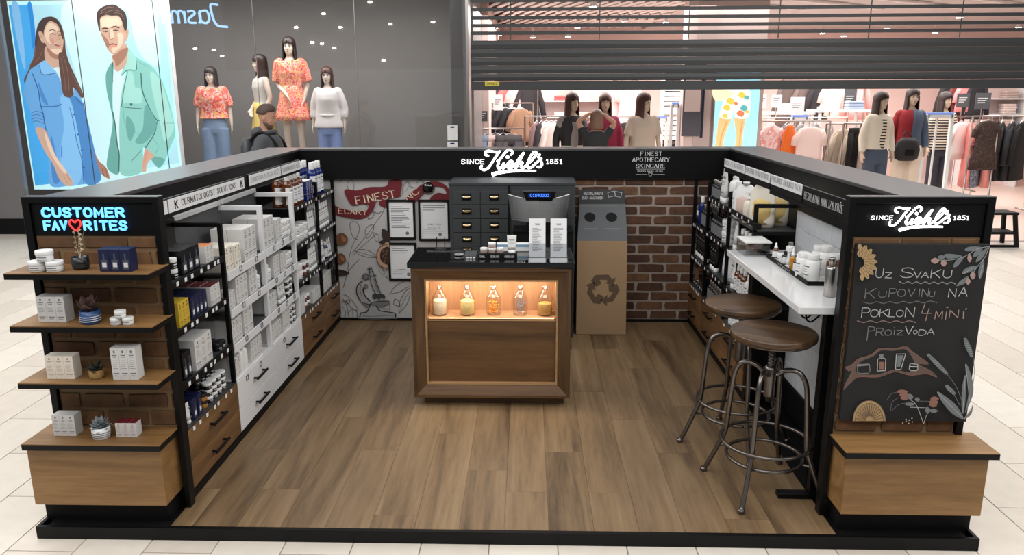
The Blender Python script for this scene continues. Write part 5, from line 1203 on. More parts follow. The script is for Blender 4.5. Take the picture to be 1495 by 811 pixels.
# ---------------------------------------------------------------- wall frames, round speaker
def frame(label, u0, v0, u1, v1, sig):
    a, b = at(u0, v0, 'y', 6.08), at(u1, v1, 'y', 6.08); W2, H = (b.x-a.x)/2, a.z-b.z
    t = thing('certificate_frame', label, 'picture frame', ((a.x+b.x)/2, 6.0985, b.z))
    MB().box(-W2, W2, -.02, 0, 0, .016).box(-W2, W2, -.02, 0, H-.016, H).box(-W2, -W2+.016, -.02, 0, .016, H-.016).box(W2-.016, W2, -.02, 0, .016, H-.016).build('frame', M['blackm'], t, .001)
    MB().box(-W2+.016, W2-.016, -.008, 0, .016, H-.016).build('document', M['sheet'], t)
    p = MB(); rr = random.Random(sig)
    n = 13 if sig == 1 else 6
    for i in range(n):
        z = H-.06-i*(H-.14)/n if sig == 1 else (H-.05-i*.018 if i < 3 else H*.42-i*.016)
        p.box(-W2*.72, -W2*.72+W2*1.44*rr.uniform(.5, 1), -.0086, -.008, z, z+.005)
    if sig == 2: text_into(p, 'SINCE 1851', 0, H*.38, .012, .002, .11, True, -.0088); text_into(p, 'HVALA', 0, H*.30, .012, .002, .10, True, -.0088)
    p.lathe([(.0, 0), (.014, 0), (.014, .0006), (0, .0006)], 12, caps=False).xf(Matrix()) if False else None
    p.build('print', M['ink'], t)
    MB().add([(.045+.014*math.cos(2*PI*i/14), -.0088, .050+.014*math.sin(2*PI*i/14)) for i in range(14)], [list(range(14))]).build('seal', M['ink'], t)
frame('black framed certificate with many text lines, upper left on the mural', 564, 292, 607, 350, 1)
frame('black framed certificate with few lines, upper right beside the round speaker', 610, 292, 657, 352, 2)
frame('black framed certificate, lower one half behind the counter', 566, 355, 609, 410, 3)
c = at(624, 275, 'y', 6.05); t = thing('round_wall_speaker', 'black dome wall speaker with pale ring on the mural', 'speaker', (c.x, 6.0985, c.z), 0, None)
m90 = Matrix.Rotation(PI/2, 4, 'X')
MB().lathe([(.052, 0), (.054, .006), (.048, .010)], 32).xf(m90).build('ring', M['steel'], t); MB().lathe([(.047, .004), (.046, .02), (.036, .036), (.018, .044), (0, .046)], 32, caps=False).xf(m90).build('dome', M['gloss'], t)
# ---------------------------------------------------------------- goods on the marble ledge
ZM = 1.0
tyt = thing('tester_tray', 'long black tray of testers on the marble ledge', 'tray', (1.545, 3.90, ZM))
part(tyt, 'base', B(1.452, 1.640, 3.582, 4.215, ZM+.0005, ZM+.010), M['plastic'])
part(tyt, 'rim', MB().box(1.446, 1.452, 3.575, 4.22, ZM+.0005, ZM+.021).box(1.640, 1.646, 3.575, 4.22, ZM+.0005, ZM+.021).box(1.452, 1.640, 3.575, 3.582, ZM+.0005, ZM+.021).box(1.452, 1.640, 4.214, 4.22, ZM+.0005, ZM+.021), M['blackm'], .001)
tb = MB(); text_into(tb, 'VITAMIN C', 0, -.004, .010, .0018, .20, False, 0); o = tb.build('tray_lettering', M['inkw'], tyt, loc=(1.4455-1.545, .02, .010)); o.rotation_euler = (0, 0, -PI/2)
def mp(kind, a, label, x, y, z=ZM+.0105, rz=-PI/2, group='testers on the marble ledge'): prod(kind, a, label, (x, y, z), rz, group)
mp('squat', (.037, .128, 'plastic', 'plastic'), 'fat white bottle, nearest on the black tester tray', 1.492, 3.655)
mp('squat', (.035, .120, 'plastic', 'plastic'), 'fat white bottle right behind the nearest one on the tester tray', 1.478, 3.738)
mp('squat', (.034, .135, 'amber', 'plastic'), 'amber bottle with white cap beside the steel dispenser', 1.585, 3.635)
mp('squat', (.036, .150, 'plastic', 'plastic'), 'tall white bottle at the wall side of the tester tray', 1.592, 3.760)
mp('squat', (.033, .125, 'plastic', 'plastic'), 'white bottle at the wall, far half of the tester tray', 1.600, 3.880)
mp('dropper', (.023, .105, 'amber'), 'amber dropper bottle with white label on the tester tray', 1.480, 3.815)
mp('dropper', (.015, .110, 'oil'), 'slim golden oil bottle on the tester tray', 1.476, 3.885)
mp('tube', (.03, .07, 'plastic', 'plastic'), 'small white tube beside the golden bottle', 1.474, 3.945)
mp('bottle', (.018, .07, 'blackjar', 'blackjar', 'sheet'), 'small black bottle with label on the tester tray', 1.476, 4.000)
mp('jar', (.022, .045, 'plastic', 'plastic'), 'small white jar on the far half of the tester tray', 1.478, 4.070)
mp('dropper', (.017, .085, 'amber'), 'small amber dropper bottle at the far end of the tester tray', 1.478, 4.165)
mp('jar', (.030, .050, 'blackjar', 'steel'), 'black jar with silver lid in the middle of the tester tray', 1.545, 4.06)
mp('jar', (.028, .050, 'blueb', 'plastic'), 'blue jar with white lid on the tester tray', 1.545, 3.93)
mp('jar', (.033, .06, 'blackjar', 'plastic'), 'black jar with white lid behind the amber dropper', 1.55, 3.84)
mp('bottle', (.024, .09, 'plastic', 'steel', None), 'white bottle with steel cap at the far end of the tester tray', 1.555, 4.16)
sd = thing('soap_dispenser', 'brushed steel pump dispenser at the near end of the marble ledge', 'dispenser', (1.478, 3.385, ZM+.0005))
MB().lathe([(.024, 0), (.026, .003), (.026, .128), (.022, .136), (.012, .140)], 28).build('body', M['steel'], sd)
MB().lathe([(.011, .139), (.011, .148), (.013, .149), (.014, .175), (.012, .178)], 20).tube([(0, 0, .172), (-.02, .012, .172), (-.032, .018, .168)], .003, 8).build('pump', M['steel'], sd)
ab = thing('acrylic_box', 'clear acrylic drawer box holding skincare samples on the marble ledge', 'box', (1.40, 4.33, ZM)); 
x0, x1, y0, y1 = 1.335, 1.475, 4.245, 4.425
part(ab, 'case', MB().box(x0, x1, y0, y0+.004, ZM+.0005, ZM+.075).box(x0, x1, y1-.004, y1, ZM+.0005, ZM+.075).box(x0, x0+.004, y0, y1, ZM+.0005, ZM+.075).box(x1-.004, x1, y0, y1, ZM+.0005, ZM+.075), M['acryl'])
part(ab, 'lid', MB().box(x0-.004, x1+.004, y0-.004, y1+.004, ZM+.075, ZM+.083), M['plastic'], .001)
for i in range(3): part(ab, 'drawer_divider', B(x0+.005, x1-.005, y0+.005, y1-.005, ZM+.006+i*.012, ZM+.008+i*.012), M['acryl'])
prod('carton', C_(.07, .04, .028, 'brownp', 'inkw'), 'small rosy pack lying inside the acrylic box', (1.40, 4.30, ZM+.034), 0)
# thin metal arm by the dispenser (mirror bracket)
t = thing('wire_bracket', 'thin steel wire bracket on the tiles above the near end of the ledge', 'bracket', (1.665, 3.50, 1.12))
MB().tube([(0, 0, 0), (-.05, .03, -.03), (-.13, .06, -.05)], .0025, 6).build('arm', M['steel'], t); MB().tube([(0, -.03, .0), (-.05, 0, -.045), (-.13, .06, -.055)], .0025, 6).build('arm', M['steel'], t)
# ================================================================ shop front behind the kiosk
GY, SY = 10.40, 10.0                    # glass plane, shutter plane
gx = [at(u, 60, 'y', GY).x for u in (8, 112, 228, 372, 519)] + [at(676, 60, 'y', GY).x]
win = struct('window_1', MB().box(gx[0]-.02, gx[-1]+.02, GY-.03, GY+.03, .22, .25).box(gx[0]-.02, gx[-1]+.02, GY-.03, GY+.03, 3.42, 3.47), M['steel'])
for i in range(len(gx)-1):
    part(win, 'pane', B(gx[i]+.004, gx[i+1]-.004, GY-.005, GY+.005, .25, 3.42), M['pane'])
    if i: part(win, 'pane_joint', B(gx[i]-.0028, gx[i]+.0028, GY-.007, GY+.007, .25, 3.42), M['steel'] if i > 2 else M['dark'])
M['wall'] = mat('display backdrop', (122, 118, 115), .8, noise=.05, nscale=3)
M['pier'] = mat('grey pier', (112, 110, 110), .4)
struct('wall_front', MB().box(-9.5, gx[-1]+.02, GY-.05, GY+.03, .001, .22), M['blackm'])
struct('wall_display', MB().box(-9.5, -.60, 12.3, 12.4, 0, 3.6), M['wall'])
struct('floor', B(-9.5, -.72, GY+.04, 12.3, .0, .30), M['wall'])
struct('wall_left', MB().box(-9.5, gx[0]-.03, GY-.04, GY+.06, .22, 3.6), M['pier'])
pier = struct('wall_side', MB().box(at(655, 60, 'y', GY).x+.02, -.60, GY+.035, 12.3, .001, 3.6), M['pier'])
struct('trim_3', MB().box(-.66, -.625, SY-.03, GY-.06, .001, 3.6), M['steel'])
st = thing('door_sticker', 'white notice stickers with blue stripes low on the glass beside the shutter', 'sticker', (0, GY-.008, 0))
for (u0, v0, u1, v1) in ((653, 183, 668, 205), (653, 207, 668, 215)):
    a, b = at(u0, v0, 'y', GY-.007), at(u1, v1, 'y', GY-.007)
    part(st, 'sticker', B(a.x, b.x, GY-.009, GY-.0055, b.z, a.z), M['sheet']); part(st, 'stripe', B(a.x+.04, b.x-.04, GY-.0098, GY-.009, a.z-.035, a.z-.015), M['blueb'])
# ---------------------------------------------------------------- lightbox poster with two people (flat print)
def pc(name, rgb, e=.80): return mat(name, rgb, .6, emit=e)
PM = [pc('print pale sky', (176, 226, 238)), pc('print blue edge', (66, 170, 236)), pc('print denim', (104, 168, 222)), pc('print denim shade', (72, 136, 198)), pc('print teal shirt', (140, 202, 192)), pc('print teal shade', (104, 168, 160)),
      pc('print face', (206, 168, 146)), pc('print face shade', (170, 122, 100)), pc('print dark hair', (66, 48, 44)), pc('print brown hair', (96, 66, 56)), pc('print white', (214, 238, 240)), pc('print lips', (170, 92, 84)), pc('print border', (186, 232, 236), 1.05)]
px0, px1 = at(8, 8, 'y', 10.62), at(262, 200, 'y', 10.62); zb = at(50, 277, 'y', 10.62).z; xr = at(268, 262, 'y', 10.62).x; zt_ = at(8, 3, 'y', 10.62).z
pl = at(50, 278, 'y', 10.62).x
po = thing('lightbox_poster', 'backlit poster of a long-haired woman in blue and a man in teal shirt', 'poster', ((pl+xr)/2, 10.66, zb))
part(po, 'lightbox', B(pl, xr, 10.62, 10.72, zb, 3.12), M['sheet'])
PO = Art(10.6195, 0, 0, 5.336)
PM += [pc('print blue deep', (34, 140, 220)), pc('print denim light', (132, 192, 238)), pc('print denim line', (46, 92, 150)), pc('print teal light', (166, 220, 210)), pc('print teal line', (62, 106, 104)), pc('print face light', (232, 204, 178)), pc('print hair light', (128, 96, 84)), pc('print sky light', (206, 242, 246)), pc('print cheek', (214, 150, 132))]
SKY, BE, DN, DS, TL_, TS_, FC, FS, HD, HBR, WH, LP, BD, BDp, DL, DLN, TLt, TLN, FL, HL, SL_, CK = range(22)
pm = MB(); pm.add([(pl+.004, 10.6190, zb+.004), (xr-.004, 10.6190, zb+.004), (xr-.004, 10.6190, 3.115), (pl+.004, 10.6190, 3.115)], [(0, 1, 2, 3)], BD)
PO.d = .0008
f_ = lambda pts, m, c=True: PO.fill(pm, pts, m, curve=c); l_ = lambda pts, w_, m: PO.line(pm, pts, w_, m)
q_ = lambda pts: [(x, y+694) for x, y in pts]
f_([(68, 42), (1270, 18), (1395, 1270), (275, 1448)], SKY, False)
f_([(480, 60), (900, 50), (960, 1320), (700, 1360), (620, 700)], SL_); f_([(1010, 40), (1180, 30), (1250, 500), (1080, 400)], SL_)
f_([(68, 42), (248, 36), (278, 300), (330, 700), (420, 1200), (450, 1425), (275, 1448)], BE, False)
f_([(215, 36), (248, 36), (278, 300), (255, 380), (235, 180)], BDp)
f_([(90, 60), (150, 55), (200, 500), (170, 480)], DL)
# woman: hair behind, neck, shirt
f_([(385, 130), (440, 145), (480, 200), (505, 290), (515, 400), (545, 500), (600, 620), (650, 740), (630, 760), (570, 680), (575, 740), (540, 765), (495, 740), (480, 620), (450, 450), (360, 470), (300, 500), (230, 560), (205, 660), (188, 620), (230, 530), (262, 440), (275, 340), (290, 220), (320, 160)], HBR)
f_([(360, 360), (460, 420), (455, 480), (480, 540), (440, 545), (380, 500), (350, 450)], FC); f_([(365, 370), (455, 425), (450, 460), (395, 440)], FS)
f_([(420, 535), (470, 530), (490, 600), (480, 640), (440, 590)], WH)
f_([(305, 505), (350, 470), (380, 520), (440, 560), (500, 700), (530, 760), (575, 745), (580, 690), (640, 780), (670, 900)]+q_([(700, 350), (740, 480), (790, 705), (665, 740), (560, 750), (400, 756), (380, 600), (390, 400), (360, 320), (280, 300), (240, 180), (190, 60)])+[(185, 720), (205, 620), (240, 540)], DN)
f_([(310, 515), (350, 475), (440, 565), (430, 580), (335, 578)], DL); l_([(310, 515), (335, 580), (435, 572)], .010, DLN)
f_([(530, 770), (575, 750), (640, 800), (690, 960), (745, 1200), (785, 1400), (670, 1430), (630, 1200), (590, 980)], DS)
f_([(470, 760), (545, 770), (600, 980), (640, 1240), (620, 1420), (520, 1430), (470, 1200), (500, 980)], DL)
l_([(255, 575), (300, 700), (315, 800), (340, 900), (360, 1010), (400, 1130)], .014, DLN); l_([(320, 832), (440, 828), (480, 812)], .010, DLN); l_([(590, 755), (625, 800), (648, 818)], .012, DLN)
l_([(545, 840), (570, 930), (600, 1100), (640, 1250), (655, 1430)], .009, DLN); l_([(650, 800), (680, 960), (715, 1180), (735, 1400)], .008, DLN)
for y_ in (880, 905, 930, 955): l_([(248, y_), (290, y_-12), (350, y_+10)], .007, DLN)
f_([(300, 640), (330, 780), (380, 820), (330, 700)], DS); f_([(400, 1050), (440, 1200), (470, 1400), (420, 1420), (400, 1250)], DS); f_([(480, 1130), (490, 1190), (478, 1230)], DS)
for a_, b_ in ((582, 892), (612, 1050), (640, 1170), (658, 1305)): f_([(a_-8, b_), (a_, b_-9), (a_+8, b_), (a_, b_+9)], DLN)
f_(q_([(280, 315), (320, 302), (362, 325), (400, 420), (440, 520), (500, 610), (560, 700), (568, 748), (520, 752), (460, 690), (420, 590), (350, 480)]), FC); f_(q_([(350, 330), (395, 420), (440, 525), (520, 640), (500, 650), (420, 540), (370, 430)]), FL); l_(q_([(520, 665), (555, 715)]), .008, FS); l_(q_([(500, 680), (535, 740)]), .006, FS)
f_(q_([(735, 485), (775, 560), (830, 610), (858, 690), (835, 692), (790, 655), (765, 590)]), FS); l_(q_([(800, 620), (815, 680)]), .006, HD); l_(q_([(825, 620), (840, 680)]), .005, HD)
# woman's face
f_([(400, 165), (450, 190), (485, 240), (500, 300), (495, 370), (480, 415), (440, 425), (390, 385), (352, 330), (345, 280), (350, 230), (370, 185)], FC)
f_([(400, 180), (440, 200), (460, 240), (420, 250), (385, 290), (400, 340), (370, 320), (355, 260), (370, 200)], FL); f_([(430, 380), (480, 385), (478, 412), (440, 422), (400, 390)], FL)
f_([(305, 255), (330, 250), (348, 290), (350, 335), (325, 320)], FC); l_([(318, 270), (335, 300)], .006, FS)
f_([(400, 300), (425, 305), (425, 340), (400, 330)], CK)
l_([(385, 245), (410, 232), (438, 240)], .009, HD); l_([(395, 268), (415, 262), (438, 270)], .009, HD); l_([(462, 245), (482, 250)], .008, HD); l_([(460, 275), (478, 272), (488, 280)], .008, HD); l_([(450, 255), (462, 290), (470, 308), (445, 312)], .006, FS)
f_([(415, 330), (450, 345), (480, 345), (465, 362), (435, 355)], LP); l_([(425, 338), (472, 350)], .006, WH)
f_([(350, 140), (420, 140), (470, 180), (500, 290), (492, 300), (460, 200), (410, 165), (370, 180), (350, 230), (340, 250), (310, 240), (290, 350), (278, 340), (300, 200)], HD)
f_([(462, 430), (500, 420), (540, 520), (560, 640), (570, 740), (540, 760), (500, 735), (480, 620)], HBR); l_([(500, 440), (535, 560), (545, 700)], .010, HL); l_([(480, 450), (505, 580), (520, 720)], .008, HL); l_([(285, 370), (275, 440), (235, 520)], .010, HL); l_([(560, 560), (610, 660), (648, 745)], .010, HL); l_([(340, 380), (320, 440), (280, 490)], .008, HL)
# man: shirt
f_([(900, 520), (975, 530), (960, 700), (940, 900), (945, 1350), (905, 1345), (915, 1100), (895, 900), (885, 700)], WH)
f_([(1000, 375), (1060, 440), (1110, 470), (1180, 510), (1240, 580), (1290, 680), (1340, 850), (1368, 990), (1370, 1060), (1330, 1150), (1290, 1260), (1240, 1310), (1180, 1230), (1120, 1150), (1115, 1335), (950, 1360), (940, 1180), (935, 1000), (945, 800), (960, 690), (990, 560), (950, 590), (985, 480)], TL_)
f_([(888, 480), (845, 540), (830, 600), (840, 720), (880, 900), (880, 1000), (850, 1180), (842, 1310), (930, 1355), (930, 1190), (905, 1000), (885, 850), (885, 640), (890, 560)], TS_)
f_([(1005, 380), (1070, 470), (1065, 545), (1000, 545), (960, 585), (985, 500), (1000, 440)], TLt); l_([(1068, 480), (1066, 545), (1000, 547), (955, 588)], .010, TLN); l_([(888, 485), (880, 540), (884, 640)], .012, TLN)
f_([(990, 580), (1040, 570), (1060, 680), (1100, 690), (1110, 800), (1000, 800), (965, 790)], TLt)
l_([(1000, 560), (975, 680), (958, 800), (955, 828), (1000, 840), (1110, 848)], .009, TLN); l_([(885, 870), (905, 980), (920, 1120), (935, 1200), (932, 1340)], .016, TLN); f_([(1018, 812), (1030, 805), (1040, 815), (1028, 826)], TLN)
l_([(1105, 570), (1115, 700), (1150, 800), (1190, 880), (1235, 945)], .014, TLN); l_([(1230, 950), (1210, 1040), (1160, 1120), (1140, 1150)], .013, TLN); l_([(965, 840), (985, 980), (1060, 1030), (1110, 1060)], .007, TS_); l_([(1110, 1170), (1030, 1255)], .008, TLN); l_([(1240, 940), (1265, 938)], .010, TLN); l_([(1065, 475), (1160, 520)], .006, TS_)
f_([(1180, 560), (1260, 640), (1330, 860), (1360, 1000), (1290, 1100), (1250, 940), (1200, 740)], TLt); f_([(1140, 820), (1225, 950), (1200, 1040), (1120, 1120), (1060, 1100), (1120, 1000)], TS_); f_([(1000, 900), (1060, 1000), (1020, 1100), (990, 1000)], TS_); l_([(1200, 1080), (1240, 1140), (1215, 1200)], .007, TS_); l_([(1275, 960), (1370, 960)], .006, TS_); f_([(1180, 1220), (1290, 1240), (1240, 1305)], TS_)
f_(q_([(1140, 462), (1170, 480), (1212, 520), (1170, 560), (1150, 600), (1145, 640), (1115, 640), (1118, 570), (1130, 500)]), FC); f_(q_([(1145, 470), (1165, 500), (1145, 560), (1125, 620), (1128, 540)]), CK)
# man's head
f_([(880, 425), (905, 440), (990, 340), (1000, 440), (985, 510), (935, 556), (905, 545), (890, 490)], FC); f_([(890, 430), (1000, 370), (990, 440), (920, 520), (905, 480)], FS)
f_([(790, 130), (850, 118), (930, 122), (965, 160), (980, 240), (985, 300), (975, 350), (930, 410), (890, 424), (850, 390), (815, 310), (795, 260), (788, 190)], FC)
f_([(800, 140), (900, 125), (950, 150), (955, 200), (900, 200), (870, 215), (815, 215), (796, 190)], FL); f_([(870, 235), (890, 235), (895, 290), (880, 305), (862, 295)], FL); f_([(925, 260), (970, 270), (960, 350), (920, 390), (930, 320)], FL); f_([(880, 375), (920, 372), (915, 405), (885, 410)], FL)
f_([(980, 245), (1005, 225), (1012, 255), (1000, 310), (985, 318)], FC); l_([(990, 255), (1002, 250), (996, 290)], .006, FS)
f_([(800, 260), (840, 300), (860, 340), (850, 380), (815, 310)], FS)
l_([(806, 228), (830, 220), (852, 226)], .014, HD); l_([(878, 214), (910, 210), (938, 218)], .015, HD); l_([(815, 248), (835, 244), (852, 250)], .009, HD); l_([(892, 240), (915, 236), (935, 242)], .009, HD); f_([(828, 246), (840, 244), (840, 254)], HD); f_([(906, 238), (918, 237), (916, 247)], HD)
l_([(868, 240), (862, 290), (872, 308), (895, 300)], .008, FS); l_([(862, 352), (890, 343), (922, 350)], .013, LP); l_([(868, 362), (895, 362), (915, 357)], .010, CK); l_([(862, 352), (890, 348), (922, 350)], .004, HD)
f_([(765, 120), (775, 85), (810, 55), (860, 38), (905, 38), (940, 60), (985, 100), (1000, 160), (1000, 220), (985, 245), (975, 220), (958, 160), (930, 125), (880, 125), (840, 118), (795, 140), (790, 190), (792, 250), (778, 215), (768, 160)], HD)
for a_ in ([(800, 90), (850, 60), (900, 62)], [(830, 105), (890, 80), (940, 90)], [(900, 100), (950, 110), (975, 150)], [(790, 110), (820, 95)]): l_(a_, .009, HL)
part(po, 'print', pm, PM)
# ---------------------------------------------------------------- sign across the mall, seen back to front as a reflection in the glass
struct('wall_behind', B(-9, 1.2, -3.3, -3.0, 2.6, 6.2), mat('far fascia', (70, 68, 66), .7))
VY = 2*GY-.02+2.98
sg = thing('reflected_sign', 'light blue glowing script sign on the fascia behind the camera, mirrored in glass', 'sign', (0, -2.98, 0))
a, b = at(332, 40, 'y', VY), at(196, 8, 'y', VY)
S2 = MB(); hh = (b.z-a.z)*.86; S_ = {'J': (0, ['1,5.6 3.6,5.6 3,1.2 1.6,-.8 -1.6,-1.2']), 'a': (4.4, ['3,3.6 1,3.9 0,2.4 .4,.6 1.6,0 3,1 3.2,3.8 3,1 3.6,0']), 's': (9, ['2.6,3.6 1,3.9 .2,3 2.4,1.4 2,.2 0,.2']),
     'm': (12.6, ['0,0 .2,3.8', '.1,2.6 1.2,3.9 2.2,3.2 2.2,0', '2.2,2.6 3.4,3.9 4.4,3.2 4.4,0']), 'i': (18.2, ['0,0 0,3.8', '0,5.2 .1,5.3']), 'n': (20, ['0,0 .2,3.8', '.1,2.6 1.2,3.9 2.4,3.2 2.4,0'])}
kx = (a.x-b.x)/31
for ch, (ox, st_) in S_.items():
    for q in st_:
        P = [tuple(map(float, p.split(','))) for p in q.split()]
        S2.tube(smooth([(a.x-.12-(ox+p[0])*kx, -2.93, a.z+.12+p[1]*hh/6) for p in P], 4), .035, 6)
part(sg, 'lettering', S2, mat('sign glow', (150, 200, 255), .5, emit=14))
sp = MB()
M['spot'] = mat('spot lamp', (255, 250, 240), .5, emit=60)
for i, (u, v) in enumerate([(432, 40), (472, 20), (497, 40), (560, 88), (570, 35), (632, 32), (456, 62), (470, 64), (488, 70), (324, 82), (285, 71), (312, 73), (540, 3)]):
    q = at(u, v, 'y', VY); t = thing('wall_spot', f'small bright lamp on the fascia behind the camera, {ORL[i] if i < 10 else "right cluster "+["upper", "middle", "lower"][i-10]}', 'lamp', (q.x, -2.99, q.z), 0, 'lamps mirrored in the shop glass')
    MB().box(-.05, .05, 0, .04, -.022, .022).build('lens', M['spot'], t)
# ---------------------------------------------------------------- roller shutter
SH_ = thing('roller_shutter', 'half-lowered black roller shutter with open grille slats above solid ones', 'shutter', (3.7, SY, 1.94))
zv = lambda v: at(1000, v, 'y', SY).z
x0, x1 = -.60, 8.6
M['slat'] = mat('shutter slat', (60, 61, 62), .45, .3)
cuts = [57.5, 70, 82.5, 94.5, 106.5, 117]
for a_, b_ in zip(cuts, cuts[1:]):
    zt2, zb2 = zv(a_), zv(b_); pr = MB(); pts = [(0, zb2+.001), (-.006, zb2+.008), (-.010, (zt2+zb2)/2), (-.006, zt2-.010), (0, zt2-.001), (.012, zt2-.001), (.012, zb2+.001)]
    vs = [(x0, SY+p, z) for p, z in pts]+[(x1, SY+p, z) for p, z in pts]; n = len(pts)
    pr.add(vs, [list(range(n)), list(range(2*n-1, n-1, -1))]+[(i, i+n, (i+1) % n+n, (i+1) % n) for i in range(n)]); part(SH_, 'slat', pr, M['slat'])
part(SH_, 'bottom_bar', MB().box(x0, x1, SY-.03, SY+.03, zv(131), zv(118)), M['slat'], .004)
for v in (47, 36, 24.5, 12, -1): part(SH_, 'grille_slat', MB().box(x0, x1, SY-.012, SY+.012, zv(v)-.018, zv(v)+.022), M['slat'], .003)
lk = MB()
for x in [x0+.5+i*1.1 for i in range(8)]: lk.box(x-.006, x+.006, SY-.004, SY+.004, zv(57), zv(-2))
part(SH_, 'tie_bars', lk, M['slat']); SH_.children[-1]['kind'] = 'stuff'
a, b = at(708, 119.5, 'y', SY-.032), at(729, 125.5, 'y', SY-.032)
part(SH_, 'warning_label', B(a.x, b.x, SY-.034, SY-.030, b.z, a.z), mat('yellow label', (196, 178, 60), .6)); tb = MB(); text_into(tb, 'OPREZ', (a.x+b.x)/2, b.z+.014, .024, .004, .13, False, SY-.0345); part(SH_, 'label_text', tb, M['inkd'])
# ---------------------------------------------------------------- shop shell
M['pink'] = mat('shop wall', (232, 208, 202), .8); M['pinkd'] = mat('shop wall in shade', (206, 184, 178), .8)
struct('wall_shop_back', B(-.6, 13, 17.6, 17.7, 0, 3.3), M['pink'])
struct('wall_shop_right', B(12.9, 13, 10.1, 17.6, 0, 3.3), M['pink'])
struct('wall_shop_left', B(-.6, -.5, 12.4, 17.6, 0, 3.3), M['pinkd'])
cl = struct('ceiling', MB().box(2.6, 13, 10.06, 17.6, 3.22, 3.3), mat('shop ceiling', (188, 182, 180), .85))
c2 = struct('ceiling', MB().box(-.6, 2.6, 10.06, 17.6, 3.30, 3.4), mat('dark open ceiling', (70, 64, 62), .8))
bf = B(-.018, .018, -.42, .42, -.05, .05).mesh('baffle', mat('pale ceiling baffle', (236, 230, 226), .7))
for i in range(17):
    for j in range(7):
        o = obj('baffle', bf, c2, (-.4+i*.18+(j % 2)*.07, 10.6+j*.98, 3.245)); o.rotation_euler = (0, .9, .3)
for i in range(14):
    o = obj('baffle', bf, cl, (3.2+i*.42, 12.2+(i % 3)*.35, 3.19)); o.rotation_euler = (0, 0, -1.0); o.scale = (1, 1.6, .3)
lp = MB().lathe([(.055, 0), (.06, .012), (.04, .05), (.035, .08)], 14).mesh('lamp_housing', M['sheet']); ll = MB().lathe([(0, -.004), (.05, -.003), (.05, 0)], 14, caps=False).mesh('lens', mat('shop lamp', (255, 244, 232), .5, emit=30))
for i, (u, v) in enumerate([(723, 42), (729, 52), (778, 55), (843, 41), (829, 54), (911, 31), (972, 33), (866, 10), (1232, 53), (1295, 42), (1365, 48), (1401, 26), (1487, 40), (1201, 49)]):
    z = 3.11 if i < 8 else 3.13; q = at(u, v, 'z', z)
    if q.y > 17.4 or q.y < 10.2: q = at(u, v, 'y', 16.5)
    t = thing('ceiling_spot', f'small round spot lamp on the shop ceiling, {ORL[i] if i < 8 else "right part, "+ORL[i-8]}', 'lamp', (q.x, q.y, q.z), 0, 'spot lamps on the shop ceiling')
    obj('lamp_housing', lp, t); obj('lens', ll, t); MB().lathe([(.008, .08), (.008, 3.24-q.z if i < 8 else max(.085, 3.22-q.z))], 8).build('stem', M['sheet'], t)
t = thing('ceiling_panel_light', 'long pale blue strip light on the shop ceiling behind the grille', 'lamp', (0, 0, 0)); q0, q1 = at(1045, 55, 'y', 15), at(1110, 55, 'y', 15); t.location = ((q0.x+q1.x)/2, 15, q0.z)
MB().box(-(q1.x-q0.x)/2, (q1.x-q0.x)/2, -.05, .05, -.03, .03).build('diffuser', mat('cool strip', (150, 225, 235), .5, emit=1.5), t); MB().box(-.01, .01, -.01, .01, .03, 3.22-q0.z).build('stem', M['sheet'], t)
# light pillar and lightbox with legs print
lx0, lx1 = at(1041, 200, 'y', 11.2).x, at(1105, 200, 'y', 11.2).x
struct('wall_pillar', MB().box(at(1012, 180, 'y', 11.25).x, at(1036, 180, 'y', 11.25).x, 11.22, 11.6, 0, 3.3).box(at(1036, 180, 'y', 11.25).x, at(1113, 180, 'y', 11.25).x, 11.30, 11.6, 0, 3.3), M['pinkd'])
lb = thing('leg_poster', 'backlit poster of bare legs in floral shorts inside the shop', 'poster', ((lx0+lx1)/2, 11.25, .8))
part(lb, 'lightbox', B(lx0, lx1, 11.2, 11.29, .8, 2.2), M['sheet'])
LG = Art(11.1995, 850, 120, 5.75); lm = MB(); LM = [pc('print cyan', (166, 232, 248)), pc('print tan leg', (226, 186, 128)), pc('print cream', (240, 226, 190)), pc('print floral yellow', (236, 200, 80)), pc('print floral white', (232, 244, 244)), pc('print coral', (224, 128, 92)), pc('print teal leaf', (96, 176, 176)), pc('print leg shade', (204, 158, 104))]
lm.add([(lx0+.003, 11.1992, .803), (lx1-.003, 11.1992, .803), (lx1-.003, 11.1992, 2.197), (lx0+.003, 11.1992, 2.197)], [(0, 1, 2, 3)], 0); LG.d = .001
LG.fill(lm, [(1160, 280), (1250, 300), (1200, 440), (1160, 620), (1110, 620), (1130, 420)], 1); LG.fill(lm, [(1280, 290), (1370, 280), (1350, 430), (1330, 620), (1275, 620), (1290, 450)], 1); LG.line(lm, [(1215, 330), (1165, 470), (1150, 600)], .02, 7); LG.line(lm, [(1345, 330), (1325, 470), (1318, 600)], .02, 7)
LG.fill(lm, [(1200, 60), (1390, 60), (1410, 150), (1395, 290), (1290, 300), (1270, 230), (1250, 305), (1155, 290), (1180, 170)], 4)
for a_, b_, r_, m in ((1245, 160, 38, 3), (1215, 215, 34, 3), (1340, 110, 34, 3), (1360, 220, 34, 6), (1330, 265, 36, 5), (1200, 285, 26, 3), (1290, 180, 20, 5), (1385, 250, 18, 3), (1380, 130, 24, 6), (1225, 100, 24, 5)): LG.fill(lm, [(a_-r_, b_), (a_-r_*.3, b_-r_*.8), (a_+r_*.8, b_-r_*.3), (a_+r_*.5, b_+r_*.7), (a_-r_*.4, b_+r_*.6)], m)
LG.fill(lm, [(1095, 60), (1200, 60), (1280, 90), (1230, 130), (1150, 160), (1105, 140)], 2)
part(lb, 'print', lm, LM)
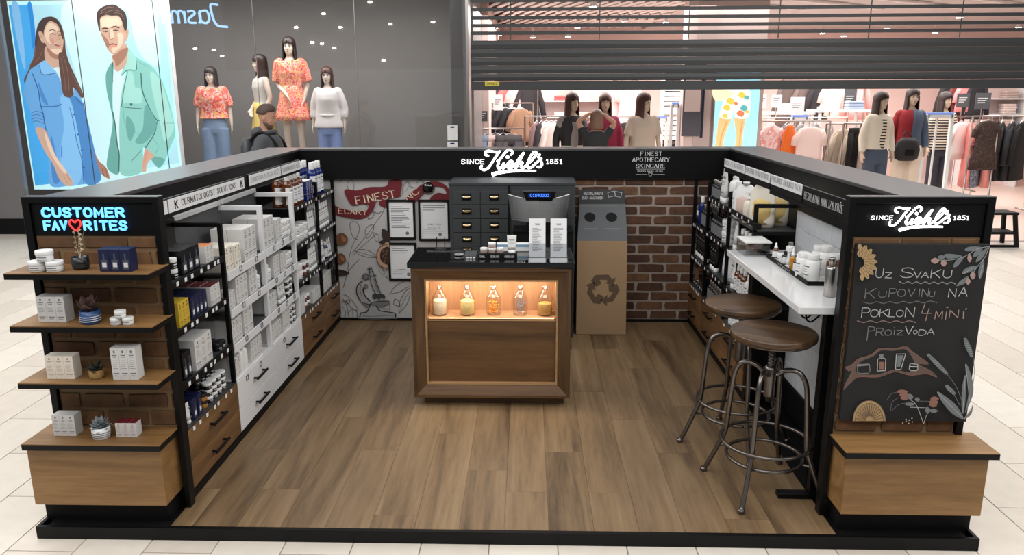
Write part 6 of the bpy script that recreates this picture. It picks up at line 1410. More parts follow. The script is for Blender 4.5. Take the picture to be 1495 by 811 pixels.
# framed notice panel, blinds window and white glazed frame in the middle of the shop
t = thing('info_panel', 'dark framed info panel on the pink shop wall left of the leg poster', 'sign', (0, 11.22, 0)); a, b = at(1003, 80, 'y', 11.2), at(1022, 199, 'y', 11.2); t.location.x = (a.x+b.x)/2
struct('wall_shop_mid', B(at(998, 180, 'y', 11.25).x, at(1012, 180, 'y', 11.25).x+.02, 11.24, 11.6, 0, 3.3), M['pink'])
part(t, 'panel', B(a.x-.02, b.x, 11.20, 11.239, b.z, 2.3), mat('slate panel', (92, 88, 96), .6)); part(t, 'edge', B(b.x, b.x+.035, 11.20, 11.239, b.z-.02, 2.3), mat('navy edge', (24, 28, 50), .5)); part(t, 'notice', B(a.x, b.x-.02, 11.197, 11.2, at(1010, 163, 'y', 11.2).z, 2.25), M['pink'])
bw = thing('blind_window', 'white framed opening with dark blinds and piled stock behind the beige sweater mannequin', 'shelf unit', (0, 14, 0)); a, b = at(970, 130, 'y', 14), at(1000, 212, 'y', 14); bw.location.x = (a.x+b.x)/2
part(bw, 'frame', MB().box(a.x-.06, a.x, 13.95, 14.05, 0, 2.3).box(b.x, b.x+.06, 13.95, 14.05, 0, 2.3).box(a.x, b.x, 13.95, 14.05, at(985, 166, 'y', 14).z, at(985, 163, 'y', 14).z+.03).box(a.x, b.x, 13.95, 14.05, 0, b.z-.1), M['plastic'])
for i in range(13): part(bw, 'blind_slat', MB().hexa([(a.x, 13.99, .98+i*.085), (b.x, 13.99, .98+i*.085), (b.x, 14.04, 1.0+i*.085), (a.x, 14.04, 1.0+i*.085), (a.x, 13.99, 1.035+i*.085), (b.x, 13.99, 1.045+i*.085), (b.x, 14.04, 1.06+i*.085), (a.x, 14.04, 1.055+i*.085)]), mat('dark blind', (70, 56, 54), .6) if i == 0 else bw.children[-1].data.materials[0])
part(bw, 'backing', B(a.x, b.x, 14.06, 14.1, 0, 2.3), mat('blind shadow', (60, 50, 48), .8))
def gate(label, u, y, w=.30, zt=None, top=None):
    p = at(u, 200, 'y', y); t = thing('security_gate', label, 'security gate', (p.x, y, .001)); h = zt or 1.62; f = MB()
    for s in (-1, 1): f.hexa([(s*w*.5-.022, -.03, 0), (s*w*.5+.022, -.03, 0), (s*w*.5+.022, .03, 0), (s*w*.5-.022, .03, 0), (s*w*.42-.022, -.03, h), (s*w*.42+.022, -.03, h), (s*w*.42+.022, .03, h), (s*w*.42-.022, .03, h)])
    f.box(-w*.42, w*.42, -.03, .03, h-.05, h).box(-w*.47, w*.47, -.02, .02, .46, .49).box(-w*.47, w*.47, -.02, .02, .38, .405); f.build('frame', mat('pale gate', (232, 236, 236), .4) if 'gt' not in M else M['gt'], t, .003); M['gt'] = t.children[0].data.materials[0]
    f = MB().box(-w*.44, w*.44, -.032, .032, h, h+.03); f.build('top_light', mat('gate blue', (120, 150, 220), .4, emit=.4), t); f = MB().box(-w*.1, -w*.04, -.01, .01, .05, h-.05) if w > .28 else None
    if f: f.build('antenna', M['gt'], t)
gate('white security gate at the right, in front of the striped top', 1368, 11.6, .42, 1.56)
gate('white security gate between the orange dress and the pink shirt', 1165, 11.9, .26, 1.52)
gate('slim white security gate in front of the dark blinds', 984, 11.5, .12, 1.72)
gate('white security gate beside the beige sweater mannequin', 966, 12.2, .16, 1.50)
t = thing('step_stool', 'black plastic step stool on the mall floor behind the right tower', 'stool', (6.85, 10.9, .001)); x = at(1458, 300, 'y', 9.7); t.location = (x.x, 9.7, .001)
f = MB()
for sx in (-1, 1):
    for sy in (-1, 1): f.hexa([(sx*.20-.02, sy*.15-.02, 0), (sx*.20+.02, sy*.15-.02, 0), (sx*.20+.02, sy*.15+.02, 0), (sx*.20-.02, sy*.15+.02, 0), (sx*.15-.02, sy*.11-.02, .40), (sx*.15+.02, sy*.11-.02, .40), (sx*.15+.02, sy*.11+.02, .40), (sx*.15-.02, sy*.11+.02, .40)])
f.box(-.21, .21, -.17, -.15, .0, .03).box(-.19, .19, -.15, .15, .16, .19); f.build('leg_frame', M['blackm'], t); MB().box(-.19, .19, -.14, .14, .40, .43).build('top', M['blackm'], t, .01)
# ================================================================ figures
def fused(mb, voxel, name, m, smooth_it=6):
    """one continuous skin grown over the overlapping pieces"""
    me = mb.mesh(name+'_raw', m); o = bpy.data.objects.new('tmp', me); COL.objects.link(o)
    md = o.modifiers.new('r', 'REMESH'); md.mode = 'VOXEL'; md.voxel_size = voxel; md.use_smooth_shade = True
    sm = o.modifiers.new('s', 'SMOOTH'); sm.factor = .5; sm.iterations = smooth_it
    dg = bpy.context.evaluated_depsgraph_get(); out = bpy.data.meshes.new_from_object(o.evaluated_get(dg)); out.name = name
    bpy.data.objects.remove(o); bpy.data.meshes.remove(me)
    out.materials.clear(); out.materials.append(m)
    return out
def limb(mb, pts, rs, n=12): mb.tube(smooth(pts, 3), [rs[min(len(rs)-1, int(i/3))]*(1-(i % 3)/3)+rs[min(len(rs)-1, int(i/3)+1)]*((i % 3)/3) for i in range(3*(len(pts)-1)+1)], n)
def hand(mb, w, d, side, size=1., curl=.25):
    """palm, four unequal bent fingers and a thumb, from the wrist w along d"""
    d = Vector(d).normalized(); up = Vector((side, 0, 0)); a = (up-d*up.dot(d))
    if a.length < .1: a = Vector((0, -1, 0))-d*Vector((0, -1, 0)).dot(d)
    n_ = a.normalized(); s_ = d.cross(n_).normalized()      # n_: back of the hand, s_: across the knuckles
    w = Vector(w); k = size
    mb.loft([(w+d*(t*k), s_*(r*k), n_*(q*k)) for t, r, q in ((-.01, .022, .018), (.02, .032, .016), (.055, .038, .015), (.085, .036, .012), (.095, .03, .008))], 12)
    for i, (o, L) in enumerate(((-.028, .066), (-.010, .076), (.010, .072), (.027, .056))):
        b = w+d*.085*k+s_*o*k; c1 = b+d*L*.5*k-n_*L*curl*.4*k; c2 = c1+d*L*.42*k-n_*L*curl*1.1*k
        mb.tube([b, c1, c2], [.0095*k, .0088*k, .0065*k], 8)
    b = w+d*.025*k-s_*.028*k; c1 = b+d*.035*k-s_*.028*k-n_*.006*k; c2 = c1+d*.034*k-s_*.006*k-n_*.010*k
    mb.tube([b, c1, c2], [.013*k, .011*k, .008*k], 8)
def head(mb, c, yaw=0, pitch=0, k=1.):
    h = MB()
    h.loft([(0, y, z, rx, ry) for z, y, rx, ry in ((-.118, -.040, .020, .022), (-.108, -.036, .036, .038), (-.085, -.022, .050, .058), (-.055, -.010, .060, .074), (-.02, -.002, .067, .083), (.02, .006, .072, .090), (.05, .010, .073, .092), (.08, .012, .067, .083), (.105, .012, .048, .062), (.118, .012, .020, .028))], 20)
    h.loft([(Vector((0, -.078, -.044)), Vector((.014, 0, 0)), Vector((0, .014, 0))), (Vector((0, -.098, -.034)), Vector((.013, 0, 0)), Vector((0, .008, .006))), (Vector((0, -.086, .0)), Vector((.008, 0, 0)), Vector((0, .012, .002))), (Vector((0, -.078, .018)), Vector((.009, 0, 0)), Vector((0, .010, 0)))], 8)
    h.ball((0, -.076, -.068), .020, .012, .006); h.ball((0, -.074, -.080), .017, .012, .006); h.ball((0, -.062, -.103), .020, .018, .016)
    for s in (-1, 1): h.ball((s*.028, -.078, .020), .018, .010, .007); h.ball((s*.070, .008, -.010), .009, .018, .030); h.ball((s*.038, -.056, -.036), .022, .018, .02)
    h.loft([(0, .010, -.19, .052, .054), (0, .012, -.12, .048, .052), (0, .014, -.05, .046, .056)], 16)
    T = Matrix.Translation(c) @ Matrix.Rotation(yaw, 4, 'Z') @ Matrix.Rotation(pitch, 4, 'X') @ Matrix.Scale(k, 4)
    h.xf(T); mb.add(h.v, h.f, 0, True); return T
TOR = [(.82, .0, .150, .105), (.90, .0, .172, .118), (.96, .0, .165, .112), (1.04, .0, .140, .098), (1.12, 0, .126, .090), (1.22, 0, .142, .100), (1.32, -.004, .158, .112), (1.40, 0, .165, .098), (1.45, .004, .150, .080), (1.485, .008, .090, .062), (1.52, .012, .055, .055)]
def torso(mb, grow=0, z0=.82, z1=1.52, kx=1., ky=1.):
    mb.loft([(0, y, z, rx*kx+grow, ry*ky+grow) for z, y, rx, ry in TOR if z0-.001 <= z <= z1+.001], 24)
def figure(name, label, cat, loc, rz, skin, arms, legs=None, hyaw=0, hpitch=0, scale=1., hairf=None, clothes=(), voxel=.009, face=True, group=None, barehead=None):
    """arms: two lists (shoulder omitted) elbow, wrist, hand direction; x>0 is the figure's left side as it faces -y"""
    t = thing(name, label, cat, loc, rz, group); t.scale = (scale,)*3
    legs = legs or [[(.092, 0, .88), (.098, -.01, .50), (.100, .02, .09)], [(-.092, 0, .88), (-.098, -.01, .50), (-.100, .02, .09)]]
    b = MB(); torso(b)
    T = head(b, Vector((0, -.005, 1.665)), hyaw, hpitch)
    for s, A_ in zip((1, -1), arms):
        sh = (s*.150, .004, 1.425); e, w_, d = A_
        limb(b, [sh, tuple((Vector(sh)+Vector(e))/2+Vector((s*.012, 0, 0))), e, tuple((Vector(e)+Vector(w_))/2), w_], [.052, .043, .036, .033, .022]); b.ball(sh, .052); hand(b, w_, d, s, .92)
    for L in legs:
        limb(b, [L[0], tuple((Vector(L[0])+Vector(L[1]))/2), L[1], tuple(Vector(L[1])*.62+Vector(L[2])*.38+Vector((0, .012, 0))), L[2]], [.088, .072, .052, .050, .032])
        x, y, z = L[2]; b.loft([(Vector((x, y+.035, z-.03)), Vector((.028, 0, 0)), Vector((0, 0, .035))), (Vector((x, y-.02, z-.035)), Vector((.034, 0, 0)), Vector((0, 0, .045))), (Vector((x, y-.10, z-.055)), Vector((.042, 0, 0)), Vector((0, 0, .028))), (Vector((x, y-.17, z-.068)), Vector((.030, 0, 0)), Vector((0, 0, .014)))], 12)
    obj('body', fused(b, voxel, 'body', skin), t)
    if face:
        F = MB()
        for s in (-1, 1):
            F.ball((s*.028, -.082, .000), .012, .003, .0045, 8, 4, 0); F.tube([(s*.016, -.0865, .020), (s*.030, -.0865, .025), (s*.043, -.078, .020)], .0028, 5, 0)
        F.ball((0, -.087, -.068), .017, .004, .005, 8, 4, 1)
        F.xf(T); F.build('face_paint', [M['inkd'], mat('lip', (150, 80, 76), .5) if 'lip' not in M else M['lip']], t); M['lip'] = t.children[-1].data.materials[1]
    if hairf: hairf(t, T)
    for cn, fn, cm, vx in clothes:
        mb = MB(); fn(mb); obj(cn, fused(mb, vx, cn, cm, 3) if vx else mb.mesh(cn, cm), t)
    return t
def bob(m, length=.24, opening=1.02, fringe=True, flare=1.12):
    """straight wig: crown, fringe and a curtain that hangs round sides and back"""
    def f(t, T):
        mb = MB(); n = 26; rows = []
        for j in range(13):
            q = j/12
            if q < .42: ph = q/.42*PI/2; rr_ = math.sin(ph); z = .045+.088*math.cos(ph)
            else: rr_ = 1+(flare-1)*(q-.42)/.58; z = .045-(q-.42)/.58*(length+.03)
            op = 0 if (z > .028 and fringe) or (not fringe and q < .30) else opening
            rows.append([(.084*rr_*math.sin(-PI+0+op+(2*PI-2*op)*i/n+PI)*1 if False else .084*rr_*math.sin(op+(2*PI-2*op)*i/n), .010-.102*rr_*math.cos(op+(2*PI-2*op)*i/n)*(1 if math.cos(op+(2*PI-2*op)*i/n) > 0 else .98), z) for i in range(n+1)])
        vs = [p for r_ in rows for p in r_]; N_ = n+1
        mb.add(vs, [(j*N_+i, j*N_+i+1, (j+1)*N_+i+1, (j+1)*N_+i) for j in range(12) for i in range(n)], 0, True)
        mb.xf(T); o = mb.build('hair', m, t); s = o.modifiers.new('t', 'SOLIDIFY'); s.thickness = .016; s.offset = 0
    return f
def short_hair(m, beard=None):
    def f(t, T):
        mb = MB(); n = 22
        rows = []
        for j in range(9):
            q = j/8; ph = q*PI*.52
            rows.append([(.076*math.sin(ph)*math.sin(a), .016-.096*math.sin(ph)*math.cos(a)*.98, (.022 if math.cos(a) > .4 else 0)*q+.026+.100*math.cos(ph)*1.0+(.03*max(0, math.cos(a))*q)) for a in [2*PI*i/n for i in range(n)]])
        vs = [p for r_ in rows for p in r_]
        mb.add(vs, [(j*n+i, j*n+(i+1) % n, (j+1)*n+(i+1) % n, (j+1)*n+i) for j in range(8) for i in range(n)], 0, True); mb.xf(T); o = mb.build('hair', m, t); s = o.modifiers.new('t', 'SOLIDIFY'); s.thickness = .009; s.offset = 0
        if beard:
            b = MB(); b.loft([(Vector((0, -.034, -.122)), Vector((.03, 0, 0)), Vector((0, .03, 0))), (Vector((0, -.030, -.100)), Vector((.046, 0, 0)), Vector((0, .050, 0))), (Vector((0, -.020, -.075)), Vector((.057, 0, 0)), Vector((0, .062, 0))), (Vector((0, -.008, -.055)), Vector((.061, 0, 0)), Vector((0, .062, 0)))], 16); b.xf(T); b.build('beard', beard, t)
    return f
# garments worn on a figure
def top(z0=1.0, grow=.018, sleeves=None, arms=None, sr=.055, flare=0., neck=1.485):
    def f(mb):
        rs = [(z, y, rx, ry) for z, y, rx, ry in TOR if z0 <= z <= neck+.001]
        if rs[0][0] > z0: rs = [(z0, 0, rs[0][2]+flare, rs[0][3]+flare)]+rs
        mb.loft([(0, y, z, rx+grow*(1.3 if z < 1.3 else 1)+(flare if z < 1.15 else 0), ry+grow) for z, y, rx, ry in rs], 24, mod=lambda a, q: 1+.02*math.sin(7*a)*(1-q))
        if arms:
            for s, A_ in zip((1, -1), arms):
                sh = Vector((s*.145, .004, 1.42)); e = Vector(A_[0]); w_ = Vector(A_[1]); k = sleeves
                pts = [sh, sh.lerp(e, .5)+Vector((s*.012, 0, 0)), e] if k >= .5 else [sh, sh.lerp(e, k)+Vector((s*.008, 0, 0)), sh.lerp(e, k*2)]
                rr_ = [sr*1.12, sr*1.05, sr]
                if k > .5: pts += [e.lerp(w_, (k-.5)), e.lerp(w_, (k-.5)*2)]; rr_ += [sr*.95, sr*.8]
                limb(mb, [tuple(p) for p in pts], rr_); mb.ball(tuple(sh), sr*1.15)
    return f
def skirt(z1, z0, r1=.14, r0=.22, ry=.8):
    return lambda mb: mb.loft([(0, 0, z0+(z1-z0)*q, r0+(r1-r0)*q**.8, (r0+(r1-r0)*q**.8)*ry) for q in (0, .15, .35, .6, .85, 1)], 36, mod=lambda a, q: 1+.045*math.sin(11*a)*(1-q))
def trousers(rw=.105, hem=.10, z1=1.06, legs=None, rb=None):
    def f(mb):
        mb.loft([(0, 0, z, rx, ry) for z, rx, ry in ((.80, .168, .118), (.88, .182, .128), (.96, .178, .122), (1.0, .160, .112), (z1, .145, .104))], 24)
        for L in (legs or [[(.092, 0, .88), (.098, -.01, .50), (.100, .02, .09)], [(-.092, 0, .88), (-.098, -.01, .50), (-.100, .02, .09)]]):
            a, k, e = (Vector(p) for p in L); e = k.lerp(e, (k.z-hem)/(k.z-e.z)); limb(mb, [tuple(a), tuple(a.lerp(k, .5)), tuple(k), tuple(k.lerp(e, .5)), tuple(e)], [rw*.95, rw*.9, rw*.82, (rb or rw*.8), (rb or rw*.8)])
    return f
DOWN = [[(.225, .02, 1.17), (.245, -.03, .94), (.02, -.12, -1)], [(-.225, .02, 1.17), (-.245, -.03, .94), (-.02, -.12, -1)]]
BENT = [[(.225, .02, 1.17), (.16, -.16, 1.02), (-.6, -.5, -.5)], [(-.225, .02, 1.17), (-.245, -.03, .94), (-.02, -.12, -1)]]
BOTHF = [[(.235, .0, 1.18), (.10, -.17, 1.00), (-.5, -.3, -.7)], [(-.235, .0, 1.18), (-.17, -.14, .98), (.3, -.4, -.8)]]
HELD = [[(.215, .03, 1.17), (.175, -.06, .93), (-.3, -.3, -.8)], [(-.20, .03, 1.17), (-.03, -.17, 1.00), (.45, -.25, -.8)]]
M['floral'] = fabric_print('coral floral', [(226, 92, 84), (236, 140, 110), (240, 186, 178), (214, 66, 76), (238, 176, 110)], 9, 1)
M['floral2'] = fabric_print('coral dress print', [(232, 104, 92), (242, 186, 110), (240, 160, 150), (220, 70, 80), (240, 190, 150), (232, 104, 96)], 10, 4)
M['denimw'] = mat('wide denim', (120, 142, 172), .85, noise=.1, nscale=20); M['ivory'] = mat('ivory cloth', (206, 200, 192), .85); M['yellowc'] = mat('yellow skirt cloth', (226, 200, 110), .85); M['whitec'] = mat('white shirt cloth', (214, 208, 206), .85); M['denim'] = mat('blue denim', (128, 148, 196), .85)
WX = lambda u, v, y: at(u, v, 'y', y).x
def plinth(x, y, z, h0=.30):
    t = thing('mannequin_plinth', f'white display block under the mannequin at x {x:.1f}', 'plinth', (x, y, h0)); MB().box(-.25, .25, -.22, .22, .001, z-h0).build('block', M['sheet'], t, .004); return t
def wm(u, vtop, y, sc):   # stand so that the head top meets the measured height
    x = WX(u, 160, y); z = at(u, vtop, 'y', y).z-1.80*sc; return x, z
wins = [(312, 97, 11.0, .93, 'red floral blouse'), (384, 79, 11.1, .95, 'yellow skirt'), (428, 53, 11.0, 1.0, 'floral dress'), (480, 97, 10.95, .93, 'white tied shirt')]
x, z = wm(*wins[0][:4]); figure('mannequin', 'mannequin in coral floral blouse and wide jeans, leftmost in the shop window', 'mannequin', (x, 11.0, z), .25, M['skinw'], DOWN, hyaw=-.35, scale=.93, hairf=bob(M['hairb'], .17), clothes=[('blouse', top(1.03, .034, .42, DOWN, .085, .03), M['floral'], .014), ('jeans', trousers(.128, .10, 1.10, None, .125), M['denimw'], .014), ('belt', lambda mb: mb.loft([(0, 0, 1.055, .165, .125), (0, 0, 1.085, .160, .120)], 24), M['denim'], 0)], group=None); P1 = (x, 11.0, z)
x, z = wm(*wins[1][:4]); figure('mannequin', 'mannequin in ivory sleeveless top and yellow skirt, turned left in the window', 'mannequin', (x, 11.1, z), -.85, M['skinw'], HELD, hyaw=-.25, scale=.95, hairf=bob(M['hairb'], .24), clothes=[('sleeveless_top', top(1.04, .016, .0, None, .05, .01, 1.46), M['ivory'], .012), ('skirt', skirt(1.10, .62, .15, .24), M['yellowc'], 0)]); P2 = (x, 11.1, z)
x, z = wm(*wins[2][:4]); figure('mannequin', 'tallest mannequin in coral and yellow floral short dress in the window', 'mannequin', (x, 11.0, z), .05, M['skinw'], HELD, hyaw=.0, scale=1.0, hairf=bob(M['hairb'], .22), clothes=[('dress_bodice', top(1.10, .020, .46, HELD, .080, .005), M['floral2'], .013), ('dress_skirt', skirt(1.14, .66, .145, .27), M['floral2'], 0)]); P3 = (x, 11.0, z)
x, z = wm(*wins[3][:4]); figure('mannequin', 'mannequin in white shirt tied at the waist and jeans, rightmost in window', 'mannequin', (x, 10.95, z), -.05, M['skinw'], DOWN, hyaw=.1, scale=.93, hairf=bob(M['hairr'], .19), clothes=[('shirt', top(.90, .030, .78, DOWN, .072, .03), M['whitec'], .013), ('knot', lambda mb: mb.loft([(0, -.006, 1.075, .168, .130), (0, -.006, 1.10, .166, .128)], 24), M['ivory'], 0), ('jeans', trousers(.105, .10, 1.02), M['denim'], .014)]); P4_ = (x, 10.95, z)
for (x, y, z), nm_ in zip((P1, P2, P3, P4_), ('floral blouse', 'yellow skirt', 'floral dress', 'white tied shirt')):
    t = thing('mannequin_plinth', f'display block under the {nm_} mannequin', 'plinth', (x, y, .30)); MB().box(-.24, .24, -.22, .22, .001, z-.302).build('block', M['sheet'], t, .004)
# walking man with a backpack
M['hairman'] = mat('brown short hair', (70, 52, 44), .7, noise=.3, nscale=60); M['beard'] = mat('beard', (96, 70, 58), .8, noise=.3, nscale=80)
WARM = [[(.23, -.03, 1.18), (.25, -.20, 1.03), (0, -.8, -.5)], [(-.22, .12, 1.18), (-.235, .08, .95), (0, .1, -1)]]
WLEG = [[(.092, 0, .88), (.098, -.18, .52), (.100, -.26, .10)], [(-.092, 0, .88), (-.098, .06, .50), (-.100, .32, .14)]]
M['coat'] = mat('grey jacket', (66, 68, 72), .85); M['jean2'] = mat('dark trousers', (40, 42, 50), .85)
mp_ = at(392, 157, 'y', 8.0)
mn = figure('person', 'bearded man in grey jacket with backpack walking right behind the kiosk', 'person', (mp_.x-.03, 8.0, mp_.z-1.785), PI/2, M['flesh'], WARM, WLEG, hyaw=0, hpitch=.18, scale=1.0, hairf=short_hair(M['hairman'], M['beard']), clothes=[('jacket', top(.86, .040, .98, WARM, .068, .015, 1.50), M['coat'], .013), ('hood', lambda mb: (mb.ball((0, .09, 1.50), .12, .075, .07, 16, 10), mb.tube([(.10*math.cos(a), .02-.09*math.sin(a), 1.50+.015*math.sin(a)) for a in [2*PI*i/20 for i in range(20)]], .026, 8, 0, True)), M['coat'], .012), ('trousers', trousers(.098, .08, 1.02, WLEG), M['jean2'], .014),
    ('shoes', lambda mb: [mb.loft([(Vector((x, y+.06, z-.06)), Vector((.038, 0, 0)), Vector((0, 0, .04))), (Vector((x, y-.05, z-.06)), Vector((.046, 0, 0)), Vector((0, 0, .05))), (Vector((x, y-.2, z-.075)), Vector((.036, 0, 0)), Vector((0, 0, .022)))], 14) for x, y, z in ((.1, -.26, .10), (-.1, .32, .14))], M['blackm'], 0)])
mn.location.z = max(.0, mn.location.z)
bp = thing('backpack', 'dark backpack with shoulder straps worn by the walking man', 'bag', mn.location, PI/2); bk = MB(); bk.loft([(0, .20, z, rx, ry) for z, rx, ry in ((1.02, .10, .05), (1.06, .14, .08), (1.20, .15, .09), (1.36, .14, .08), (1.45, .09, .045))], 20); bk.build('pack', M['dark'], bp)
for s in (-1, 1): MB().tube(smooth([(s*.11, .15, 1.43), (s*.12, .04, 1.51), (s*.125, -.09, 1.44), (s*.135, -.14, 1.32), (s*.15, -.09, 1.20), (s*.16, .12, 1.10)], 4), .017, 8).build('strap', M['blackm'], bp)
# figures inside the shop
def sm(u, y, sc=1., top_z=None, v=135): q = at(u, v, 'y', y); return (q.x, y, q.z-1.80*sc)
M['tee'] = stripes('grey striped tee', (150, 138, 134), (120, 110, 108), 'Z', 30); M['jacket'] = mat('black jacket', (24, 22, 24), .7); M['cream2'] = mat('cream skirt', (220, 200, 178), .85); M['magenta'] = mat('magenta coat', (134, 30, 62), .85); M['beige'] = mat('beige sweater', (186, 168, 152), .9); M['darkj'] = mat('dark jeans', (50, 52, 62), .85)
M['bomber'] = mat('white bomber', (206, 196, 178), .85); M['stripe'] = stripes('breton stripes', (210, 196, 176), (34, 30, 34), 'Z', 7.5); M['jeans3'] = mat('slate jeans', (62, 72, 88), .85); M['redsw'] = mat('red half sweatshirt', (134, 26, 34), .85); M['bluesw'] = mat('slate half sweatshirt', (74, 88, 108), .85); M['trousw'] = mat('ivory trousers', (224, 206, 186), .85)
def half(side, fn): 
    def f(mb):
        q = MB(); fn(q); mb.add(q.v, q.f, 0, True)
        mb.v = [(max(x, 0) if side > 0 else min(x, 0), y, z) for x, y, z in mb.v]
    return f
bases = []
def shopfig(u, y, v, label, rz, arms, hy, hair, clothes, sc=1.):
    p = sm(u, y, sc, v=v); t = figure('mannequin', label, 'mannequin', p, rz, M['skin'], arms, hyaw=hy, scale=sc, hairf=hair, clothes=clothes, voxel=.011)
    global LASTF
    LASTF = t
    b = thing('plinth_disc', f'low round base under the {label.split(" in ")[1].split(" and ")[0]} mannequin', 'plinth', (p[0], p[1], .001)); MB().lathe([(.26, 0), (.26, max(.012, p[2]-.004))], 28).build('disc', M['sheet'], b)
shopfig(836, 10.9, 135, 'mannequin in black jacket over grey tee and cream skirt, auburn bob', .30, DOWN, .35, bob(M['hairr'], .26), [('tee', top(1.02, .012, .2, DOWN, .06), M['tee'], .013), ('skirt', skirt(1.08, .50, .155, .23), M['cream2'], 0), ('jacket', lambda mb: (top(1.06, .022, .95, DOWN, .052)(mb),), M['jacket'], .013)], 1.0)
t = LASTF; mbx = MB(); mbx.loft([(0, -.045, z, .070, .112-abs(z-1.25)*.12) for z in (1.02, 1.1, 1.2, 1.32, 1.40)], 20); mbx.build('shirt_front', M['tee'], t)
shopfig(884, 11.3, 136, 'mannequin in long magenta coat, auburn fringe', .0, DOWN, .0, bob(M['hairr'], .24), [('coat', top(.60, .030, .96, DOWN, .055, .02), M['magenta'], .014), ('trousers', trousers(.095, .10, 1.02), M['jacket'], .016)])
shopfig(941, 10.9, 135, 'mannequin in beige sweater and dark jeans, auburn hair, turned right', .15, DOWN, .75, bob(M['hairr'], .27), [('sweater', top(1.02, .026, .40, DOWN, .066, .02), M['beige'], .013), ('jeans', trousers(.10, .10, 1.06), M['darkj'], .015)])
shopfig(1288, 11.2, 133, 'mannequin in white bomber jacket over striped tee and slate jeans', .25, DOWN, .25, bob(M['hairb'], .26), [('striped_tee', top(1.02, .012, .0, None), M['stripe'], .013), ('jacket_half', lambda mb: top(1.00, .024, .95, DOWN, .054, .015)(mb), M['bomber'], .013), ('jeans', trousers(.10, .10, 1.06), M['jeans3'], .015)])
t = LASTF; mbx = MB(); mbx.loft([(0, -.05, z, .052, .116-abs(z-1.25)*.13) for z in (1.0, 1.1, 1.2, 1.32, 1.42)], 20); mbx.build('shirt_front', M['stripe'], t)
shopfig(1334, 11.6, 128, 'mannequin in red and slate colour-block sweatshirt and ivory trousers', -.1, DOWN, .1, bob(M['hairb'], .24), [('sweatshirt_right_half', half(-1, top(.98, .026, .97, DOWN, .057, .015)), M['redsw'], 0), ('sweatshirt_left_half', half(1, top(.98, .026, .97, DOWN, .057, .015)), M['bluesw'], 0), ('trousers', trousers(.12, .08, 1.06, None, .11), M['trousw'], .016)])
shopfig(1382, 12.6, 134, 'mannequin in wide striped top and dark trousers, behind the gate', .2, DOWN, .2, bob(M['hairb'], .22), [('striped_top', top(.90, .034, .75, DOWN, .066, .03), M['stripe'], .014), ('trousers', trousers(.10, .10, 1.02), M['darkj'], .015)])
bg = at(1322, 215, 'y', 11.35); t = thing('shoulder_bag', 'black round bag hanging from the hand of the sweatshirt mannequin', 'bag', (bg.x, 11.3, bg.z-.19)); MB().loft([(0, 0, z, rx, ry) for z, rx, ry in ((0, .10, .05), (.03, .16, .08), (.15, .18, .09), (.27, .15, .08), (.33, .08, .04))], 20).build('bag_body', M['jacket'], t); MB().tube(smooth([(-.10, 0, .28), (-.02, .02, .42), (.08, 0, .28)], 5), .008, 6).build('strap', M['jacket'], t); MB().box(-.06, .06, -.095, -.085, .08, .16).build('pocket', M['blackm'], t, .01)
RAISE = [[(.26, -.02, 1.62), (.10, .02, 1.74), (-1, 0, .2)], [(-.26, -.02, 1.60), (-.10, .02, 1.73), (1, 0, .2)]]
pq = at(871, 168, 'y', 10.55)
figure('person', 'shop assistant in black with both hands raised to her hair', 'person', (pq.x, 10.55, pq.z-1.79*.92), PI, M['flesh'], RAISE, hyaw=.2, scale=.92, face=False, hairf=bob(mat('light brown hair', (112, 82, 62), .5, noise=.2, nscale=40), .16), clothes=[('top', top(1.0, .020, .30, RAISE, .06), M['jacket'], .013), ('trousers', trousers(.095, .06, 1.05), M['jacket'], .015)]).location.z = .02
# ================================================================ clothes on rails and shelves
_gc = {}
def garment_mesh(kind):
    if kind in _gc: return _gc[kind]
    mb = MB(); fold = lambda a, q: 1+.05*math.sin(6*a+3*q)*(1-q)
    if kind in ('tee', 'shirt', 'coat', 'dress', 'blouse'):
        Lg = dict(tee=.62, shirt=.74, coat=.95, dress=1.05, blouse=.6)[kind]; hw = dict(tee=.23, shirt=.24, coat=.27, dress=.30, blouse=.27)[kind]
        mb.loft([(0, 0, -Lg, hw, .075), (0, 0, -Lg*.8, hw*.96, .07), (0, 0, -Lg*.5, .21, .06), (0, 0, -.25, .22, .06), (0, 0, -.13, .225, .05), (0, 0, -.07, .17, .04), (0, 0, -.045, .08, .035)], 26, mod=fold)
        sl = dict(tee=.22, shirt=.55, coat=.58, dress=.26, blouse=.30)[kind]
        for s in (-1, 1): mb.loft([(Vector((s*.19, 0, -.12)), Vector((.05, 0, .04)), Vector((0, .05, 0))), (Vector((s*(.20+sl*.14), 0, -.12-sl*.5)), Vector((.06, 0, .02*s)), Vector((0, .045, 0))), (Vector((s*(.21+sl*.22), 0, -.12-sl)), Vector((.055, 0, .01*s)), Vector((0, .04, 0)))], 12)
    elif kind == 'slip':
        mb.loft([(0, 0, -1.0, .24, .09), (0, 0, -.9, .27, .09), (0, 0, -.5, .23, .07), (0, 0, -.25, .19, .06), (0, 0, -.10, .12, .05), (0, 0, -.05, .09, .04)], 26, mod=fold)
    elif kind == 'trousers':
        mb.loft([(0, 0, -.2, .19, .05), (0, 0, -.05, .17, .045)], 20)
        for s in (-1, 1): mb.loft([(s*.10, 0, -1.0, .10, .04), (s*.095, 0, -.5, .095, .045), (s*.09, 0, -.15, .095, .05)], 16, mod=fold)
    elif kind == 'skirt':
        mb.loft([(0, 0, -.75, .30, .08), (0, 0, -.4, .24, .07), (0, 0, -.05, .15, .04)], 30, mod=lambda a, q: 1+.08*math.sin(12*a)*(1-q))
    _gc[kind] = mb.mesh(kind, M['sheet'])
    return _gc[kind]
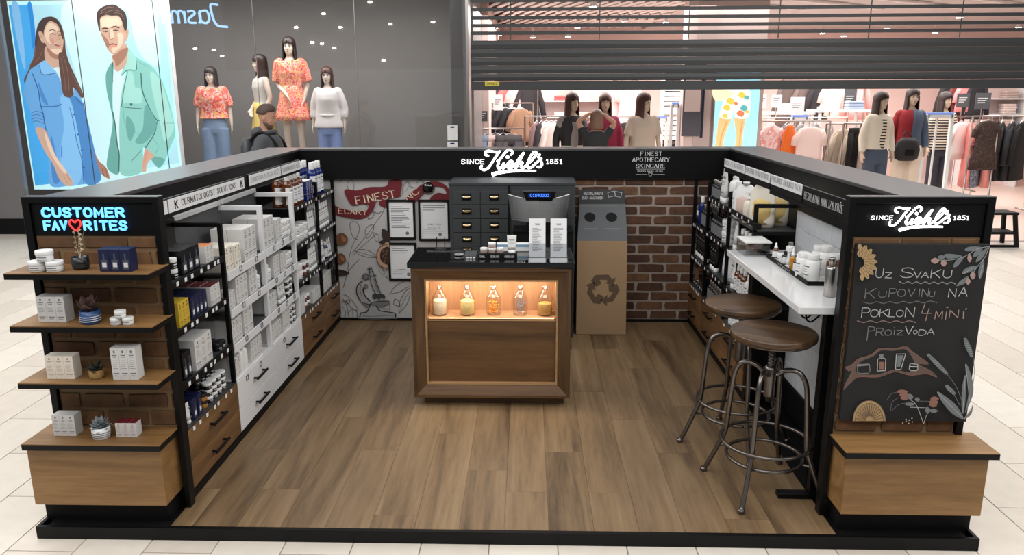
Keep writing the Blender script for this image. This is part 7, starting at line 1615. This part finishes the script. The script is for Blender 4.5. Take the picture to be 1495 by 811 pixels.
HG = MB().tube(smooth([(-.19, 0, -.10), (-.08, 0, -.045), (0, 0, -.02), (.08, 0, -.045), (.19, 0, -.10)], 3), .006, 6).tube(smooth([(0, 0, -.02), (0, 0, .02), (.018, 0, .035), (.0, 0, .055), (-.018, 0, .04)], 3), .003, 5).mesh('hanger', M['sheet'])
_gm = {}
def garment(kind, rgb, label, loc, rz=0, sc=1., group=None, m=None):
    me = garment_mesh(kind); key = (kind, rgb, m and m.name)
    if key not in _gm:
        c = me.copy(); c.materials.clear(); c.materials.append(m or mat('cloth', rgb, .88)); _gm[key] = c
    t = thing('hanging_'+kind.replace('slip', 'dress'), label, {'tee': 'shirt', 'blouse': 'shirt', 'slip': 'dress'}.get(kind, kind), (loc[0], loc[1], loc[2]-.05*sc), rz, group); t.scale = (sc,)*3
    obj(kind.replace('slip', 'dress'), _gm[key], t); obj('hanger', HG, t); return t
def rail(label, x0, x1, y, z):
    t = thing('clothes_rail', label, 'clothes rail', ((x0+x1)/2, y, .001)); w2 = (x1-x0)/2
    MB().tube([(-w2, 0, z), (w2, 0, z)], .012, 8).build('bar', M['steel'], t)
    for s in (-1, 1): MB().tube([(s*w2, 0, .01), (s*w2, 0, z)], .014, 8).tube([(s*w2, -.22, .012), (s*w2, .22, .012)], .012, 6).build('leg', M['steel'], t)
    return t
def fill_rail(name, us, y, z, label, items, rz=.5, sc=1.):
    x0, x1 = WX(us[0], 180, y), WX(us[1], 180, y); rail(label, x0-.15, x1+.15, y, z)
    n = len(items)
    for i, (k, c, d, *r_) in enumerate(items):
        x = x0+(x1-x0)*(i+.5)/n
        garment(k, c, f'{d}, {ORL[i] if i < 10 else "far right"} on {name}', (x, y, z), (r_[0] if r_ else rz)+R.uniform(-.12, .12), sc, 'clothes hanging on '+name, r_[1] if len(r_) > 1 else None)
fill_rail('the low rail at the left of the shop', (694, 752), 12.4, 1.34, 'low clothes rail with trousers at the left end of the shop', [('tee', (40, 110, 196), 'bright blue tee'), ('trousers', (120, 134, 154), 'pale denim trousers'), ('trousers', (232, 206, 198), 'pale pink trousers', .1), ('trousers', (70, 66, 68), 'dark grey trousers'), ('trousers', (84, 82, 86), 'charcoal trousers', .2)], .9)
fill_rail('the rear rail behind the low one', (700, 765), 13.4, 1.72, 'rear clothes rail with dark tops near the shop left wall', [('blouse', (236, 214, 206), 'cream blouse'), ('tee', (206, 110, 110), 'coral tee'), ('tee', (40, 38, 42), 'black tee'), ('blouse', (36, 34, 38), 'black blouse'), ('shirt', (30, 28, 32), 'black shirt'), ('blouse', (150, 116, 92), 'tan patterned blouse')], .8)
fill_rail('the rail left of the black jacket mannequin', (780, 815), 12.6, 1.52, 'clothes rail with pale knitwear beside the black jacket mannequin', [('coat', (124, 96, 96), 'taupe coat', 1.2), ('shirt', (38, 34, 38), 'black shirt', 1.3), ('shirt', (226, 210, 204), 'pale shirt', .7), ('shirt', (236, 214, 208), 'blush shirt', .6), ('coat', (216, 206, 200), 'ivory coat', .5)], .8)
fill_rail('the rail between the shop figures', (855, 925), 13.0, 1.50, 'clothes rail with pink tops between the shop mannequins', [('dress', (30, 28, 30), 'black dress'), ('blouse', (236, 206, 204), 'pink blouse'), ('tee', (228, 140, 140), 'salmon tee'), ('dress', (40, 38, 42), 'black dress', .3)], .6)
M['orangep'] = mat('orange dress', (232, 108, 34), .85, noise=.2, nscale=30); M['tie'] = fabric_print('pink dip dye', [(240, 208, 204), (236, 160, 158), (242, 224, 220)], 6, 2)
fill_rail('the front rail right of the leg poster', (1118, 1222), 12.2, 1.50, 'front clothes rail right of the leg poster', [('shirt', (132, 140, 150), 'grey-blue shirt', 1.2), ('shirt', (84, 92, 104), 'slate shirt', .9), ('coat', (134, 130, 128), 'grey coat', 1.1), ('coat', (120, 116, 116), 'dark grey coat', 1.15), ('coat', (140, 132, 128), 'taupe coat', 1.1)], .8)
fill_rail('the rail beside the bomber mannequin', (1222, 1262), 11.9, 1.42, 'short clothes rail with varsity jackets left of the bomber mannequin', [('coat', (176, 160, 142), 'beige varsity jacket', .5), ('coat', (182, 168, 150), 'ivory varsity jacket', .5)], .5, .9)
M['blackfl'] = fabric_print('dark floral', [(40, 34, 34), (70, 52, 44), (30, 28, 30), (96, 70, 56)], 30, 3); M['bluefl'] = fabric_print('blue floral', [(120, 142, 160), (90, 110, 132), (164, 174, 184)], 24, 5)
fill_rail('the right hand rail', (1396, 1500), 12.6, 1.50, 'long clothes rail at the right end of the shop', [('tee', (238, 220, 216), 'white tee', .6), ('dress', (224, 140, 134), 'salmon dress', 1.1), ('dress', (0, 0, 2), 'blue floral dress', .9, M['bluefl']), ('dress', (226, 150, 140), 'coral dress', 1.1), ('coat', (26, 26, 28), 'black coat', 1.0), ('coat', (34, 34, 38), 'charcoal coat', .9), ('coat', (20, 20, 22), 'jet black coat', .6)], .9)
def front_rail(label, u0, u1, y, z, items):
    rail(label, WX(u0, 180, y), WX(u1, 180, y), y, z)
    for k, c, lb, u, sc, rz, m in items: garment(k, c, lb, (WX(u, 200, y), y, z), rz, sc, None, m)
front_rail('short front rail holding an orange dress between two tees', 1112, 1212, 11.7, 1.47, [('tee', (0, 0, 0), 'white and pink dip-dyed tee hanging in front beside the leg poster', 1126, .72, .25, M['tie']), ('slip', (0, 1, 0), 'bright orange dress hanging in front next to the dip-dyed tee', 1152, .62, .5, M['orangep']), ('tee', (240, 214, 206), 'pale pink tee facing the camera behind the white gate', 1182, .92, .1, None)])
front_rail('short front rail with one dark floral dress at the right', 1420, 1458, 12.1, 1.52, [('dress', (0, 2, 0), 'dark brown floral puff-sleeve dress facing the camera', 1440, .74, .05, M['blackfl'])])
front_rail('short front rail with black trousers left of the bomber mannequin', 1232, 1258, 11.5, 1.44, [('trousers', (14, 14, 16), 'black trousers draped in front of the beige varsity jackets', 1246, .62, .5, None)])
# folded stock: shelf walls
fold_me = MB().loft([(0, 0, 0, .15, .12), (0, 0, .012, .16, .13), (0, 0, .034, .16, .13), (0, 0, .045, .15, .12)], 4, smooth=False)
fold_me.v = [(x*math.cos(PI/4)*1.3-y*math.sin(PI/4)*1.3, x*math.sin(PI/4)*1.3+y*math.cos(PI/4)*1.3, z) for x, y, z in fold_me.v]
fm = [fold_me.mesh('folded_shirt', mat('folded '+str(i), c, .9), .006) for i, c in enumerate([(232, 212, 204), (240, 226, 220), (196, 104, 104), (52, 50, 56), (150, 164, 186), (206, 188, 178), (96, 30, 46), (120, 116, 120)])]
WRD = ['cream', 'white', 'coral', 'black', 'light blue', 'beige', 'burgundy', 'grey']
def shelfwall(name, label, u0, u1, y, zs, seed, hmax=5):
    rr = random.Random(seed); x0, x1 = WX(u0, 180, y), WX(u1, 180, y); t = thing('wall_shelving', label, 'shelves', ((x0+x1)/2, y, .001))
    part(t, 'back', B(x0, x1, y+.36, y+.38, .002, zs[-1]+.35), M['pink'])
    n = max(1, round((x1-x0)/1.0))
    for i in range(n+1): part(t, 'upright', B(x0+(x1-x0)*i/n-.015, x0+(x1-x0)*i/n+.015, y, y+.36, .002, zs[-1]+.35), M['sheet'])
    for k, z in enumerate(zs):
        part(t, 'shelf', B(x0, x1, y, y+.36, z-.025, z), M['sheet'])
        m = int((x1-x0)/.42)
        for j in range(m):
            c = rr.choice([0, 0, 1, 1, 5, 2, 3, 4, 6, 7]); h = rr.randint(2, hmax); x = x0+(x1-x0)*(j+.5)/m
            for q in range(h):
                o = obj('folded_shirt', fm[c], None, (x+rr.uniform(-.01, .01), y+.17, z+.0005+q*.0465), label=f'folded {WRD[c]} garment, {["lowest", "second", "third", "fourth", "fifth"][q]} of stack {["one", "two", "three", "four", "five", "six", "seven", "eight", "nine", "ten", "eleven", "twelve"][j % 12]} from left, {["lower", "middle", "upper", "highest"][k]} shelf, {name}', cat='folded clothes', group=f'folded clothes in {name}')
shelfwall('left shelving', 'white wall shelving with folded clothes at the back left of the shop', 700, 905, 15.6, (1.10, 1.42, 1.74), 1, 4)
shelfwall('right shelving', 'white wall shelving with folded clothes at the far right of the shop', 1415, 1495, 15.8, (1.15, 1.45, 1.75), 3, 4)
def table(name, label, u0, u1, y, z, seed):
    rr = random.Random(seed); x0, x1 = WX(u0, 180, y), WX(u1, 180, y); t = thing('display_table', label, 'table', ((x0+x1)/2, y, .001)); w2 = (x1-x0)/2
    MB().box(-w2, w2, -.3, .3, z-.04, z).build('table_top', M['sheet'], t, .003)
    for sx in (-1, 1):
        for sy in (-1, 1): MB().box(sx*(w2-.04)-.02, sx*(w2-.04)+.02, sy*.26-.02, sy*.26+.02, 0, z-.041).build('leg', M['sheet'], t)
    m = max(1, int(w2*2/.40))
    for j in range(m):
        c = rr.choice([0, 1, 5, 4, 3, 7, 1]); 
        for q in range(rr.randint(1, 3)): obj('folded_shirt', fm[c], None, (x0+(x1-x0)*(j+.5)/m, y-.05, z+.0015+q*.0465), label=f'folded {WRD[c]} garment, {["lowest", "second", "third"][q]} in stack {["one", "two", "three", "four", "five", "six", "seven", "eight", "nine"][j]} from left on the {name}', cat='folded clothes', group=f'folded clothes on the {name}')
table('left display table', 'white display table with folded tops at the left of the shop', 702, 762, 13.9, 1.62, 5)
table('middle display table', 'white table with folded tops behind the orange dress', 1112, 1180, 13.4, 1.56, 6)
table('right display table', 'white table of folded knitwear left of the bomber mannequin', 1184, 1262, 13.2, 1.60, 7)
table('low stack table', 'low white table of folded tops between two mannequins', 1296, 1330, 12.6, 1.0, 8)
# garments pinned on the back wall, price cards
BK = [(700, 14.9, 2.2, 'coat', (60, 54, 58), 'dark coat'), (716, 15.2, 2.15, 'shirt', (86, 84, 92), 'grey shirt'), (745, 15.0, 2.15, 'blouse', (226, 120, 120), 'coral blouse'), (758, 15.0, 2.1, 'blouse', (238, 190, 188), 'pink blouse'), (772, 15.3, 2.0, 'coat', (44, 42, 46), 'black coat'), (905, 15.2, 2.15, 'dress', (240, 190, 190), 'pink dress'), (918, 15.4, 2.1, 'dress', (238, 214, 210), 'pale dress'),
      (1150, 15.0, 2.1, 'coat', (96, 84, 80), 'brown coat'), (1175, 15.0, 2.1, 'coat', (110, 96, 92), 'taupe coat'), (1195, 15.2, 2.1, 'shirt', (44, 42, 46), 'black shirt'), (1212, 15.1, 2.15, 'blouse', (238, 206, 200), 'blush blouse'), (1228, 15.1, 2.1, 'shirt', (236, 222, 214), 'white shirt'), (1250, 15.0, 2.1, 'shirt', (226, 160, 156), 'rose shirt'),
      (1385, 15.3, 2.15, 'shirt', (40, 38, 42), 'black shirt'), (1398, 15.3, 2.15, 'coat', (120, 60, 60), 'maroon coat'), (1408, 15.2, 2.1, 'blouse', (236, 150, 150), 'salmon blouse'), (1424, 15.1, 2.2, 'shirt', (44, 44, 50), 'dark shirt')]
for j, (x0u, x1u, y) in enumerate(((690, 785, 15.1), (895, 930, 15.3), (1140, 1262, 15.1), (1378, 1432, 15.2))):
    rail(f'tall back rail, {ORL[j]} along the rear of the shop', WX(x0u, 150, y), WX(x1u, 150, y), y+.0, 2.12)
for i, (u, y, z, k, c, d) in enumerate(BK): garment(k, c, f'{d} hanging on a tall back rail, {ORL[i] if i < 10 else "right half, "+ORL[i-10]}', (WX(u, 150, 15.15), 15.12+(i % 3)*.03, 2.12), .35, .95, 'clothes on the tall back rails')
for i, (u, v, y, w_, h_, c, lb) in enumerate([(1114, 148, 12.9, .10, .22, 'sheet', 'leftmost beside the leg poster'), (1134, 148, 12.9, .16, .20, 'sheet', 'second, above the orange dress'), (1164, 155, 12.7, .22, .28, 'sheet', 'large one above the security gate'), (1241, 145, 13.4, .20, .36, 'slate', 'dark one above the folded knitwear'), (1406, 147, 12.9, .20, .22, 'slate', 'dark one above the white tee'), (1435, 148, 12.9, .24, .26, 'slate', 'dark large one above the dresses'), (706, 170, 12.2, .12, .16, 'slate', 'small dark one on the low rail'), (727, 150, 13.3, .16, .26, 'sheet', 'pale one by the coral blouse'), (1055+200, 145, 13.3, .08, .3, 'sheet', 'slim one beside the bomber mannequin')]):
    p = at(u, v, 'y', y); t = thing('price_card', f'price card on a stand, {lb}', 'sign', (p.x, y, .001)); MB().box(-w_/2, w_/2, -.004, .004, p.z-h_/2, p.z+h_/2).build('card', M[c], t); MB().tube([(0, .012, .0), (0, .012, p.z)], .006, 6).build('stem', M['steel'], t); q = MB()
    for k in range(3): q.box(-w_*.35, w_*.3-.02*k, -.0048, -.004, p.z+.04-.035*k, p.z+.052-.035*k)
    q.build('print', M['ink' if c == 'sheet' else 'inkw'], t)
